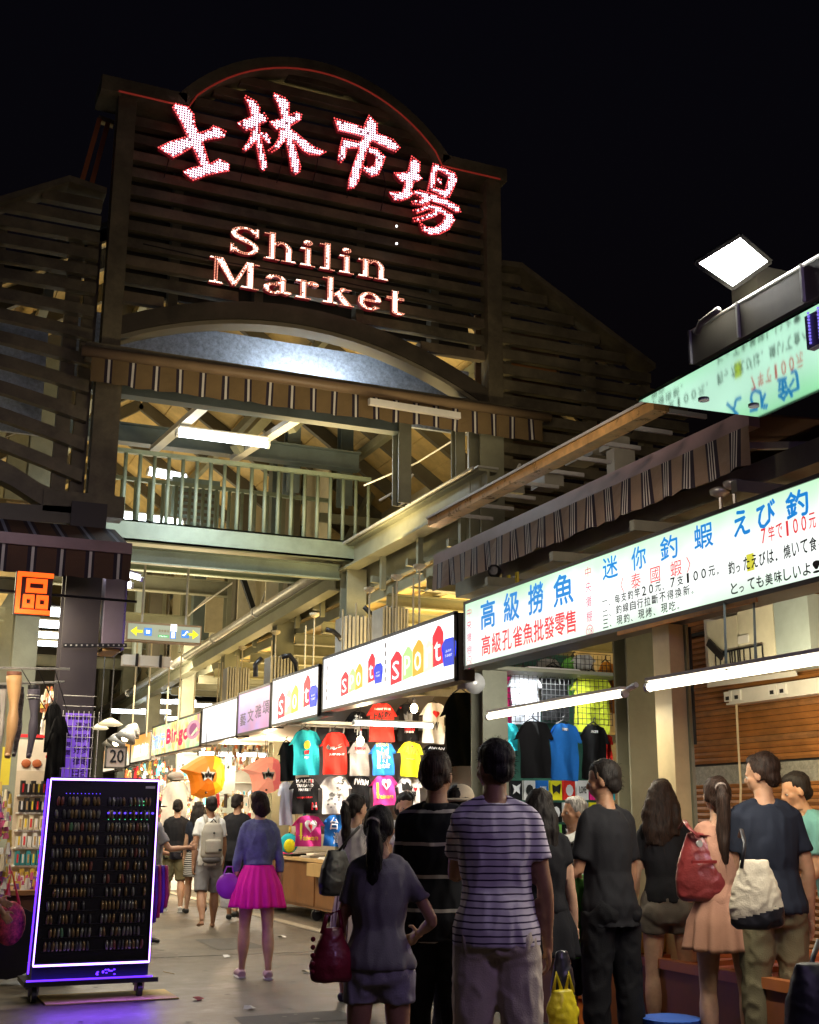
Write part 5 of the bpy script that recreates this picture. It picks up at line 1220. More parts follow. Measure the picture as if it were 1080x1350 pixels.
# cap lanterns
def cap_lantern(px, py, Y_, s, m1, m2, star, label, glowing):
    p = at(px, py, Y=Y_); t = thing('cap_lantern', label, 'lantern', tuple(p))
    c = MB(); n = 22
    out = [(-.62, .20), (-.30, .42), (-.05, .55), (.22, .57), (.42, .48), (.52, .25), (.54, -.05), (.48, -.32), (.28, -.44), (-.02, -.52), (-.28, -.44), (-.32, -.15), (-.40, .06)]
    # bulging body: front layer of rings shrinking toward the viewer
    ctr = Vector((.08, 0, .02)); lay = []
    for k, (sc, y) in enumerate(((1, .25), (1, .05), (.9, -.12), (.68, -.24), (.35, -.31))):
        lay.append([Vector((ctr.x + (a - ctr.x) * sc, y, ctr.z + (b - ctr.z) * sc)) * s for a, b in out])
    m = len(out); vs = [v for L_2 in lay for v in L_2] + [Vector((ctr.x, -.33, ctr.z)) * s]
    fs = []; mi = []
    cc = MB()
    for k in range(4):
        for i in range(m):
            j = (i + 1) % m; f = (k * m + i, (k + 1) * m + i, (k + 1) * m + j, k * m + j)
            x = (vs[f[0]].x + vs[f[3]].x) / 2 / s
            cc.add([vs[q] for q in f], [(0, 1, 2, 3)], 1 if x > .18 else 0)
    for i in range(m): cc.add([vs[4 * m + i], vs[5 * m], vs[4 * m + (i + 1) % m]], [(0, 1, 2)], 0)
    cc.add(lay[0], [tuple(range(m))], 0)
    o = MB(); cc.v = [tuple(Vector(v) + p) for v in cc.v]; cc.build('shell', [m1, m2], t)
    st_ = []
    for k in range(10): r = .20 if k % 2 == 0 else .085; st_.append((r * s * math.sin(k * math.pi / 5), r * s * math.cos(k * math.pi / 5)))
    MB().prism(st_, ((p.x, p.y - .34 * s, p.z + .06 * s), FX, FY, (0, -1, 0)), .01).build('star', star, t)
    MB().prism([(a * .5, b * .5) for a, b in st_], ((p.x, p.y - .36 * s, p.z + .06 * s), FX, FY, (0, -1, 0)), .01).build('star_centre', blackm, t)
    MB().ell((p.x, p.y - .22 * s, p.z - .38 * s), .035 * s, 8, 6).build('eyelet', mat('eyelet_brown', (.12, .03, .01), .5), t)
    MB().tube([p + Vector((0, 0, .55 * s)), p + Vector((0, 0, 1.3 * s))], .006, 5).build('cord', blackm, t)
    return t
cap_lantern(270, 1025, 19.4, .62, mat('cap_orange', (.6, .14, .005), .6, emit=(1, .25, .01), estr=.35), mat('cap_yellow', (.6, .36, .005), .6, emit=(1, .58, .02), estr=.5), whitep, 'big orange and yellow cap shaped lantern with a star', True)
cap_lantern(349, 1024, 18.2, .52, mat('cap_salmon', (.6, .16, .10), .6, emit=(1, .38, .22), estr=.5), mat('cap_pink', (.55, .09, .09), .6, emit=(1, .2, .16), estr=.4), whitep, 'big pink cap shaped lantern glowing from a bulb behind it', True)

# far stall goods: countless trinkets
def goods(label, n, region, palette, size, seed, X_=None, strings=False):
    rr = random.Random(seed); mats_ = [mat('goods_%s' % q, c, .5, var=0) for q, c in palette]; c = MB()
    for k in range(n):
        px, py, Yv = rr.uniform(region[0], region[1]), rr.uniform(region[2], region[3]), rr.uniform(region[4], region[5])
        p = at(px, py, Y=Yv); s = size * rr.uniform(.5, 1.4); h = s * rr.uniform(.8, 2.6)
        a = rr.uniform(0, 3); dx, dy = math.cos(a) * s / 2, math.sin(a) * s / 2
        c.hexa([(p.x - dx, p.y - dy, p.z - h), (p.x + dy, p.y - dx, p.z - h * .9), (p.x + dx, p.y + dy, p.z - h), (p.x - dy, p.y + dx, p.z - h * .95), (p.x - dx * .6, p.y - dy * .6, p.z), (p.x + dy * .6, p.y - dx * .6, p.z), (p.x + dx * .6, p.y + dy * .6, p.z), (p.x - dy * .6, p.y + dx * .6, p.z)], rr.randrange(len(mats_)))
    o = c.build('hanging_trinkets', mats_, None, kind='stuff'); o['label'] = label; return o
pal1 = [('cream', (.7, .62, .45)), ('tan', (.5, .33, .15)), ('white', (.75, .75, .72)), ('rust', (.45, .12, .04)), ('gold', (.6, .42, .08)), ('dark', (.04, .03, .03)), ('red', (.6, .03, .04)), ('teal', (.05, .3, .35))]
goods('dense hanging trinkets under the orange and rainbow signs', 420, (165, 262, 1000, 1075, 23, 32), pal1, .07, 1)
goods('small white and red trinkets on racks behind the cap lanterns', 420, (215, 385, 1040, 1120, 22, 24.8), pal1, .055, 2)
goods('wares hanging below the sign row between the bulbs', 160, (275, 380, 975, 1010, 21, 25), pal1[:4] + pal1[5:6], .07, 3)
rk = thing('accessory_rack', 'white racks lined with small accessories behind the shoppers', 'rack', (6.3, 22.4, 0))
for k in range(4):
    z = .8 + k * .33; MB().box((5.3, 22.0, z), (8.5, 22.3, z + .02)).build('shelf', whitep, rk)
for k in range(60):
    x = 5.32 + (k % 20) * .15; z = 1.16 + (k // 20) * .33
    MB().box((x, 21.93, z - .24), (x + .05, 21.98, z)).build('item', [mat('goods_' + q, c_, .5, var=0) for q, c_ in pal1][(k * 7) % 8], rk)
# white mannequin torso shirt and grey umbrella-ish dome left of the cap
tshirt(at(229, 1052, Y=21).x, 21, at(229, 1030, Y=21).z, .55, .75, C['white'], 'white top on display between the column of shoppers and the orange cap', group='T-shirts on the souvenir wall')
dm = thing('grey_cap', 'grey cap displayed left of the orange lantern', 'cap', tuple(at(232, 1022, Y=20)))
MB().ell(at(232, 1024, Y=20), (.14, .12, .08), 14, 8).build('crown', C['grey'], dm, smooth=True); MB().ell(at(238, 1028, Y=19.9), (.14, .14, .015), 14, 6).build('brim', C['grey'], dm)

# counter
ct = thing('stall_counter', 'brown wooden counter on wheels in front of the souvenir T-shirts', 'counter', (5.9, 17, 0))
MB().box((5.85, 13.9, .16), (7.2, 20.1, .80)).build('body', wood, ct)
for k in range(4): MB().box((5.835, 14.0 + k * 1.53, .2), (5.85, 15.45 + k * 1.53, .76)).build('panel', wood, ct)
MB().box((5.80, 13.85, .80), (7.3, 20.2, .84)).build('counter_top', mat('top_cream', (.6, .42, .2), .4), ct)
MB().box((5.7, 15.0, .62), (5.85, 17.0, .79)).build('drawer', mat('drawer_wood', (.55, .36, .15), .5), ct)
for y in (14.2, 17.1, 19.8):
    w_ = MB().tube([(5.9, y - .02, .08), (5.9, y + .03, .08)], .08, 14).build('wheel', blackm, ct); MB().box((5.87, y - .04, .12), (5.93, y + .05, .17)).build('fork', galv, w_)
cc7 = ['red', 'black', 'white', 'blue', 'pink', 'grey', 'yellow']
for k in range(14):
    x, y = (5.86 if k < 7 else 6.3) + random.uniform(0, .08), 14.05 + (k % 7) * .84 + (.3 if k > 6 else 0); ci = cc7[(k * 3 + (k > 6)) % 7]
    o = MB().hexa([(x, y, .842), (x + .26, y + .03, .842), (x + .24, y + .45, .842), (x - .02, y + .42, .842), (x, y, .872), (x + .25, y + .04, .885), (x + .24, y + .43, .875), (x, y + .40, .87)]).build('flat_shirt', C[ci])
    tag(o, 'small %s folded shirt on the brown counter, %s' % (ci, 'in the row along its street edge' if k < 7 else 'in the row at its back'), 'folded shirt', 'folded shirts lying on the counter')

# ------------------------------------------------------------------ shrimp fishing tubs and stools (bottom right)
def tub(x, y, w, d, z, label):
    t = thing('fishing_tub', label, 'tub', (x, y, 0), group='low fishing tubs')
    MB().box((x, y, 0), (x + w, y + d, z)).build('body', mat('tub_orange', (.22, .07, .025), .5, dirt=.3), t)
    for a, b in (((x - .02, y - .02, z), (x + w + .02, y + .05, z + .06)), ((x - .02, y + d - .05, z), (x + w + .02, y + d + .02, z + .06)), ((x - .02, y + .05, z), (x + .05, y + d - .05, z + .06)), ((x + w - .05, y + .05, z), (x + w + .02, y + d - .05, z + .06))):
        MB().box(a, b).build('rim', mat('tub_rim', (.4, .13, .04), .45), t)
    MB().box((x + .05, y + .05, z + .002), (x + w - .05, y + d - .05, z + .02)).build('water', mat('tub_pink', (.75, .32, .32), .12, var=.2), t)
    for k in range(3): MB().box((x + .05, y + d * (k + 1) / 4, z + .02), (x + w - .05, y + d * (k + 1) / 4 + .03, z + .05)).build('divider', MT['tub_rim'], t)
tub(4.75, 5.6, 1.3, 1.6, .48, 'orange tub lined pink right of the woman with the red bag')
tub(4.55, 7.5, 1.2, 1.5, .48, 'orange tub lined pink behind the man in the black tee')
tub(5.2, 4.0, 1.1, 1.4, .46, 'orange tub lined pink near the man in the navy tee')
yb_ = thing('yellow_crate', 'yellow box standing on the tub between the black tee man and red bag woman', 'box', (4.85, 7.3, .55))
MB().box((4.7, 7.2, .55), (5.3, 7.7, .75)).build('box', mat('box_yellow', (.62, .42, .08), .5, dirt=.2), yb_); MB().box((4.68, 7.18, .75), (5.32, 7.72, .78)).build('lid', mat('box_lid', (.7, .5, .15), .4), yb_)
for k, (px, py, cn_, lb) in enumerate(((885, 1342, (.05, .15, .6), 'blue'), (868, 1290, (.75, .2, .04), 'orange'), (772, 1306, (.8, .22, .05), 'orange'), (905, 1318, (.45, .5, .4), 'grey'))):
    p = at(px, py, Z=.28); t = thing('plastic_stool', '%s plastic stool %s' % (lb, ['at the bottom beside the red bag woman', 'behind the black tee man', 'by the yellow carrier bag', 'between the tubs'][k]), 'stool', (p.x, p.y, 0), group='plastic stools')
    m_ = mat('stool_' + lb, cn_, .35); MB().tube([(p.x, p.y, .25), (p.x, p.y, .28), (p.x, p.y, .285)], [.17, .175, .15], 18).build('seat', m_, t, smooth=False)
    for a in range(4): q = Vector((math.cos(a * 1.571 + .7), math.sin(a * 1.571 + .7), 0)); MB().bar(p + q * .11 + Vector((0, 0, -.03)), Vector((p.x, p.y, 0)) + q * .16, .05, .03).build('leg', m_, t)
for k in range(3):
    px, py = 850 + (k * 57) % 150, 1228 + (k * 23) % 70; p = at(px, py, X=5.3 + (k % 3) * .3)
    p.z = .56
    o = MB().bar(p, p + Vector((.3, .25, .02)), .02, .015).build('fishing_rod', mat('rod_' + 'abc'[k % 3], [(.6, .1, .05), (.6, .6, .55), (.1, .1, .1)][k % 3], .4)); tag(o, 'short %s fishing stick lying across a pink lined tub' % ['red', 'whitish', 'black'][k], 'fishing rod', 'short fishing sticks')

# ------------------------------------------------------------------ left stall
# orange neon
ns = thing('neon_sign', 'orange neon sign of three small boxes in an open frame', 'sign', (1.0, 10.4, 3.05))
on = glow('neon_orange', (1.0, .11, .008), 1.5)
A, B = at(19, 808, Y=10.4), at(71, 757, Y=10.4)
W_, H_ = B.x - A.x, B.z - A.z
MB().box((A.x - .01, 10.42, A.z - .01), (B.x + .0, 10.46, B.z + .01)).build('back_plate', blackm, ns)
def nbar(u0, v0, u1, v1, nm='neon_bar'): MB().box((A.x + u0 * W_, 10.385, A.z + v0 * H_), (A.x + u1 * W_, 10.42, A.z + v1 * H_)).build(nm, on, ns)
nbar(0, 0, .12, 1); nbar(.12, .9, 1, 1); nbar(.12, 0, .98, .1)
def ring(u0, v0, u1, v1, t=.10):
    nbar(u0, v0, u1, v0 + t); nbar(u0, v1 - t, u1, v1); nbar(u0, v0 + t, u0 + t, v1 - t); nbar(u1 - t, v0 + t, u1, v1 - t)
ring(.26, .52, .84, .85); ring(.20, .14, .51, .46); ring(.57, .14, .90, .46)
MB().tube([(A.x - .6, 10.45, A.z + .55 * H_), (1.9, 10.45, A.z + .50 * H_)], .012, 6).build('arm', blackm, ns)
# poster on the column, violet light painted into its paper colour and glow
po = thing('column_poster', 'purple lit paper poster with hand written characters behind wire mesh on the column', 'poster', (1.7, 11.75, 1.8))
A, B = at(81, 1027, Y=11.75), at(121, 941, Y=11.75)
MB().box((A.x, 11.76, A.z - .1), (B.x, 11.78, B.z)).build('paper', mat('paper_violet_lit', (.30, .17, .75), .7, emit=(.25, .08, .9), estr=.35), po)
dkp = mat('ink_deep_purple', (.03, .0, .10), .6, var=0)
for cx, tx in ((.18, '活動時間'), (.52, '還福好律日'), (.82, '湖利多尾合')):
    for k, chh in enumerate(tx):
        hh = .075 if cx > .3 else .045
        put_text(MB(), chh, (A.x + (B.x - A.x) * cx - hh * .4, 11.758, B.z - .16 - k * (hh + .03)), FX, FY, hh * .8, hh, 0, .002, .0015).build('character', dkp, po)
for k in range(7): MB().box((A.x + .02 + k * .035, 11.757, B.z - .06), (A.x + .045 + k * .035, 11.759, B.z - .02)).build('small_mark', dkp, po)
for k in range(8): x = A.x - .03 + k * .047; MB().tube([(x, 11.73, A.z - .1), (x, 11.73, B.z + .02)], .003, 4).build('mesh_wire', whitep, po)
for k in range(9): z = A.z + k * .095; MB().tube([(A.x - .04, 11.725, z), (B.x + .03, 11.725, z)], .003, 4).build('mesh_wire', whitep, po)
vb = thing('box_sign', 'tall unlit lavender box sign fixed to the right side of the dark column', 'sign', (1.95, 12, 2.9))
a_, b_ = at(132, 750, Y=11.9), at(156, 860, Y=11.9)
MB().box((1.84, 11.8, 2.98), (2.03, 12.35, 3.95)).build('box', mat('lavender_panel', (.20, .16, .22), .35, dirt=.2), vb)
MB().box((2.03, 11.78, 2.96), (2.045, 12.37, 3.97)).build('edge', mat('edge_blue', (.08, .05, .3), .3), vb)
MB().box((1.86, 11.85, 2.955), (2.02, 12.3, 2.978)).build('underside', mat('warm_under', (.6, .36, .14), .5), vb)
bb = thing('rail_bar', 'black perforated bar crossing the dark column', 'bar', (1.8, 11.6, 3.2))
p, q = at(83, 851, Y=11.6), at(167, 851, Y=11.6); MB().bar(p, q, .03, .035).build('bar', blackm, bb)
for k in range(12): MB().bar(p.lerp(q, (k + .3) / 12) + Vector((0, -.018, 0)), p.lerp(q, (k + .6) / 12) + Vector((0, -.018, 0)), .004, .014).build('hole', galv, bb)
tw = thing('price_sign', 'small framed white sign reading 20 hanging beyond the column', 'sign', (2.7, 15, 2.2))
A, B = at(137, 1013, Y=15), at(168, 984, Y=15)
MB().box((A.x, 15, A.z), (B.x, 15.03, B.z)).build('board', mat('board_cream', (.62, .50, .42), .6), tw)
for a, b in (((A.x, 14.985, A.z), (B.x, 15, A.z + .02)), ((A.x, 14.985, B.z - .02), (B.x, 15, B.z)), ((A.x, 14.985, A.z), (A.x + .02, 15, B.z)), ((B.x - .02, 14.985, A.z), (B.x, 15, B.z))): MB().box(a, b).build('frame', steel_dk, tw)
put_text(MB(), '20', (A.x + .06, 14.99, A.z + .07), FX, FY, (B.x - A.x) * .62, .15, 0, .002, .003).build('number', ink_k, tw)
put_text(MB(), '均一價', (A.x + .05, 14.99, B.z - .075), FX, FY, (B.x - A.x) * .7, .04, 0, .002).build('lettering', MT['faded_ink'], tw)
# leg mannequins
def leg_form(px0, px1, yt, yb, Y_, mt_, label, top=None, stripes=False):
    a, b = at(px0, yt, Y=Y_), at(px1, yt, Y=Y_); c = at((px0 + px1) / 2, yb, Y=Y_); x = (a.x + b.x) / 2; w = (b.x - a.x) / 2; h = a.z - c.z
    t = thing('leg_mannequin', label, 'mannequin', (x, Y_, c.z), group='hanging stocking leg forms')
    prof = [(0, .30), (.04, .42), (.12, .46), (.22, .50), (.35, .70), (.48, .74), (.58, .58), (.66, .60), (.8, .84), (.92, .98), (1, 1.0)]
    MB().tube([(x + .02 * math.sin(f * 3), Y_ - .015 * math.sin(f * 5), c.z + f * h) for f, r in prof], [(r * w, r * w * 1.1) for f, r in prof], 16).build('stocking', mt_, t, smooth=True)
    MB().ell((x, Y_ - w * .8, c.z + .02), (w * .42, w * 1.1, w * .35), 12, 8).build('foot', mt_, t, smooth=True)
    MB().tube([(x, Y_, c.z + h), (x, Y_, c.z + h + .03)], w * .95, 14).build('rim', top or blackm, t)
    if stripes:
        for f in (.86, .90): MB().tube([(x, Y_, c.z + f * h), (x, Y_, c.z + f * h + .006)], w * 1.03, 16).build('band', whitep, t)
st_g = mat('stocking_grey', (.09, .08, .11), .7); st_t = mat('stocking_tan', (.62, .36, .16), .45); st_p = mat('stocking_pattern', (.2, .2, .2), .7, var=1.0, scale=22); st_w = mat('stocking_pale', (.4, .38, .36), .6)
leg_form(8, 29, 890, 1000, 10.9, st_t, 'tan sheer stocking leg form with a dark bow, hanging under the orange neon', top=mat('brown_band', (.25, .1, .06), .6))
leg_form(36, 53, 908, 1000, 10.9, st_g, 'dark grey stocking leg form with two thin white bands', stripes=True)
leg_form(18, 32, 910, 998, 11.1, st_p, 'patterned grey stocking leg form half behind the tan one')
leg_form(-4, 9, 908, 1000, 11.1, st_w, 'pale grey stocking leg form at the left picture edge')
hr = thing('hanging_rail', 'thin purple lit rail from which the leg forms hang', 'rail', (1, 10.95, 2.9))
MB().tube([at(-40, 880, Y=10.95), at(92, 882, Y=10.95)], .012, 6).tube([at(-40, 903, Y=11.1), at(85, 899, Y=11.1)], .012, 6).build('bar', galv, hr)
for k in range(3): MB().tube([at(28 + k * 22, 882, Y=10.95), at(60 + k * 14, 935, Y=11.0)], .004, 4).build('wire', blackm, hr)
# shelves of small goods
sf = thing('goods_shelf', 'white pegboard shelf packed with small boxed goods left of the dark column', 'shelf', (1.2, 12.8, .9))
Ysf = 12.6
A, B = at(16, 1160, Y=Ysf), at(62, 1020, Y=Ysf)
MB().box((A.x - .02, Ysf + .22, .7), (B.x + .02, Ysf + .25, B.z + .1)).build('backboard', mat('peg_warm', (.62, .52, .4), .6), sf)
for k in range(6):
    z = B.z - .05 - k * .165; MB().box((A.x, Ysf, z - .17), (B.x, Ysf + .22, z - .155)).build('shelf_board', white, sf)
    pal = [('black', (.03, .03, .035)), ('black', (.03, .03, .035)), ('cream', (.7, .62, .45)), ('white', (.75, .75, .72)), ('teal', (.05, .3, .35)), ('gold', (.6, .42, .08))][k]
    for j in range(5):
        x = A.x + .012 + j * (B.x - A.x) / 5; w = (B.x - A.x) / 5 * .8
        bx_ = MB().box((x, Ysf - .01, z - .153), (x + w, Ysf + .1, z - .02 - .03 * ((j + k) % 2))).build('packet', mat('goods_' + pal[0], pal[1], .5, var=0), sf)
        MB().box((x + w * .3, Ysf - .014, z - .13), (x + w * .7, Ysf - .01, z - .05)).build('packet_label', [pr_, pw_, mat('goods_tan', (.5, .33, .15)), py_][(j + k) % 4], bx_)
lt_ = thing('display_table', 'dark wooden display table under the small goods shelf', 'table', (.9, 12.2, 0))
MB().box((.2, 11.8, .72), (1.62, 12.7, .76)).build('top', wood, lt_); MB().box((.25, 11.84, .50), (1.58, 12.66, .72)).build('apron', mat('wood_dark', (.10, .04, .02), .5), lt_)
for x in (.3, 1.52):
    for y in (11.9, 12.6): MB().box((x, y, 0), (x + .05, y + .05, .5)).build('leg', blackm, lt_)
ws = thing('paper_sign', 'white paper sign with a red 5 hanging behind the leg forms', 'sign', (1.3, 12.4, 2.0))
A, B = at(22, 1016, Y=12.4), at(70, 976, Y=12.4)
MB().box((A.x, 12.4, A.z), (B.x, 12.42, B.z)).build('board', mat('board_white', (.75, .66, .55), .6), ws)
put_text(MB(), '5', (A.x + .26, 12.4, A.z + .12), FX, FY, .09, .14, 0, .002, .003).build('number', pr_, ws)
MB().box((A.x, 12.39, B.z + .02), (B.x - .05, 12.41, B.z + .05)).build('red_rail', pr_, ws)
for k in range(2): MB().ell((A.x + .08 + k * .1, 12.39, A.z + .07), (.045, .01, .04), 10, 6).build('picture', mat('goods_rust', (.45, .12, .04)), ws)
bn = tag(MB().box((at(0, 1030, Y=12).x, 12, at(0, 1035, Y=12).z), (at(12, 1030, Y=12).x, 12.02, at(12, 985, Y=12).z)).build('yellow_banner', mat('banner_yellow', (.75, .62, .05), .6)), 'yellow cloth strip hanging at the left picture edge', 'banner')
pal2 = [('cream', (.7, .62, .45)), ('dark', (.04, .03, .03)), ('gold', (.6, .42, .08)), ('pink2', (.6, .1, .25)), ('violet', (.25, .1, .4)), ('white', (.75, .75, .72))]
goods('glittering hair clips and chains hanging at the left stall', 240, (55, 92, 905, 1010, 12.3, 13.2), pal1[:5], .035, 5)
goods('small bagged accessories hanging at the left picture edge', 150, (-15, 14, 1030, 1180, 11.6, 12.2), pal2, .05, 6)
goods('small toys laid out on the display table', 60, (22, 62, 1150, 1168, 11.9, 12.3), pal2, .045, 8)
for k, (x0, x1, y0, y1, Yk, lb) in enumerate(((60, 86, 928, 992, 11.7, 'highest'), (68, 93, 944, 1012, 11.55, 'rightmost'), (60, 84, 966, 1030, 11.45, 'lowest'))):
    tee_px(x0, x1, y0, y1, Yk, C['black'], 'black garment hanging between the goods shelf and the dark column, the %s of three' % lb, group='black garments beside the column', hanger=k == 0)
rb = thing('red_patterned_bag', 'red patterned cloth bag hanging low at the left picture edge', 'bag', tuple(at(12, 1200, Y=10.6)))
p = at(12, 1235, Y=10.6); MB().ell(p + Vector((0, 0, .1)), (.12, .07, .17), 16, 10).build('body', mat('bag_redpat', (.5, .06, .06), .7, var=.9, scale=30), rb, smooth=True)
MB().tube([p + Vector((-.06, 0, .24)), p + Vector((-.02, 0, .5)), p + Vector((.06, 0, .24))], .012, 6).build('strap', pr_, rb)
gm = thing('gift_box', 'black crouching hose reel beside the cart wheels', 'reel', (1.1, 11.6, 0))
MB().tube([(1.18, 11.5, .35), (1.18, 11.75, .35)], .3, 20).build('reel', blackm, gm)
bt = tag(MB().tube([(.8, 10.6, .0), (.8, 10.6, .28), (.8, 10.6, .34), (.8, 10.6, .40)], [.05, .05, .03, .025], 12).build('bottle', mat('bottle_dark', (.03, .03, .03), .3)), 'dark bottle with a teal cap by the cart at the left edge', 'bottle')

# ------------------------------------------------------------------ LED display cart
ctm = thing('display_cart', 'black wheeled display cart framed in violet light and full of small tubes', 'cart', (1.72, 10.5, 0))
vio = glow('violet_led', (.42, .22, 1.0), 7.0); vio2 = glow('violet_glow_strip', (.10, .02, 1.0), 3.0)
BX0, BX1, BZ0, BZ1 = 1.26, 2.165, .27, 1.70
def cx(u, z):  # slightly wider toward the foot
    f = (z - BZ0) / (BZ1 - BZ0); l = BX0 + .03 * f; r = BX1 - .0 * f; return l + (r - l) * u
MB().hexa([(cx(0, BZ0), 10.42, BZ0), (cx(1, BZ0), 10.42, BZ0), (cx(1, BZ0), 10.62, BZ0), (cx(0, BZ0), 10.62, BZ0), (cx(0, BZ1), 10.42, BZ1), (cx(1, BZ1), 10.42, BZ1), (cx(1, BZ1), 10.62, BZ1), (cx(0, BZ1), 10.62, BZ1)]).build('cabinet', mat('cart_black', (.008, .008, .012), .25, var=0), ctm)
fr4 = [(cx(0, BZ0), 10.40, BZ0), (cx(1, BZ0), 10.40, BZ0), (cx(1, BZ1), 10.40, BZ1), (cx(0, BZ1), 10.40, BZ1)]
for i in range(4):
    a, b = Vector(fr4[i]), Vector(fr4[(i + 1) % 4]); MB().tube([a, b], .0075, 8).build('led_strip', vio, ctm)
    MB().bar(a + Vector((0, .012, 0)), b + Vector((0, .012, 0)), .02, .035).build('frame', mat('cart_frame', (.02, .02, .05), .3, var=0), ctm)
MB().bar(Vector(fr4[0]) + Vector((-.03, .03, -.06)), Vector(fr4[3]) + Vector((-.02, .03, 0)), .012, .02).build('side_glow_strip', vio2, ctm)
MB().box((1.22, 10.40, .155), (2.2, 10.415, .165)).build('bottom_glow_strip', vio2, ctm)
MB().box((1.20, 10.36, .12), (2.24, 10.85, .155)).build('base_plate', blackm, ctm)
MB().box((1.26, 10.44, .165), (2.17, 10.8, .26)).build('plinth', mat('plinth_violet', (.03, .02, .10), .4), ctm)
for (x, y) in ((1.28, 10.42), (2.10, 10.42), (1.30, 10.78), (2.16, 10.78)):
    w_ = MB().tube([(x - .015, y, .055), (x + .02, y, .055)], .055, 16).build('wheel', blackm, ctm)
    MB().bar((x - .022, y, .12), (x - .022, y + .02, .05), .03, .006).bar((x + .028, y, .12), (x + .028, y + .02, .05), .03, .006).build('fork', galv, w_)
MB().box((1.23, 10.41, 1.58), (1.24, 10.41, 1.6)) 
MB().box((cx(.88, 1.6), 10.405, 1.635), (cx(.97, 1.6), 10.41, 1.655)).build('name_plate', galv, ctm)
trm = [mat('tube_brass', (.26, .18, .09), .3, metal=.6, var=.2), mat('tube_silver', (.25, .25, .24), .3, metal=.6, var=.2), mat('tube_rose', (.2, .06, .05), .35, var=.2), mat('tube_green', (.1, .25, .14), .35), mat('tube_dark', (.05, .05, .06), .35)]
tme = []
for mt_ in trm:
    o = MB().tube([(0, 0, 0), (0, 0, .012), (0, 0, .045), (0, 0, .066), (0, 0, .072)], [.007, .0135, .0145, .009, .003], 7).build('trinket_tube', mt_, ctm, local=True, smooth=True); tme.append(o.data); bpy.data.objects.remove(o)
rs = random.Random(5); n = 0
for r_ in range(12):
    zz = 1.49 - r_ * .1015
    MB().box((cx(.06, zz), 10.405, zz - .004), (cx(.95, zz), 10.418, zz + .0)).build('shelf_rail', blackm, ctm)
    for k in range(26):
        if k in (12, 13) or rs.random() < .14 or n >= 285: continue
        u = .085 + k * .0335
        o = bpy.data.objects.new('trinket_tube', rs.choices(tme, (6, 5, 1, .3, 3))[0]); COL.objects.link(o); o.parent = ctm
        o.location = (cx(u, zz) - 1.72, 10.41 - 10.5 - .004, zz + .001); o.rotation_euler = (0, rs.uniform(-.12, .12), 0); n += 1
blm = glow('violet_bead', (.12, .06, .9), 1.6); grn = glow('green_bead', (.1, .8, .35), 1.0)
for k in range(9): MB().ell((cx(.55, 1.4) + k * .045, 10.40, 1.435), (.012, .008, .009), 8, 6).build('violet_bead', blm, ctm)
for k in range(10): MB().ell((cx(.15, 1.57) + k * .03, 10.40, 1.588), .004, 6, 4).build('violet_bead', blm, ctm)
for k in range(8): MB().ell((cx(.75, 1.5) + (k % 4) * .035, 10.40, 1.50 + .03 * (k // 4)), .005, 6, 4).build('green_bead', grn, ctm)
for k in range(8): MB().ell((cx(.55, 1.5) + k * .045, 10.40, 1.385), .004, 6, 4).build('green_bead', grn, ctm)
for k in range(14): MB().ell((1.75 + rs.uniform(0, .16), 10.435, .20 + rs.uniform(-.02, .02)), (.01, .004, .006), 6, 4).build('violet_bead', vio2, ctm)
rgb_ = thing('hanging_cloths', 'dark red and violet lit cloths hanging on the right side of the cart', 'clothes', (2.3, 10.9, .6))
for k in range(6):
    x = 2.22 + k * .03; MB().tube([(x, 10.9, 1.0), (x + .01, 10.9, .75), (x, 10.88, .45 + .04 * k)], [(.02, .05), (.03, .08), (.02, .07)], 8).build('cloth', [mat('cloth_dkviolet', (.05, .01, .15), .7), mat('cloth_wine', (.22, .01, .03), .7)][k % 2], rgb_, smooth=True)
cbd = tag(MB().box((1.35, 10.2, 0.004), (2.38, 10.75, .012)).build('cardboard_sheet', mat('cardboard', (.62, .46, .16), .8, var=.2, dirt=.3)), 'flat brown cardboard sheet on the ground under the cart', 'cardboard')
light('AREA', (1.75, 10.2, .28), 5, (.25, .08, 1), .9, (1.8, 9.9, 0), .05)
light('AREA', (2.30, 10.45, 1.0), 3.5, (.4, .12, 1), .1, (3.3, 11.2, 1.0), 1.3)
light('AREA', (1.2, 10.35, 1.0), .5, (.3, .1, 1), .1, (0.2, 10.4, .9), 1.3)

# purple sign out of view behind the camera's right shoulder (its dots show at the picture's right edge)
pls = thing('led_dot_sign', 'purple LED dot panel at the right picture edge above the mirror', 'sign', (3.5, 3.5, 3.6))
A, B = at(1069, 462, X=3.52), at(1110, 395, X=3.52)
MB().box((3.50, B.y, A.z), (3.54, A.y, B.z)).build('panel', mat('panel_plum', (.2, .17, .32), .5), pls)
for i in range(5):
    for j in range(10):
        MB().ell((3.495, A.y - .03 - i * .06, A.z + .02 + j * (B.z - A.z) / 10), .006, 6, 4).build('led_dot', glow('dot_violet', (.25, .2, .9), .8), pls)

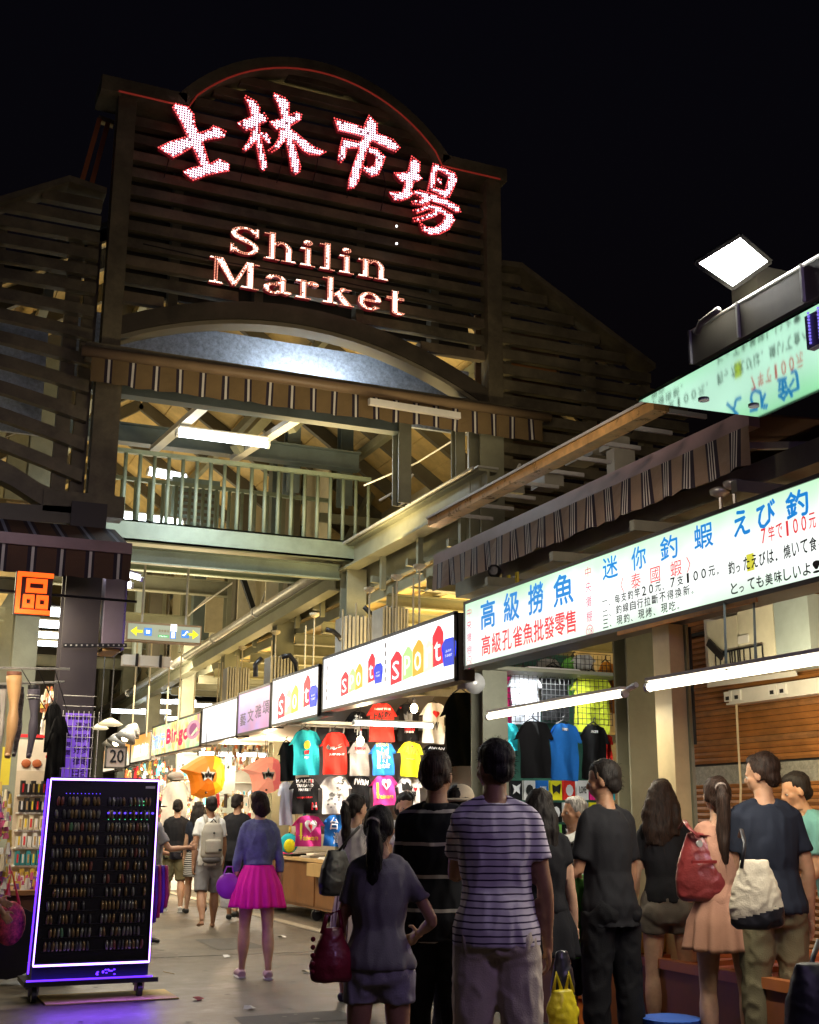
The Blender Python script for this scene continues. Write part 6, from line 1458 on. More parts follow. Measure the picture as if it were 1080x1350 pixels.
# ------------------------------------------------------------------ added area lamps without fittings, standing in for hall, street and stall light
light('AREA', (8.3, 15, 3.3), 330, (1, .70, .25), 3.0, (8.0, 15.2, 6), 5.0)
light('AREA', (8.3, 22, 3.3), 260, (1, .70, .27), 3.0, (8.0, 22.2, 6), 6.0)
light('AREA', (3.9, 20, 4.2), 90, (1, .82, .48), 1.6, (3.9, 20.2, 9), 5.0)
light('AREA', (3.9, 27, 4.0), 150, (1, .83, .45), 1.6, (3.9, 27.2, 9), 6.0)
light('AREA', (4.9, 14.0, 5.0), 65, (1, .76, .34), 1.0, (5.6, 14.4, 9), 1.6)
light('AREA', (3.2, 12.9, 5.2), 12, (.95, 1, .88), 1.4, (3.4, 15.5, 6.6), .5)
light('AREA', (4.15, 12.55, 6.10), 26, (.82, .92, 1), .8, (4.15, 12.9, 6.35), .12)
light('AREA', (3.8, 19.5, 3.4), 210, (1, .84, .58), 1.6, (3.8, 19.6, 0), 9.0)
light('AREA', (5.2, 24, 2.9), 420, (1, .82, .55), 1.6, (6.0, 27.1, 0), 6.0)
light('AREA', (0.6, 11.6, 3.3), 60, (1, .86, .62), 1.6, (0.9, 12.6, 1.2), .4)
light('AREA', (0.0, 14.2, 3.9), 110, (1, .84, .55), 2.0, (0.4, 14.3, .5), 2.0)
light('AREA', (0.2, 19.0, 3.6), 130, (1, .84, .50), 2.0, (0.4, 20, 7), 4.0)
light('AREA', (-1.0, 12.5, 5.1), 8, (.8, .88, 1), 1.2, (-.4, 12.8, 5.9), .2)
light('AREA', (3.9, 6.6, 4.9), 7.5, (1, .76, .42), 1.4, (4.0, 12, 7.3), .8, 120)
light('AREA', (4.0, 10.6, 5.2), 5, (1, .80, .48), 4.2, (4.0, 11.6, 5.72), .08, 90)    # added lamps without fittings, aimed up onto the gate and its awning
light('AREA', (3.0, 6.0, 4.2), 11, (1, .80, .62), .8, (5.2, 9, 4.0), .5, 100)
light('AREA', (0.8, 8.6, 4.6), 4, (.9, .75, .8), .8, (.3, 11, 3.9), .5, 120)
light('AREA', (3.3, 1.6, 3.3), 17, (.66, .46, 1.0), 1.0, (2.6, 5.6, 1.1), .6)   # added unseen violet lamp, standing in for a shop sign out of view
light('AREA', (5.35, 6.2, 2.2), 34, (1, .84, .52), 1.6, (6.5, 6.3, 2.15), .1)
light('AREA', (.5, 9.7, 3.1), 7, (1, .85, .62), .6, (.95, 10.9, 2.35), .3, 80)
light('AREA', (5.9, 10.4, 2.75), 22, (1, .95, .85), 1.0, (6.9, 12.1, 2.4), .3)
# ================================================================== PEOPLE
def remesh(mb, vox, it=3, fac=.5):
    me = bpy.data.meshes.new('work'); me.from_pydata(mb.v, [], mb.f); o = bpy.data.objects.new('work', me); COL.objects.link(o)
    q = o.modifiers.new('r', 'REMESH'); q.mode = 'VOXEL'; q.voxel_size = vox
    if it: s = o.modifiers.new('s', 'SMOOTH'); s.factor = fac; s.iterations = it
    dg = bpy.context.evaluated_depsgraph_get(); r = bpy.data.meshes.new_from_object(o.evaluated_get(dg))
    vs = [v.co.copy() for v in r.vertices]; ns = [v.normal.copy() for v in r.vertices]; fs = [tuple(p.vertices) for p in r.polygons]
    bpy.data.objects.remove(o); bpy.data.meshes.remove(me); bpy.data.meshes.remove(r)
    return vs, ns, fs
def folds(vs, ns, amp, fr, seed=0, stretch=(1, 1, .45)):
    out = []; o = Vector((seed * 3.1, seed * 1.7, 0))
    for v, n in zip(vs, ns):
        q = Vector((v.x * stretch[0], v.y * stretch[1], v.z * stretch[2])) * fr + o
        d = noise.noise(q) + .5 * noise.noise(q * 2.3)
        d = max(-.22, (abs(d) * -1.4 + .3) * .6 + d * .4)
        out.append(v + n * amp * d)
    return out
def body_mat(name, col, rough=.5):
    m = mat(name, col, rough, var=.16, scale=14, bump=.12, bscale=260); b = m.node_tree.nodes['Principled BSDF']
    b.inputs['Subsurface Weight'].default_value = .12; b.inputs['Subsurface Radius'].default_value = (.02, .008, .004); b.inputs['Subsurface Scale'].default_value = .5; b.inputs['Specular IOR Level'].default_value = .35; return m
skinA = body_mat('skin_warm', (.46, .25, .15)); skinB = body_mat('skin_tan', (.36, .19, .11)); skinC = body_mat('skin_fair', (.55, .33, .22))
def hair_mat(name, col):
    m = bpy.data.materials.new(name); m.use_nodes = True; nt = m.node_tree; b = nt.nodes['Principled BSDF']; L = nt.links
    tc = nt.nodes.new('ShaderNodeTexCoord'); mp = nt.nodes.new('ShaderNodeMapping'); mp.inputs['Scale'].default_value = (140, 140, 9)
    n = nt.nodes.new('ShaderNodeTexNoise'); n.inputs['Scale'].default_value = 1; n.inputs['Detail'].default_value = 4
    L.new(tc.outputs['Object'], mp.inputs[0]); L.new(mp.outputs[0], n.inputs[0])
    r = nt.nodes.new('ShaderNodeValToRGB'); r.color_ramp.elements[0].color = (*[c * .4 for c in col], 1); r.color_ramp.elements[1].color = (*[c * 2.2 for c in col], 1)
    r.color_ramp.elements[0].position = .35; r.color_ramp.elements[1].position = .7
    L.new(n.outputs[0], r.inputs[0]); L.new(r.outputs[0], b.inputs['Base Color']); b.inputs['Roughness'].default_value = .62; b.inputs['Specular IOR Level'].default_value = .25
    bp = nt.nodes.new('ShaderNodeBump'); bp.inputs['Strength'].default_value = .8; bp.inputs['Distance'].default_value = .004; L.new(n.outputs[0], bp.inputs['Height']); L.new(bp.outputs[0], b.inputs['Normal'])
    return m
h_blk = hair_mat('hair_black', (.012, .009, .008)); h_brn = hair_mat('hair_brown', (.022, .011, .007)); h_gry = hair_mat('hair_grey', (.18, .17, .16))
def striped(name, a, b, period, duty, rough=.85, axis=2, bump=.25):
    m = bpy.data.materials.new(name); m.use_nodes = True; nt = m.node_tree; q = nt.nodes['Principled BSDF']; L = nt.links
    tc = nt.nodes.new('ShaderNodeTexCoord'); sp = nt.nodes.new('ShaderNodeSeparateXYZ'); L.new(tc.outputs['Object'], sp.inputs[0])
    n = nt.nodes.new('ShaderNodeTexNoise'); n.inputs['Scale'].default_value = 5; L.new(tc.outputs['Object'], n.inputs['Vector'])
    ma = nt.nodes.new('ShaderNodeMath'); ma.operation = 'MULTIPLY_ADD'; ma.inputs[1].default_value = .02; L.new(n.outputs[0], ma.inputs[0])
    L.new(sp.outputs[axis], ma.inputs[2])
    dv = nt.nodes.new('ShaderNodeMath'); dv.operation = 'DIVIDE'; dv.inputs[1].default_value = period; L.new(ma.outputs[0], dv.inputs[0])
    fr = nt.nodes.new('ShaderNodeMath'); fr.operation = 'FRACT'; L.new(dv.outputs[0], fr.inputs[0])
    lt = nt.nodes.new('ShaderNodeMath'); lt.operation = 'LESS_THAN'; lt.inputs[1].default_value = duty; L.new(fr.outputs[0], lt.inputs[0])
    mx = nt.nodes.new('ShaderNodeMixRGB'); mx.inputs[1].default_value = (*a, 1); mx.inputs[2].default_value = (*b, 1); L.new(lt.outputs[0], mx.inputs[0])
    L.new(mx.outputs[0], q.inputs['Base Color']); q.inputs['Roughness'].default_value = rough; q.inputs['Specular IOR Level'].default_value = .2
    nb = nt.nodes.new('ShaderNodeTexNoise'); nb.inputs['Scale'].default_value = 180; L.new(tc.outputs['Object'], nb.inputs['Vector'])
    bp = nt.nodes.new('ShaderNodeBump'); bp.inputs['Strength'].default_value = bump; bp.inputs['Distance'].default_value = .002; L.new(nb.outputs[0], bp.inputs['Height']); L.new(bp.outputs[0], q.inputs['Normal'])
    return m

def dirv(f, a, s):    # forward, outward angles of a limb that hangs at 0,0
    f, a = R(f), R(a); return Vector((s * math.sin(a), math.sin(f) * math.cos(a), -math.cos(f) * math.cos(a)))
def limb(mb, a, b, ra, rb, k=4, bulge=0, off=Vector((0, 0, 0))):
    pts = []; rs = []
    for i in range(k + 1):
        t = i / k; pts.append(a.lerp(b, t) + off * math.sin(t * math.pi)); rs.append(ra + (rb - ra) * t + bulge * math.sin(min(1, t * 1.35) * math.pi))
    mb.tube(pts, rs, 12)
def person(label, x, y, h, heading, sex='m', skin=skinA, hair=('short', h_blk), head=(0, 0), arms=((4, 8, 10), (4, 8, 10)), legs=((2, 3, -2), (-2, 3, -2)),
           top=None, sleeve=.55, hem=.47, bottom=None, shoes=None, build=1.0, vox=.014, lean=0, collar=None, group=None, hat=None, hand_detail=True, seed=1):
    t = thing('person', label, 'person', (x, y, 0), -R(heading), group or 'people in the market street')
    hs = 1.0 if sex == 'm' else .90; hip = 1.0 if sex == 'm' else 1.08; limbk = build * (1.0 if sex == 'm' else .84)
    V = Vector
    LN = Matrix.Rotation(R(-lean), 4, 'X')
    piv = V((0, 0, .52 * h))
    def ln(p): return LN @ (p - piv) + piv
    # torso
    tw = [(.47, .086 * hip, .060), (.52, .091 * hip, .068), (.57, .083, .060), (.62, .076 if sex == 'm' else .066, .055), (.69, .087 * hs, .063), (.75, .096 * hs, .066), (.79, .094 * hs, .058), (.815, .070 * hs, .046), (.835, .040, .038)]
    B = MB()
    def torso(mb, lv, grow, k=1.0):
        pts = [ln(V((0, (.004 if z_ > .6 else -.006) * h, z_ * h))) for z_, a, b in lv]; mb.tube(pts, [((a * build * h + grow) * k, (b * build * h + grow) * k) for z_, a, b in lv], 20)
    torso(B, tw, 0)
    if sex == 'f':
        for s in (-1, 1): B.ell(ln(V((s * .042 * h, .052 * h, .735 * h))), (.036 * h, .030 * h, .036 * h), 12, 8)
    for s in (-1, 1): B.ell(ln(V((s * .042 * h, -.028 * h, .495 * h))), (.048 * h, .048 * h, .05 * h), 12, 8)
    neck0, neck1 = ln(V((0, -.002 * h, .815 * h))), ln(V((0, .008 * h, .885 * h)))
    B.tube([neck0, neck0.lerp(neck1, .5), neck1], [.040 * h * hs, .031 * h * hs, .031 * h * hs], 14)
    # head
    HM = Matrix.Translation(neck1) @ Matrix.Rotation(R(-head[0]), 4, 'Z') @ Matrix.Rotation(R(head[1]), 4, 'X') @ Matrix.Translation(-neck1)
    hp = lambda a, b, c: HM @ ln(V((a * h, b * h, c * h)))
    H3 = (HM @ LN).to_3x3()
    def he(mb, c, r, n=16, k=12): mb.ell(hp(*c), tuple(q * h for q in r), n, k, rot=H3)
    HB = MB()
    he(HB, (0, .002, .943), (.0435, .054, .053), 20, 14); he(HB, (0, .020, .910), (.036, .036, .042)); he(HB, (0, .034, .888), (.020, .018, .016)); he(HB, (0, .050, .930), (.030, .008, .010))
    for s in (-1, 1): he(HB, (s * .0445, .002, .921), (.006, .012, .019), 10, 8); he(HB, (s * .024, .036, .912), (.014, .014, .013), 10, 8)
    HB.tube([hp(0, .052, .936), hp(0, .062, .915), hp(0, .064, .910), hp(0, .052, .904)], [.005 * h, .008 * h, .0095 * h, .006 * h], 8)
    he(HB, (0, .052, .8945), (.014, .007, .004), 10, 6); he(HB, (0, .050, .8885), (.012, .007, .0045), 10, 6)
    HB.tube([neck1 + V((0, 0, -.03 * h)), hp(0, .004, .905)], .031 * h * hs, 12)
    # arms
    J = {}
    for s, (f, a, el) in zip((-1, 1), [q[:3] for q in arms]):
        sh = ln(V((s * .091 * h * hs * build ** .5, 0, .795 * h))); d1 = LN.to_3x3() @ dirv(f, a, s)
        inward = arms[0 if s < 0 else 1][3] if len(arms[0 if s < 0 else 1]) > 3 else a * .2
        e = sh + d1 * .178 * h; d2 = LN.to_3x3() @ dirv(f + el, inward, s); w = e + d2 * .148 * h
        J[s] = (sh, e, w, d1, d2)
        B.ell(sh, (.031 * h * limbk,) * 3, 12, 8); limb(B, sh, e, .029 * h * limbk, .0225 * h * limbk, 4, .002 * h); limb(B, e, w, .0225 * h * limbk, .0150 * h * limbk, 4, .003 * h)
    # legs
    K = {}
    for s, q in zip((-1, 1), legs):
        f, a, kn = q[:3]; hj = V((s * .050 * h * hip, -.004 * h, .495 * h)); d1 = dirv(f, a, s); k_ = hj + d1 * .235 * h; d2 = dirv(f + kn, a * .3, s); an = k_ + d2 * .222 * h
        K[s] = (hj, k_, an, d1, d2)
    low = min(K[s][2].z for s in K); dz = .038 * h - low
    # feet stay on the ground: shift the legs so the lower ankle is at its height
    for s in K:
        hj, k_, an, d1, d2 = K[s]
        if abs(dz) > .004 * h:
            k_ = k_ + V((0, 0, dz * .5)); an = an + V((0, 0, dz))
        K[s] = (hj, k_, an, d1, d2)
        limb(B, hj, k_, .054 * h * limbk ** .6, .034 * h * limbk ** .5, 5, .002 * h); limb(B, k_, an, .033 * h * limbk ** .5, .0195 * h * limbk ** .5, 6, .009 * h, V((0, -.009 * h, 0)))
        up_ = max(0, an.z - .045 * h)
        heel = an + V((0, -.018 * h, -.026 * h)); toe = an + V((s * .012 * h, .088 * h, -.030 * h - (up_ * .55)))
        B.tube([heel, an + V((0, .015 * h, -.018 * h)), an.lerp(toe, .6) + V((0, 0, -.004 * h)), toe], [(.018 * h, .014 * h), (.021 * h, .018 * h), (.024 * h, .012 * h), (.017 * h, .008 * h)], 12)
    vs, ns, fs = remesh(B, vox)
    M_ = MB(); M_.add(vs, fs)
    v2, n2, f2 = remesh(HB, min(vox, .0085), 2); M_.add(v2, f2)
    # hands
    for s in (-1, 1):
        sh, e, w, d1, d2 = J[s]
        front = V((0, 1, 0)); med = (V((-s, 0, 0)) - d2 * d2.dot(V((-s, 0, 0)))).normalized(); sd_ = d2.cross(med).normalized()
        if sd_.dot(V((0, 1, .4))) < 0: sd_ = -sd_
        pc_ = w + d2 * .030 * h
        Hn = MB(); Rm = Matrix((sd_, med, d2)).transposed()
        Hn.ell(pc_, (.024 * h, .010 * h, .030 * h), 12, 8, rot=Rm); Hn.tube([w - d2 * .02 * h, w + d2 * .02 * h], [.0155 * h, .013 * h], 10)
        if hand_detail:
            for i, (o_, L1) in enumerate(((.0165, .040), (.0055, .045), (-.0055, .042), (-.0155, .034))):
                b0 = pc_ + sd_ * o_ * h + d2 * .020 * h; c1 = R(14 + 4 * i); c2 = R(38 + 5 * i); c3 = R(62 + 6 * i)
                q1 = b0 + (d2 * math.cos(c1) + med * math.sin(c1)) * L1 * .45 * h; q2 = q1 + (d2 * math.cos(c2) + med * math.sin(c2)) * L1 * .32 * h; q3 = q2 + (d2 * math.cos(c3) + med * math.sin(c3)) * L1 * .25 * h
                Hn.tube([b0 - d2 * .008 * h, b0, q1, q2, q3], [.0052 * h, .0054 * h, .0050 * h, .0046 * h, .0034 * h], 8)
            b0 = pc_ + sd_ * .020 * h - d2 * .012 * h; q1 = b0 + (sd_ * .7 + d2 * .7 + med * .2).normalized() * .024 * h; q2 = q1 + (sd_ * .25 + d2 * .9 + med * .3).normalized() * .020 * h
            Hn.tube([b0 - sd_ * .008 * h, b0, q1, q2], [.0075 * h, .007 * h, .006 * h, .0045 * h], 8)
            v3, n3, f3 = remesh(Hn, .0045, 2, .4); M_.add(v3, f3)
        else: M_.add(Hn.v, Hn.f)
    for s in (-1, 1): MB().ell(hp(s * .0175, .0475, .9225), .0075 * h, 10, 8).build('eye', mat('eye', (.5, .48, .45), .2), t, local=True, smooth=True); 
    c = MB()
    for s in (-1, 1): c.ell(hp(s * .0175, .0535, .9225), (.0034 * h,) * 3, 8, 6)
    c.build('irises', mat('iris', (.02, .01, .01), .1), t, local=True)
    CL = []
    # top
    if top is not None:
        g_ = .016; c = MB()
        lv = [q for q in tw if q[0] >= hem - .001 and q[0] < .83]
        if hem < .47: lv = [(hem, tw[0][1] + .006, tw[0][2] + .008)] + lv
        elif lv[0][0] > hem + .01: lv = [(hem, lv[0][1], lv[0][2])] + lv
        lv = lv + [(.831, .046, .040)]
        loose = [(z_, a + (.010 if z_ < .68 and sex == 'm' else .005) + (.006 if z_ < .53 else 0), b + (.010 if z_ < .70 else .004) + (.006 if z_ < .53 else 0)) for z_, a, b in lv]
        torso(c, loose, g_)
        if sex == 'f':
            for s in (-1, 1): c.ell(ln(V((s * .042 * h, .054 * h, .735 * h))), (.042 * h, .036 * h, .042 * h), 12, 8)
        for s in (-1, 1):
            sh, e, w, d1, d2 = J[s]
            c.tube([ln(V((s * .022 * h, -.002 * h, .822 * h))), ln(V((s * .062 * h, -.002 * h, .810 * h))), sh + V((0, 0, .002 * h))], [(.028 * h, .034 * h), (.026 * h, .032 * h), (.028 * h, .031 * h)] if sleeve > 0 else [(.028 * h, .030 * h), (.024 * h, .026 * h), (.012 * h, .018 * h)], 12)
            if sleeve > 0:
                c.ell(sh + V((0, 0, -.004 * h)), (.034 * h * limbk,) * 3, 12, 8)
                if sleeve <= 1: c.tube([sh, sh.lerp(e, sleeve * .5), sh.lerp(e, sleeve)], [.033 * h * limbk, .034 * h * limbk, (.036 if sleeve < .8 else .031) * h * limbk], 14)
                else: c.tube([sh, sh.lerp(e, .5), e, e.lerp(w, sleeve - 1)], [.036 * h * limbk, .033 * h * limbk, .030 * h * limbk, .027 * h * limbk], 14)
            else: c.ell(sh + V((-s * .022 * h, 0, .004 * h)), (.030 * h * limbk, .036 * h, .034 * h), 10, 8)
        vs, ns, fs = remesh(c, vox, 2)
        vs = folds(vs, ns, .026, 7.5, seed)
        CL.append((vs, fs)); o = MB().add(vs, fs).build('shirt', top, t, smooth=True, local=True)
        nk = ln(V((0, .0, .832 * h)))
        if collar:
            q = MB(); n_ = 16
            q.tube([ln(V((0, -.002 * h, .818 * h))), ln(V((0, -.004 * h, .848 * h)))], [(.050 * h * hs, .048 * h * hs), (.041 * h * hs, .041 * h * hs)], n_)
            vv, nn, ff = remesh(q, .008, 1); MB().add(vv, ff).build('collar', collar, t, smooth=True, local=True)
    # bottom
    if bottom:
        kind, bm_, ln_ = bottom[:3]; c = MB()
        if kind in ('shorts', 'trousers'):
            c.tube([V((0, -.004 * h, z_ * h)) for z_ in (.455, .50, .54, .575)], [((a * build + .006) * h + .012, (b * build + .007) * h + .012) for a, b in ((.086 * hip, .064), (.092 * hip, .071), (.088 * hip, .064), (.080, .058))], 20)
            for s in (-1, 1): c.ell(V((s * .044 * h, -.032 * h, .495 * h)), (.056 * h, .056 * h, .058 * h), 12, 8)
            for s in (-1, 1):
                hj, k_, an, d1, d2 = K[s]
                if ln_ <= 1:
                    e_ = hj.lerp(k_, ln_); c.tube([hj, hj.lerp(e_, .5), e_], [.062 * h, .060 * h, .058 * h - .006 * h * ln_], 16)
                else:
                    e_ = k_.lerp(an, ln_ - 1); c.tube([hj, hj.lerp(k_, .5), k_, k_.lerp(e_, .5), e_], [.062 * h, .056 * h, .047 * h, .046 * h, .042 * h], 16)
            vs, ns, fs = remesh(c, vox, 2); vs = folds(vs, ns, .028, 8, seed + 5, (1, 1, .8))
            CL.append((vs, fs)); MB().add(vs, fs).build('trousers' if kind == 'trousers' else 'shorts', bm_, t, smooth=True, local=True)
        else:   # skirt with pleats
            z0, z1, fl, npl = ln_, .60, bottom[3], bottom[4]; n_ = 96; rows = 14; vs = []; fs = []
            for j in range(rows + 1):
                f = j / rows; z_ = z1 + (z0 - z1) * f
                base_x = (.074 + (.095 * hip - .074) * min(1, f * 2.0)) if f < .5 else .095 * hip; base_y = (.058 + (.072 - .058) * min(1, f * 2)) if f < .5 else .072
                for i in range(n_):
                    a = 2 * math.pi * i / n_; pl = 1 + (.02 + .085 * f) * math.sin(npl * a + .6 * math.sin(3 * a)) * (1 if npl else 0) + .03 * f * math.sin(2 * a + seed)
                    rx = (base_x + fl * f) * h * pl + .012; ry = (base_y + fl * f * .85) * h * pl + .012
                    vs.append(V((rx * math.cos(a), -.008 * h + ry * math.sin(a), z_ * h + .006 * math.sin(4 * a) * f)))
            for j in range(rows):
                for i in range(n_):
                    a = j * n_ + i; b = j * n_ + (i + 1) % n_; fs.append((a, a + n_, b + n_, b))
            fs.append(tuple(rows * n_ + i for i in range(n_ - 1, -1, -1))); fs.append(tuple(range(n_)))
            MB().add(vs, fs).build('skirt', bm_, t, smooth=True, local=True)
    # the body stays inside its clothes
    from mathutils.bvhtree import BVHTree
    trees = [BVHTree.FromPolygons([tuple(v) for v in cv], cf) for cv, cf in CL]
    nv = []
    for v in M_.v:
        v = V(v)
        for tr_ in trees:
            co, nr, ix, ds = tr_.find_nearest(v, .016)
            if co is not None and (v - co).dot(nr) > -.005: v = co - nr * .007
        nv.append(tuple(v))
    M_.v = nv; M_.build('body', skin, t, smooth=True, local=True)
    # shoes
    if shoes:
        for s in (-1, 1):
            an = K[s][2]; up_ = max(0, an.z - .045 * h); c = MB()
            heel = an + V((0, -.022 * h, -.022 * h)); toe = an + V((s * .012 * h, .094 * h, -.026 * h - up_ * .55))
            c.tube([heel, an + V((0, .01 * h, -.012 * h)), an.lerp(toe, .55), toe], [(.024 * h, .021 * h), (.027 * h, .028 * h), (.029 * h, .019 * h), (.020 * h, .013 * h)], 12)
            vs, ns, fs = remesh(c, .010, 2)
            bz = min(v.z for v in vs) - .001
            MB().add(vs, fs).build('shoe', shoes[0], t, smooth=True, local=True)
            if len(shoes) > 1:
                MB().tube([heel + V((0, 0, -.018 * h)), an.lerp(toe, .5) + V((0, 0, -.024 * h)), toe + V((0, 0, -.010 * h))], [(.024 * h, .007 * h), (.029 * h, .008 * h), (.019 * h, .006 * h)], 12).build('sole', shoes[1], t, local=True)
    # hair
    st_, hm = hair; c = MB()
    if st_ != 'bald':
        he(c, (0, -.006, .950), (.0475, .0545, .0545), 20, 14); he(c, (0, -.030, .915), (.036, .028, .032)); he(c, (0, .018, .972), (.036, .034, .026))
        for s in (-1, 1): he(c, (s * .037, -.010, .935), (.012, .026, .03), 10, 8)
        if st_ == 'bob': he(c, (0, -.018, .925), (.053, .050, .058)); he(c, (.012, -.022, .90), (.044, .036, .04)); he(c, (-.016, -.02, .962), (.04, .045, .045))
        if st_ == 'long':
            c.tube([hp(0, -.02, .96), hp(0, -.040, .90), hp(0, -.048, .85), hp(.004, -.054, .79), hp(-.002, -.058, .74)], [(.045 * h, .035 * h), (.060 * h, .035 * h), (.066 * h, .032 * h), (.062 * h, .026 * h), (.040 * h, .016 * h)], 16)
            for s in (-1, 1): c.tube([hp(s * .03, 0, .95), hp(s * .050, -.006, .90), hp(s * .060, -.01, .84), hp(s * .062, -.02, .78)], [.022 * h, .024 * h, .024 * h, .014 * h], 10)
        if st_ == 'pony':
            c.tube([hp(0, -.045, .962), hp(0, -.072, .955), hp(.003, -.078, .92), hp(.004, -.070, .86), hp(.0, -.066, .80), hp(-.003, -.064, .74), hp(0, -.064, .69)], [.018 * h, .017 * h, .024 * h, .027 * h, .025 * h, .020 * h, .008 * h], 12)
        vs, ns, fs = remesh(c, .008 if h > 1.2 else .01, 2)
        rsd = seed * 11.3; out = []
        for v, n in zip(vs, ns):
            a = math.atan2(v.y, v.x)
            out.append(v + n * (.0045 * noise.noise(Vector((v.x * 95, v.y * 95, v.z * 14 + rsd))) + .007 * noise.noise(Vector((v.x * 22 + rsd, v.y * 22, v.z * 16)))))
        MB().add(out, fs).build('hair', hm, t, smooth=True, local=True)
        if vox < .0125:      # loose strands that break the outline
            rr = random.Random(seed); sc = MB()
            for _ in range(420):
                i = rr.randrange(len(out)); v, n = out[i], ns[i]
                if n.z < -.7: continue
                L_s = rr.uniform(.012, .03) if st_ in ('short', 'bob') else rr.uniform(.02, .07)
                d = (Vector((rr.uniform(-.5, .5), rr.uniform(-.5, .5), -1.0 if st_ != 'short' else rr.uniform(-.9, .5))) + n * rr.uniform(.25, .9)).normalized()
                sd = d.cross(n).normalized() * rr.uniform(.0006, .0013); e = v + d * L_s * .5 + n * .002; f = v + d * L_s + Vector((0, 0, -.2 * L_s))
                sc.add([v - sd, v + sd, e + sd * .8, e - sd * .8, f], [(0, 1, 2, 3), (3, 2, 4)])
            sc.build('loose_strands', hm, t, local=True, kind='stuff')
        if st_ == 'pony': MB().tube([hp(0, -.066, .958), hp(0, -.073, .952)], .021 * h, 12).build('hair_tie', mat('hair_tie', (.25, .2, .18), .5), t, local=True)
    if hat:
        c = MB(); he(c, (0, -.002, .962), (.052, .060, .048), 20, 12)
        if hat[0] == 'sun': he(c, (0, .0, .948), (.095, .10, .010), 24, 8)
        else: he(c, (0, .062, .945), (.040, .045, .006), 16, 8)
        c.build('hat', hat[1], t, smooth=True, local=True)
    t['_'] = 0; del t['_']
    return t, J, K
def head_at(px, py, h=None, D=None, foot=None):
    if foot: q = at(foot[0], foot[1], Z=0); d = ray(px, py); k = math.hypot(q.x, q.y) / math.hypot(d.x, d.y); p = CAM + d * k; return p.x, p.y, p.z
    p = at(px, py, Z=h) if h else at(px, py, D=D); return p.x, p.y, p.z
def Pn(label, pos, heading, **k): return person(label, pos[0], pos[1], pos[2], heading, **k)
def wpt(P, v): return P[0].matrix_basis @ Vector(v)

tee_blk = mat('tee_black', (.014, .014, .017), .85, var=.2, bump=.2, bscale=160, spec=.2); tee_nvy = mat('tee_navy', (.018, .022, .036), .85, var=.15, bump=.2, bscale=160, spec=.2)
tee_gry = mat('tee_grey', (.22, .21, .22), .85, var=.12, bump=.2, bscale=160, spec=.2); tee_wht = mat('tee_white', (.68, .68, .66), .85, var=.05, bump=.2, bscale=160, spec=.2)
denim = mat('denim', (.13, .15, .27), .8, var=.3, scale=14, bump=.4, bscale=180, spec=.2); khaki = mat('khaki', (.60, .52, .43), .85, var=.12, bump=.3, bscale=150, spec=.2)
olive = mat('olive_cotton', (.17, .15, .085), .85, var=.15, bump=.3, bscale=150, spec=.2); pale_den = mat('pale_denim', (.36, .35, .40), .8, var=.2, scale=16, bump=.3, bscale=150, spec=.2)
trs_blk = mat('trouser_black', (.010, .010, .012), .85, var=.2, bump=.3, bscale=150, spec=.2); brn_sh = mat('brown_shorts', (.13, .11, .09), .85, var=.15, bump=.3, bscale=150, spec=.2)
pinkc = mat('dusty_pink', (.42, .22, .15), .8, var=.1, bump=.2, bscale=120, spec=.2); hotp = mat('hot_pink', (.88, .02, .38), .7, var=.08, bump=.15, bscale=120, spec=.2)
tealc = mat('teal_cotton', (.12, .32, .32), .8, var=.1, bump=.2, bscale=120); grnc = mat('green_cotton', (.09, .42, .04), .8, var=.1, bump=.2, bscale=120)
redc = mat('red_cotton', (.45, .02, .04), .8, var=.1, bump=.2, bscale=120); greysh = mat('grey_shorts', (.20, .19, .19), .85, var=.2, bump=.3, bscale=120)
shoe_w = mat('shoe_white', (.6, .58, .55), .5, var=.1); shoe_k = mat('shoe_black', (.02, .02, .02), .5, var=.1); sole_w = mat('sole_white', (.6, .6, .58), .6)
st_tee = striped('tee_purple_striped', (.70, .64, .72), (.06, .04, .08), .030, .24); st_polo = striped('polo_black_striped', (.012, .012, .016), (.42, .38, .36), .16, .11)
st_skirt = striped('skirt_striped', (.55, .45, .48), (.12, .06, .08), .035, .3, axis=0); st_bw = striped('skirt_black_white', (.5, .48, .45), (.02, .02, .02), .03, .5)
# --- the queue in front (backs to us)
P1 = Pn('man in pale purple tee with thin dark stripes and khaki shorts, seen from behind', head_at(652, 975, 1.77), 26, head=(-34, -4), skin=skinB, top=st_tee, hem=.475, sleeve=.62, bottom=('shorts', khaki, .98), shoes=(shoe_k,), arms=((30, 6, 95, -12), (-2, 12, 16)), vox=.011, build=.97, seed=2, group='people queueing at the fish stall')
P2 = Pn('man in black polo with pale stripes, blurred brown hair, behind the striped tee man', head_at(576, 990, 1.75), 35, head=(10, 4), skin=skinB, hair=('short', h_brn), top=st_polo, hem=.46, sleeve=.8, bottom=('trousers', trs_blk, 1.95), shoes=(shoe_k,), arms=((6, 8, 20), (38, 4, 105, -6)), collar=tee_blk, vox=.012, seed=3, group='people queueing at the fish stall')
P3 = Pn('woman in grey tee with long black ponytail and pale denim shorts', head_at(502, 1062, D=5.8), 24, sex='f', head=(14, 6), skin=skinA, hair=('pony', h_blk), top=tee_gry, hem=.50, sleeve=.6, bottom=('shorts', pale_den, .42), shoes=(shoe_k,), arms=((8, 14, 35), (-12, 30, 80, -20)), vox=.011, seed=4, group='people queueing at the fish stall', build=1.0)
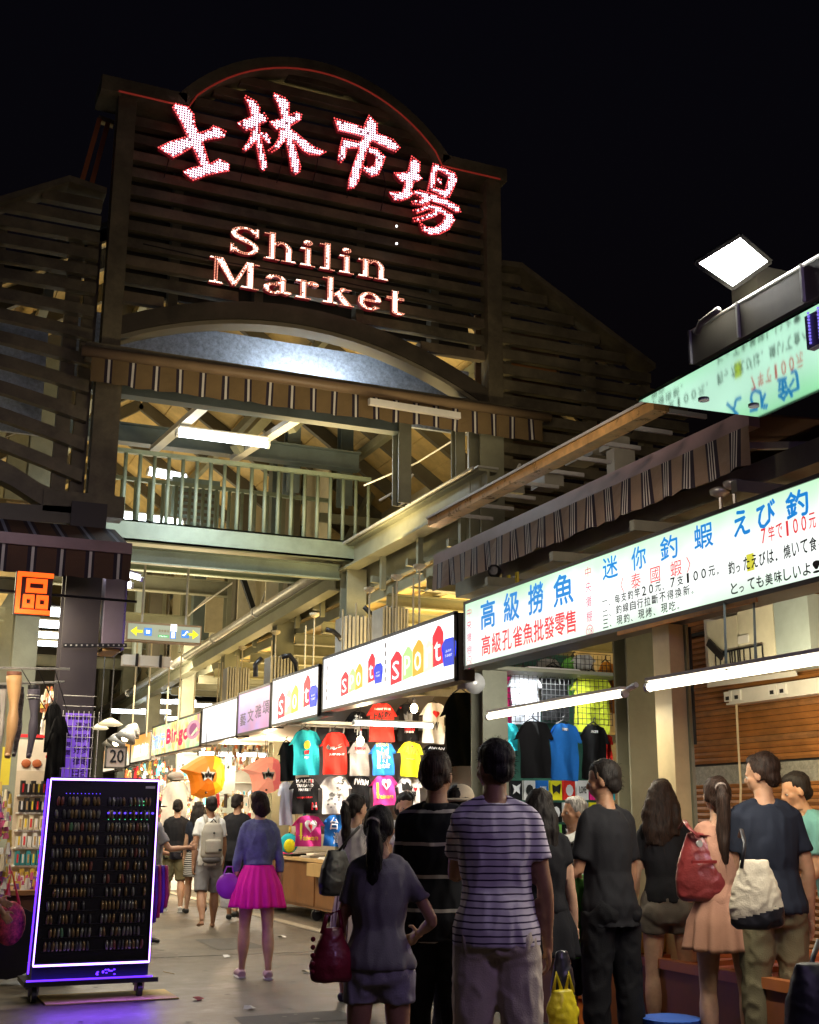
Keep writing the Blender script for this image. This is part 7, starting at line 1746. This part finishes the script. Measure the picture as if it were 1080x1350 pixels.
P4 = Pn('woman in pale top and long striped skirt with black shoulder bag, side on', head_at(470, 1047, foot=(447, 1322)), 62, sex='f', skin=skinC, hair=('pony', h_blk), head=(8, 2), top=mat('blouse_pale', (.55, .52, .52), .8, var=.2, scale=18), hem=.56, sleeve=.5, bottom=('skirt', st_skirt, .20, .02, 14), shoes=(shoe_k,), arms=((10, 8, 30), (20, 8, 60)), seed=5)
P5 = Pn('man in plain black tee and black trousers with his forearm held forward', head_at(797, 1002, 1.76), -8, build=.92, head=(-38, -4), skin=skinB, top=tee_blk, hem=.45, sleeve=.75, bottom=('trousers', trs_blk, 1.95), shoes=(shoe_k,), arms=((4, 12, 86, 52), (2, 8, 14)), vox=.012, seed=6, group='people queueing at the fish stall')
P6 = Pn('woman with long wavy brown hair, black tee and short brown shorts', head_at(873, 1028, 1.665), 30, sex='f', skin=skinC, hair=('long', h_brn), head=(26, -4), top=tee_blk, hem=.53, sleeve=.6, bottom=('shorts', brn_sh, .34), shoes=(shoe_k,), arms=((6, 12, 30), (4, 8, 12)), vox=.011, seed=7, group='people queueing at the fish stall', build=.95)
P7 = Pn('woman in sleeveless dusty pink dress with a high dark ponytail', head_at(944, 1024, 1.66), 30, sex='f', skin=skinC, hair=('pony', h_brn), head=(-6, -3), top=pinkc, hem=.55, sleeve=0, bottom=('skirt', pinkc, .40, .03, 12), shoes=(shoe_k,), arms=((14, 6, 60), (2, 10, 14)), vox=.011, seed=8, group='people queueing at the fish stall', build=.95)
P8 = Pn('tall man in navy tee and olive cargo trousers at the right', head_at(1004, 992, 1.80), 20, head=(-48, -4), skin=skinA, hair=('short', h_brn), top=tee_nvy, hem=.49, sleeve=.66, bottom=('trousers', olive, 1.9), shoes=(shoe_k,), arms=((10, 6, 40), (-2, 12, 12)), vox=.011, seed=9, group='people queueing at the fish stall')
P9 = Pn('man in teal shirt leaning forward at the right picture edge', head_at(1096, 1008, D=8.6), -70, head=(0, 10), skin=skinA, top=tealc, sleeve=.7, bottom=('trousers', trs_blk, 1.9), shoes=(shoe_k,), lean=22, arms=((30, 8, 50), (30, 8, 50)), seed=10, group='people queueing at the fish stall')
P10 = Pn('dark haired woman in a short black dress beyond the striped tee man', head_at(713, 1040, D=7.3), 40, sex='f', skin=skinC, hair=('long', h_blk), head=(20, 0), top=tee_blk, hem=.55, sleeve=.4, bottom=('skirt', tee_blk, .40, .02, 8), shoes=(shoe_k,), seed=11)
P11 = Pn('grey haired man in white shirt looking left behind the queue', head_at(757, 1050, D=8.6), -75, head=(-10, 6), skin=skinB, hair=('short', h_gry), top=tee_wht, sleeve=.7, bottom=('trousers', trs_blk, 1.9), shoes=(shoe_k,), arms=((20, 8, 60), (20, 8, 60)), seed=12)
P12 = Pn('child in bright green tee between the queue and the tubs', head_at(758, 1110, D=7.5), -20, skin=skinA, hair=('short', h_blk), head=(10, -8), top=grnc, sleeve=.7, bottom=('shorts', trs_blk, .8), shoes=(mat('shoe_orange', (.7, .15, .03), .5),), arms=((12, 8, 30), (18, 8, 20)), seed=13)
P13 = Pn('shopper in white top facing us among the T-shirts, left of the striped polo', head_at(533, 1045, D=11.5), 190, sex='f', skin=skinC, hair=('bob', h_blk), head=(0, -14), top=tee_wht, sleeve=.5, bottom=('trousers', redc, 1.9), shoes=(shoe_k,), arms=((30, 8, 95, -10), (20, 8, 60)), seed=14)
P14 = Pn('shopper with a cream sun hat glimpsed between the two front men', head_at(608, 1037, D=7.6), 30, sex='f', skin=skinC, hair=('bob', h_blk), top=mat('top_rust', (.3, .1, .06), .8), sleeve=.5, bottom=('trousers', trs_blk, 1.9), shoes=(shoe_k,), hat=('sun', mat('hat_cream', (.62, .52, .38), .8)), seed=15)
# --- walkers in the street
walk = ((16, 2, -8), (-14, 2, -22))
P15 = Pn('young man in white tee and grey shorts wearing a pale grey backpack', head_at(279, 1050, foot=(277, 1224)), 4, skin=skinB, top=tee_wht, hem=.47, sleeve=.6, bottom=('shorts', greysh, .95), shoes=None, arms=((-14, 10, 14), (8, 10, 18)), legs=((-16, 3, -16), (12, 3, -4)), head=(-6, 3), seed=16)
P16 = Pn('young woman in denim jacket and hot pink skirt walking down the street', head_at(344, 1044, foot=(340, 1290)), 6, sex='f', skin=skinC, hair=('bob', h_brn), top=denim, hem=.585, sleeve=1.4, bottom=('skirt', hotp, .375, .045, 18), shoes=(mat('shoe_pink', (.6, .42, .45), .5), sole_w), arms=((2, 12, 10), (-4, 12, 8)), legs=((8, 2, -3), (-6, 1, -8)), vox=.011, collar=denim, head=(6, 0), seed=17)
P17 = Pn('young man in black tee and olive shorts with white sneakers', head_at(235, 1054, foot=(228, 1202)), 12, skin=skinC, top=tee_blk, hem=.46, sleeve=.7, bottom=('shorts', olive, .95), shoes=(shoe_w, sole_w), arms=((10, 8, 60), (6, 8, 40)), legs=((10, 3, -4), (-10, 3, -10)), seed=18)
P18 = Pn('woman with long dark hair in navy top and black and white skirt', head_at(263, 1057, foot=(262, 1205)), 8, sex='f', skin=skinC, hair=('long', h_blk), top=tee_nvy, hem=.55, sleeve=.5, bottom=('skirt', st_bw, .33, .01, 0), shoes=(shoe_k,), arms=((6, 8, 14), (6, 8, 14)), legs=walk, seed=19)
P19 = Pn('man in black tee walking ahead of the denim jacket woman', head_at(314, 1047, foot=(312, 1213)), 30, skin=skinA, top=tee_blk, hem=.46, sleeve=.7, bottom=('shorts', trs_blk, .95), shoes=(shoe_k,), arms=((8, 8, 20), (8, 8, 20)), legs=walk, head=(30, 0), seed=20)
P20 = Pn('man in grey tee and red shorts half hidden by the display cart, facing right', head_at(203, 1053, foot=(205, 1243)), 78, skin=skinA, top=tee_gry, hem=.48, sleeve=.7, bottom=('shorts', redc, .98), shoes=(shoe_k,), arms=((20, 8, 60), (30, 8, 65)), hat=('cap', trs_blk), seed=21)
P22 = Pn('passer by in dark clothes cut off by the left picture edge', head_at(-34, 1080, D=9.2), 75, skin=skinA, top=tee_blk, sleeve=.6, bottom=('shorts', trs_blk, .7), shoes=(mat('shoe_teal', (.05, .4, .35), .5),), arms=((30, 8, 30), (20, 8, 20)), seed=23, vox=.015)

ext = [(196, 1076, (196, 1178), 60, 'f', ('long', h_brn), 'shopper with brown hair just right of the display cart top'), (297, 1064, (299, 1172), 200, 'm', ('short', h_blk), 'distant shopper facing us between the backpack man and the pink skirt woman'), (327, 1070, (330, 1168), 90, 'f', ('bob', h_blk), 'distant woman turned to the racks behind the man in black tee'), (183, 1080, (184, 1165), 10, 'm', ('short', h_blk), 'distant man in pale top at the far end of the lane'), (252, 1074, (252, 1166), 20, 'f', ('bob', h_brn), 'distant woman in pale top behind the black and white skirt')]
for k, (px, py, ft, hd, sx, hr_, lb) in enumerate(ext):
    Pn(lb, head_at(px, py, foot=ft), hd, sex=sx, skin=skinC, hair=hr_, top=[tee_wht, tee_gry, redc, tee_wht, pinkc][k], sleeve=.6, bottom=('trousers', [denim, trs_blk, denim, olive, trs_blk][k], 1.9), shoes=(shoe_k,), arms=((10 + 5 * k, 8, 40), (8, 8, 20)), legs=walk, seed=30 + k, vox=.02, hand_detail=False)
# --- things they carry
def blobmesh(parts, vox=.01, it=4):
    c = MB()
    for kind, *a in parts:
        if kind == 'e': c.ell(*a)
        else: c.tube(*a)
    vs, ns, fs = remesh(c, vox, it); return vs, ns, fs
def frame_of(P, heading):   # world helper: local -> world of a person
    x, y, _ = P[0].location; a = -R(heading); ca, sa = math.cos(a), math.sin(a)
    return lambda v: Vector((x + ca * v[0] - sa * v[1], y + sa * v[0] + ca * v[1], v[2]))
def soft_bag(name, label, cat, c, size, m, vox=.009, taper=.75, amp=.012, seed=1, straps=(), rot=0, strap_m=None, extra=None, base=None):
    t = thing(name, label, cat, tuple(c)); w, d, hh = size; M = MB()
    Rz = Matrix.Rotation(R(rot), 3, 'Z')
    pts = [Vector((0, 0, z_ * hh)) for z_ in (-.5, -.44, -.2, .1, .35, .48)]
    M.tube(pts, [(w * .40, d * .35), (w * .48, d * .5), (w * .5, d * .55), (w * .46 * (taper + .2), d * .45), (w * .42 * taper, d * .3), (w * .36 * taper, d * .15)], 20)
    vs, ns, fs = remesh(M, vox, 4); vs = folds(vs, ns, amp, 12, seed, (1, 1, 1))
    if base:
        B_ = MB(); A_ = MB(); zc = [sum(vs[i].z for i in f) / len(f) - .25 * sum(vs[i].x for i in f) / len(f) for f in fs]
        vw = [Rz @ v + Vector(c) for v in vs]
        A_.add(vw, [f for f, z_ in zip(fs, zc) if z_ >= -.27 * hh]); A_.build('body', m, t, smooth=True)
        B_.add(vw, [f for f, z_ in zip(fs, zc) if z_ < -.27 * hh]); B_.build('leather_base', base, t, smooth=True)
    vs = [Rz @ v + Vector(c) for v in vs]
    if not base: MB().add(vs, fs).build('body', m, t, smooth=True)
    for pts in straps: MB().tube([Vector(p) for p in pts], [(.012, .006)] * len(pts), 8).build('strap', strap_m or m, t, smooth=True)
    if extra: extra(t)
    return t
# red leather shoulder bag (woman with wavy hair)
f6 = frame_of(P6, 30); h6 = P6[0].location
red_l = mat('leather_red', (.20, .03, .03), .32, var=.2, scale=12, bump=.25, bscale=90, coat=.2)
c6 = at(928, 1142, D=7.2)
def buckle(t, p): MB().tube([p, p + Vector((.0, -.012, 0))], .02, 10).build('buckle', galv, t)
soft_bag('shoulder_bag', 'dusty red leather shoulder bag on the back of the wavy haired woman', 'bag', c6, (.34, .15, .40), red_l, straps=[[c6 + Vector((-.06, -.05, .17)), at(909, 1092, D=7.2), at(902, 1082, D=7.35), at(896, 1092, D=7.5)], [c6 + Vector((.03, -.05, .17)), at(916, 1100, D=7.2), at(905, 1083, D=7.3)]], rot=-30, seed=3, extra=lambda t: [buckle(t, c6 + Vector((-.09, -.085, .13))), MB().box(c6 + Vector((-.15, -.095, .02)), c6 + Vector((.12, -.085, .035))).build('seam_band', mat('leather_dark_red', (.2, .02, .02), .4), t)])
# cream tote
c7 = at(997, 1178, D=6.5); cream_l = mat('canvas_cream', (.60, .53, .40), .6, var=.12, scale=9, bump=.3, bscale=120)
soft_bag('tote_bag', 'slouchy cream canvas tote with dark leather strap and base', 'bag', c7, (.30, .13, .36), cream_l, taper=.7, amp=.02, straps=[[c7 + Vector((-.10, -.02, .13)), at(982, 1112, D=6.5), at(978, 1094, D=6.65), at(975, 1104, D=6.8)]], strap_m=mat('leather_black', (.02, .02, .025), .4), base=mat('leather_black', (.02, .02, .025), .4), rot=-25, seed=5,
         extra=lambda t: [MB().box(c7 + Vector((.05, -.085, -.11)), c7 + Vector((.10, -.075, -.06))).build('patch', MT['leather_black'], t)])
# burgundy handbag of the grey tee woman
c3 = at(438, 1258, D=5.55); wine = mat('leather_wine', (.20, .012, .03), .35, var=.2, bump=.2, bscale=80, coat=.2)
soft_bag('handbag', 'burgundy leather handbag hanging from the grey tee woman\'s arm', 'bag', c3, (.22, .12, .24), wine, taper=.6, straps=[[c3 + Vector((-.05, 0, .09)), c3 + Vector((-.03, 0, .17)), c3 + Vector((.03, 0, .19)), c3 + Vector((.05, 0, .09))]], seed=7, extra=lambda t: [MB().ell(c3 + Vector((-.10, -.02, -.07 + .035 * k)), .012, 8, 6).build('flower_trim', wine, t) for k in range(5)])
# black shoulder bag of the side-on woman
c4 = at(443, 1150, D=9.2)
soft_bag('shoulder_bag', 'large black shoulder bag on the back of the long skirt woman', 'bag', c4, (.34, .18, .34), mat('bag_black', (.015, .015, .018), .5), straps=[[c4 + Vector((0, 0, .13)), at(460, 1105, D=9.2), at(474, 1090, D=9.3)]], rot=30, seed=9)
# round violet bag of the denim jacket woman
f16 = frame_of(P16, 6); c16 = f16((-.27, 0, .80)); 
tb = thing('round_bag', 'flat round violet bag in the left hand of the pink skirt woman', 'bag', tuple(c16))
MB().ell(c16, (.035, .11, .115), 20, 14, rot=Matrix.Rotation(R(70), 3, 'Z')).build('body', mat('bag_violet', (.32, .03, .45), .4), tb, smooth=True)
MB().tube([c16 + Vector((-.05, 0, .10)), c16 + Vector((-.02, 0, .17)), c16 + Vector((.03, 0, .17)), c16 + Vector((.05, 0, .10))], .007, 6).build('strap', MT['bag_violet'], tb)
# white carrier bag near her left
cb = at(303, 1180, D=14.5); soft_bag('carrier_bag', 'white plastic carrier bag beside the pink skirt', 'bag', cb, (.24, .12, .30), mat('plastic_white', (.7, .68, .66), .35), taper=.9, seed=11)
# yellow carrier bag, held by the striped tee man
P1w = at(742, 1338, D=5.9); yel = mat('plastic_yellow', (.75, .62, .02), .35, var=.1, bump=.4, bscale=30)
soft_bag('carrier_bag', 'bright yellow plastic carrier bag at the bottom beside the khaki shorts', 'bag', P1w, (.16, .10, .24), yel, taper=1.0, amp=.02, seed=12, straps=[[P1w + Vector((-.05, 0, .10)), P1w + Vector((-.03, 0, .19)), P1w + Vector((0, 0, .10))], [P1w + Vector((.02, 0, .10)), P1w + Vector((.04, 0, .19)), P1w + Vector((.06, 0, .10))]])
ck = at(742, 1288, D=6.0); soft_bag('carrier_bag', 'dark plastic bag hanging under the striped tee man\'s hand', 'bag', ck, (.13, .10, .26), mat('plastic_dark', (.02, .02, .03), .3), taper=.7, seed=14)
# backpack
f15 = frame_of(P15, 4); hB = P15[0]; z0 = 1.17; grb = mat('backpack_grey', (.36, .33, .28), .7, var=.1, bump=.3, bscale=120)
cB = f15((0, -.185, 1.12)); tbp = thing('backpack', 'pale grey backpack on the man in the white tee', 'backpack', tuple(cB))
vs, ns, fs = blobmesh([('t', [Vector((0, 0, -.24)), Vector((0, 0, -.20)), Vector((0, 0, .10)), Vector((0, 0, .20)), Vector((0, 0, .24))], [(.12, .06), (.15, .085), (.145, .085), (.11, .065), (.05, .03)], 20)], .012)
MB().add([v + cB for v in vs], fs).build('body', grb, tbp, smooth=True)
vs, ns, fs = blobmesh([('t', [Vector((0, 0, -.11)), Vector((0, 0, -.09)), Vector((0, 0, .05)), Vector((0, 0, .07))], [(.10, .03), (.115, .045), (.11, .04), (.08, .02)], 16)], .01)
MB().add([v + cB + Vector((0, -.075, -.06)) for v in vs], fs).build('pocket', mat('backpack_pocket', (.33, .30, .25), .7, bump=.3), tbp, smooth=True)
MB().tube([cB + Vector((-.04, -.03, .22)), cB + Vector((0, -.04, .265)), cB + Vector((.04, -.03, .22))], .010, 8).build('grab_handle', blackm, tbp)
MB().box(cB + Vector((.06, -.13, -.14)), cB + Vector((.10, -.122, -.11))).build('label_patch', blackm, tbp)
MB().ell(cB + Vector((0, -.03, -.25)), (.13, .075, .05), 16, 8).build('dark_base', mat('backpack_base', (.10, .09, .09), .7), tbp, smooth=True)
MB().ell(cB + Vector((0, -.095, .09)), (.015, .006, .015), 10, 6).build('emblem', blackm, tbp)
for s in (-1, 1): MB().tube([f15((s * .07, -.13, 1.33)), f15((s * .085, -.05, 1.44)), f15((s * .085, .06, 1.40)), f15((s * .10, .09, 1.25))], [(.025, .008)] * 4, 8).build('strap', grb, tbp, smooth=True)
# camera in the red shorts man's hands
cc_ = at(231, 1128, D=14.0); tc_ = thing('camera', 'small black camera held by the man in red shorts', 'camera', tuple(cc_))
MB().box(cc_ + Vector((-.06, -.03, -.04)), cc_ + Vector((.06, .03, .04))).build('body', blackm, tc_); MB().tube([cc_ + Vector((0, -.03, 0)), cc_ + Vector((0, -.08, 0))], .03, 12).build('lens', MT['lens_glass'], tc_)
# ankle socks / dark shoes seen by the counter are part of the walkers; a small white phone glow in the shopper's hand
soft_bag('shoulder_bag', 'black bag close to us in the lower right corner', 'bag', at(1072, 1325, D=5.0), (.26, .2, .34), MT['bag_black'], seed=21, straps=[[at(1066, 1300, D=5.0), at(1072, 1262, D=5.1), at(1080, 1240, D=5.2)]])
ph = at(545, 1078, D=11.0); tag(MB().box(ph + Vector((-.03, 0, -.06)), ph + Vector((.03, .01, .06))).build('phone', glow('phone_screen', (.85, .9, 1), 2.0)), 'lit phone held by the white top shopper', 'phone')
for o in bpy.data.objects:
    if o.type == 'LIGHT': o['kind'] = 'helper'
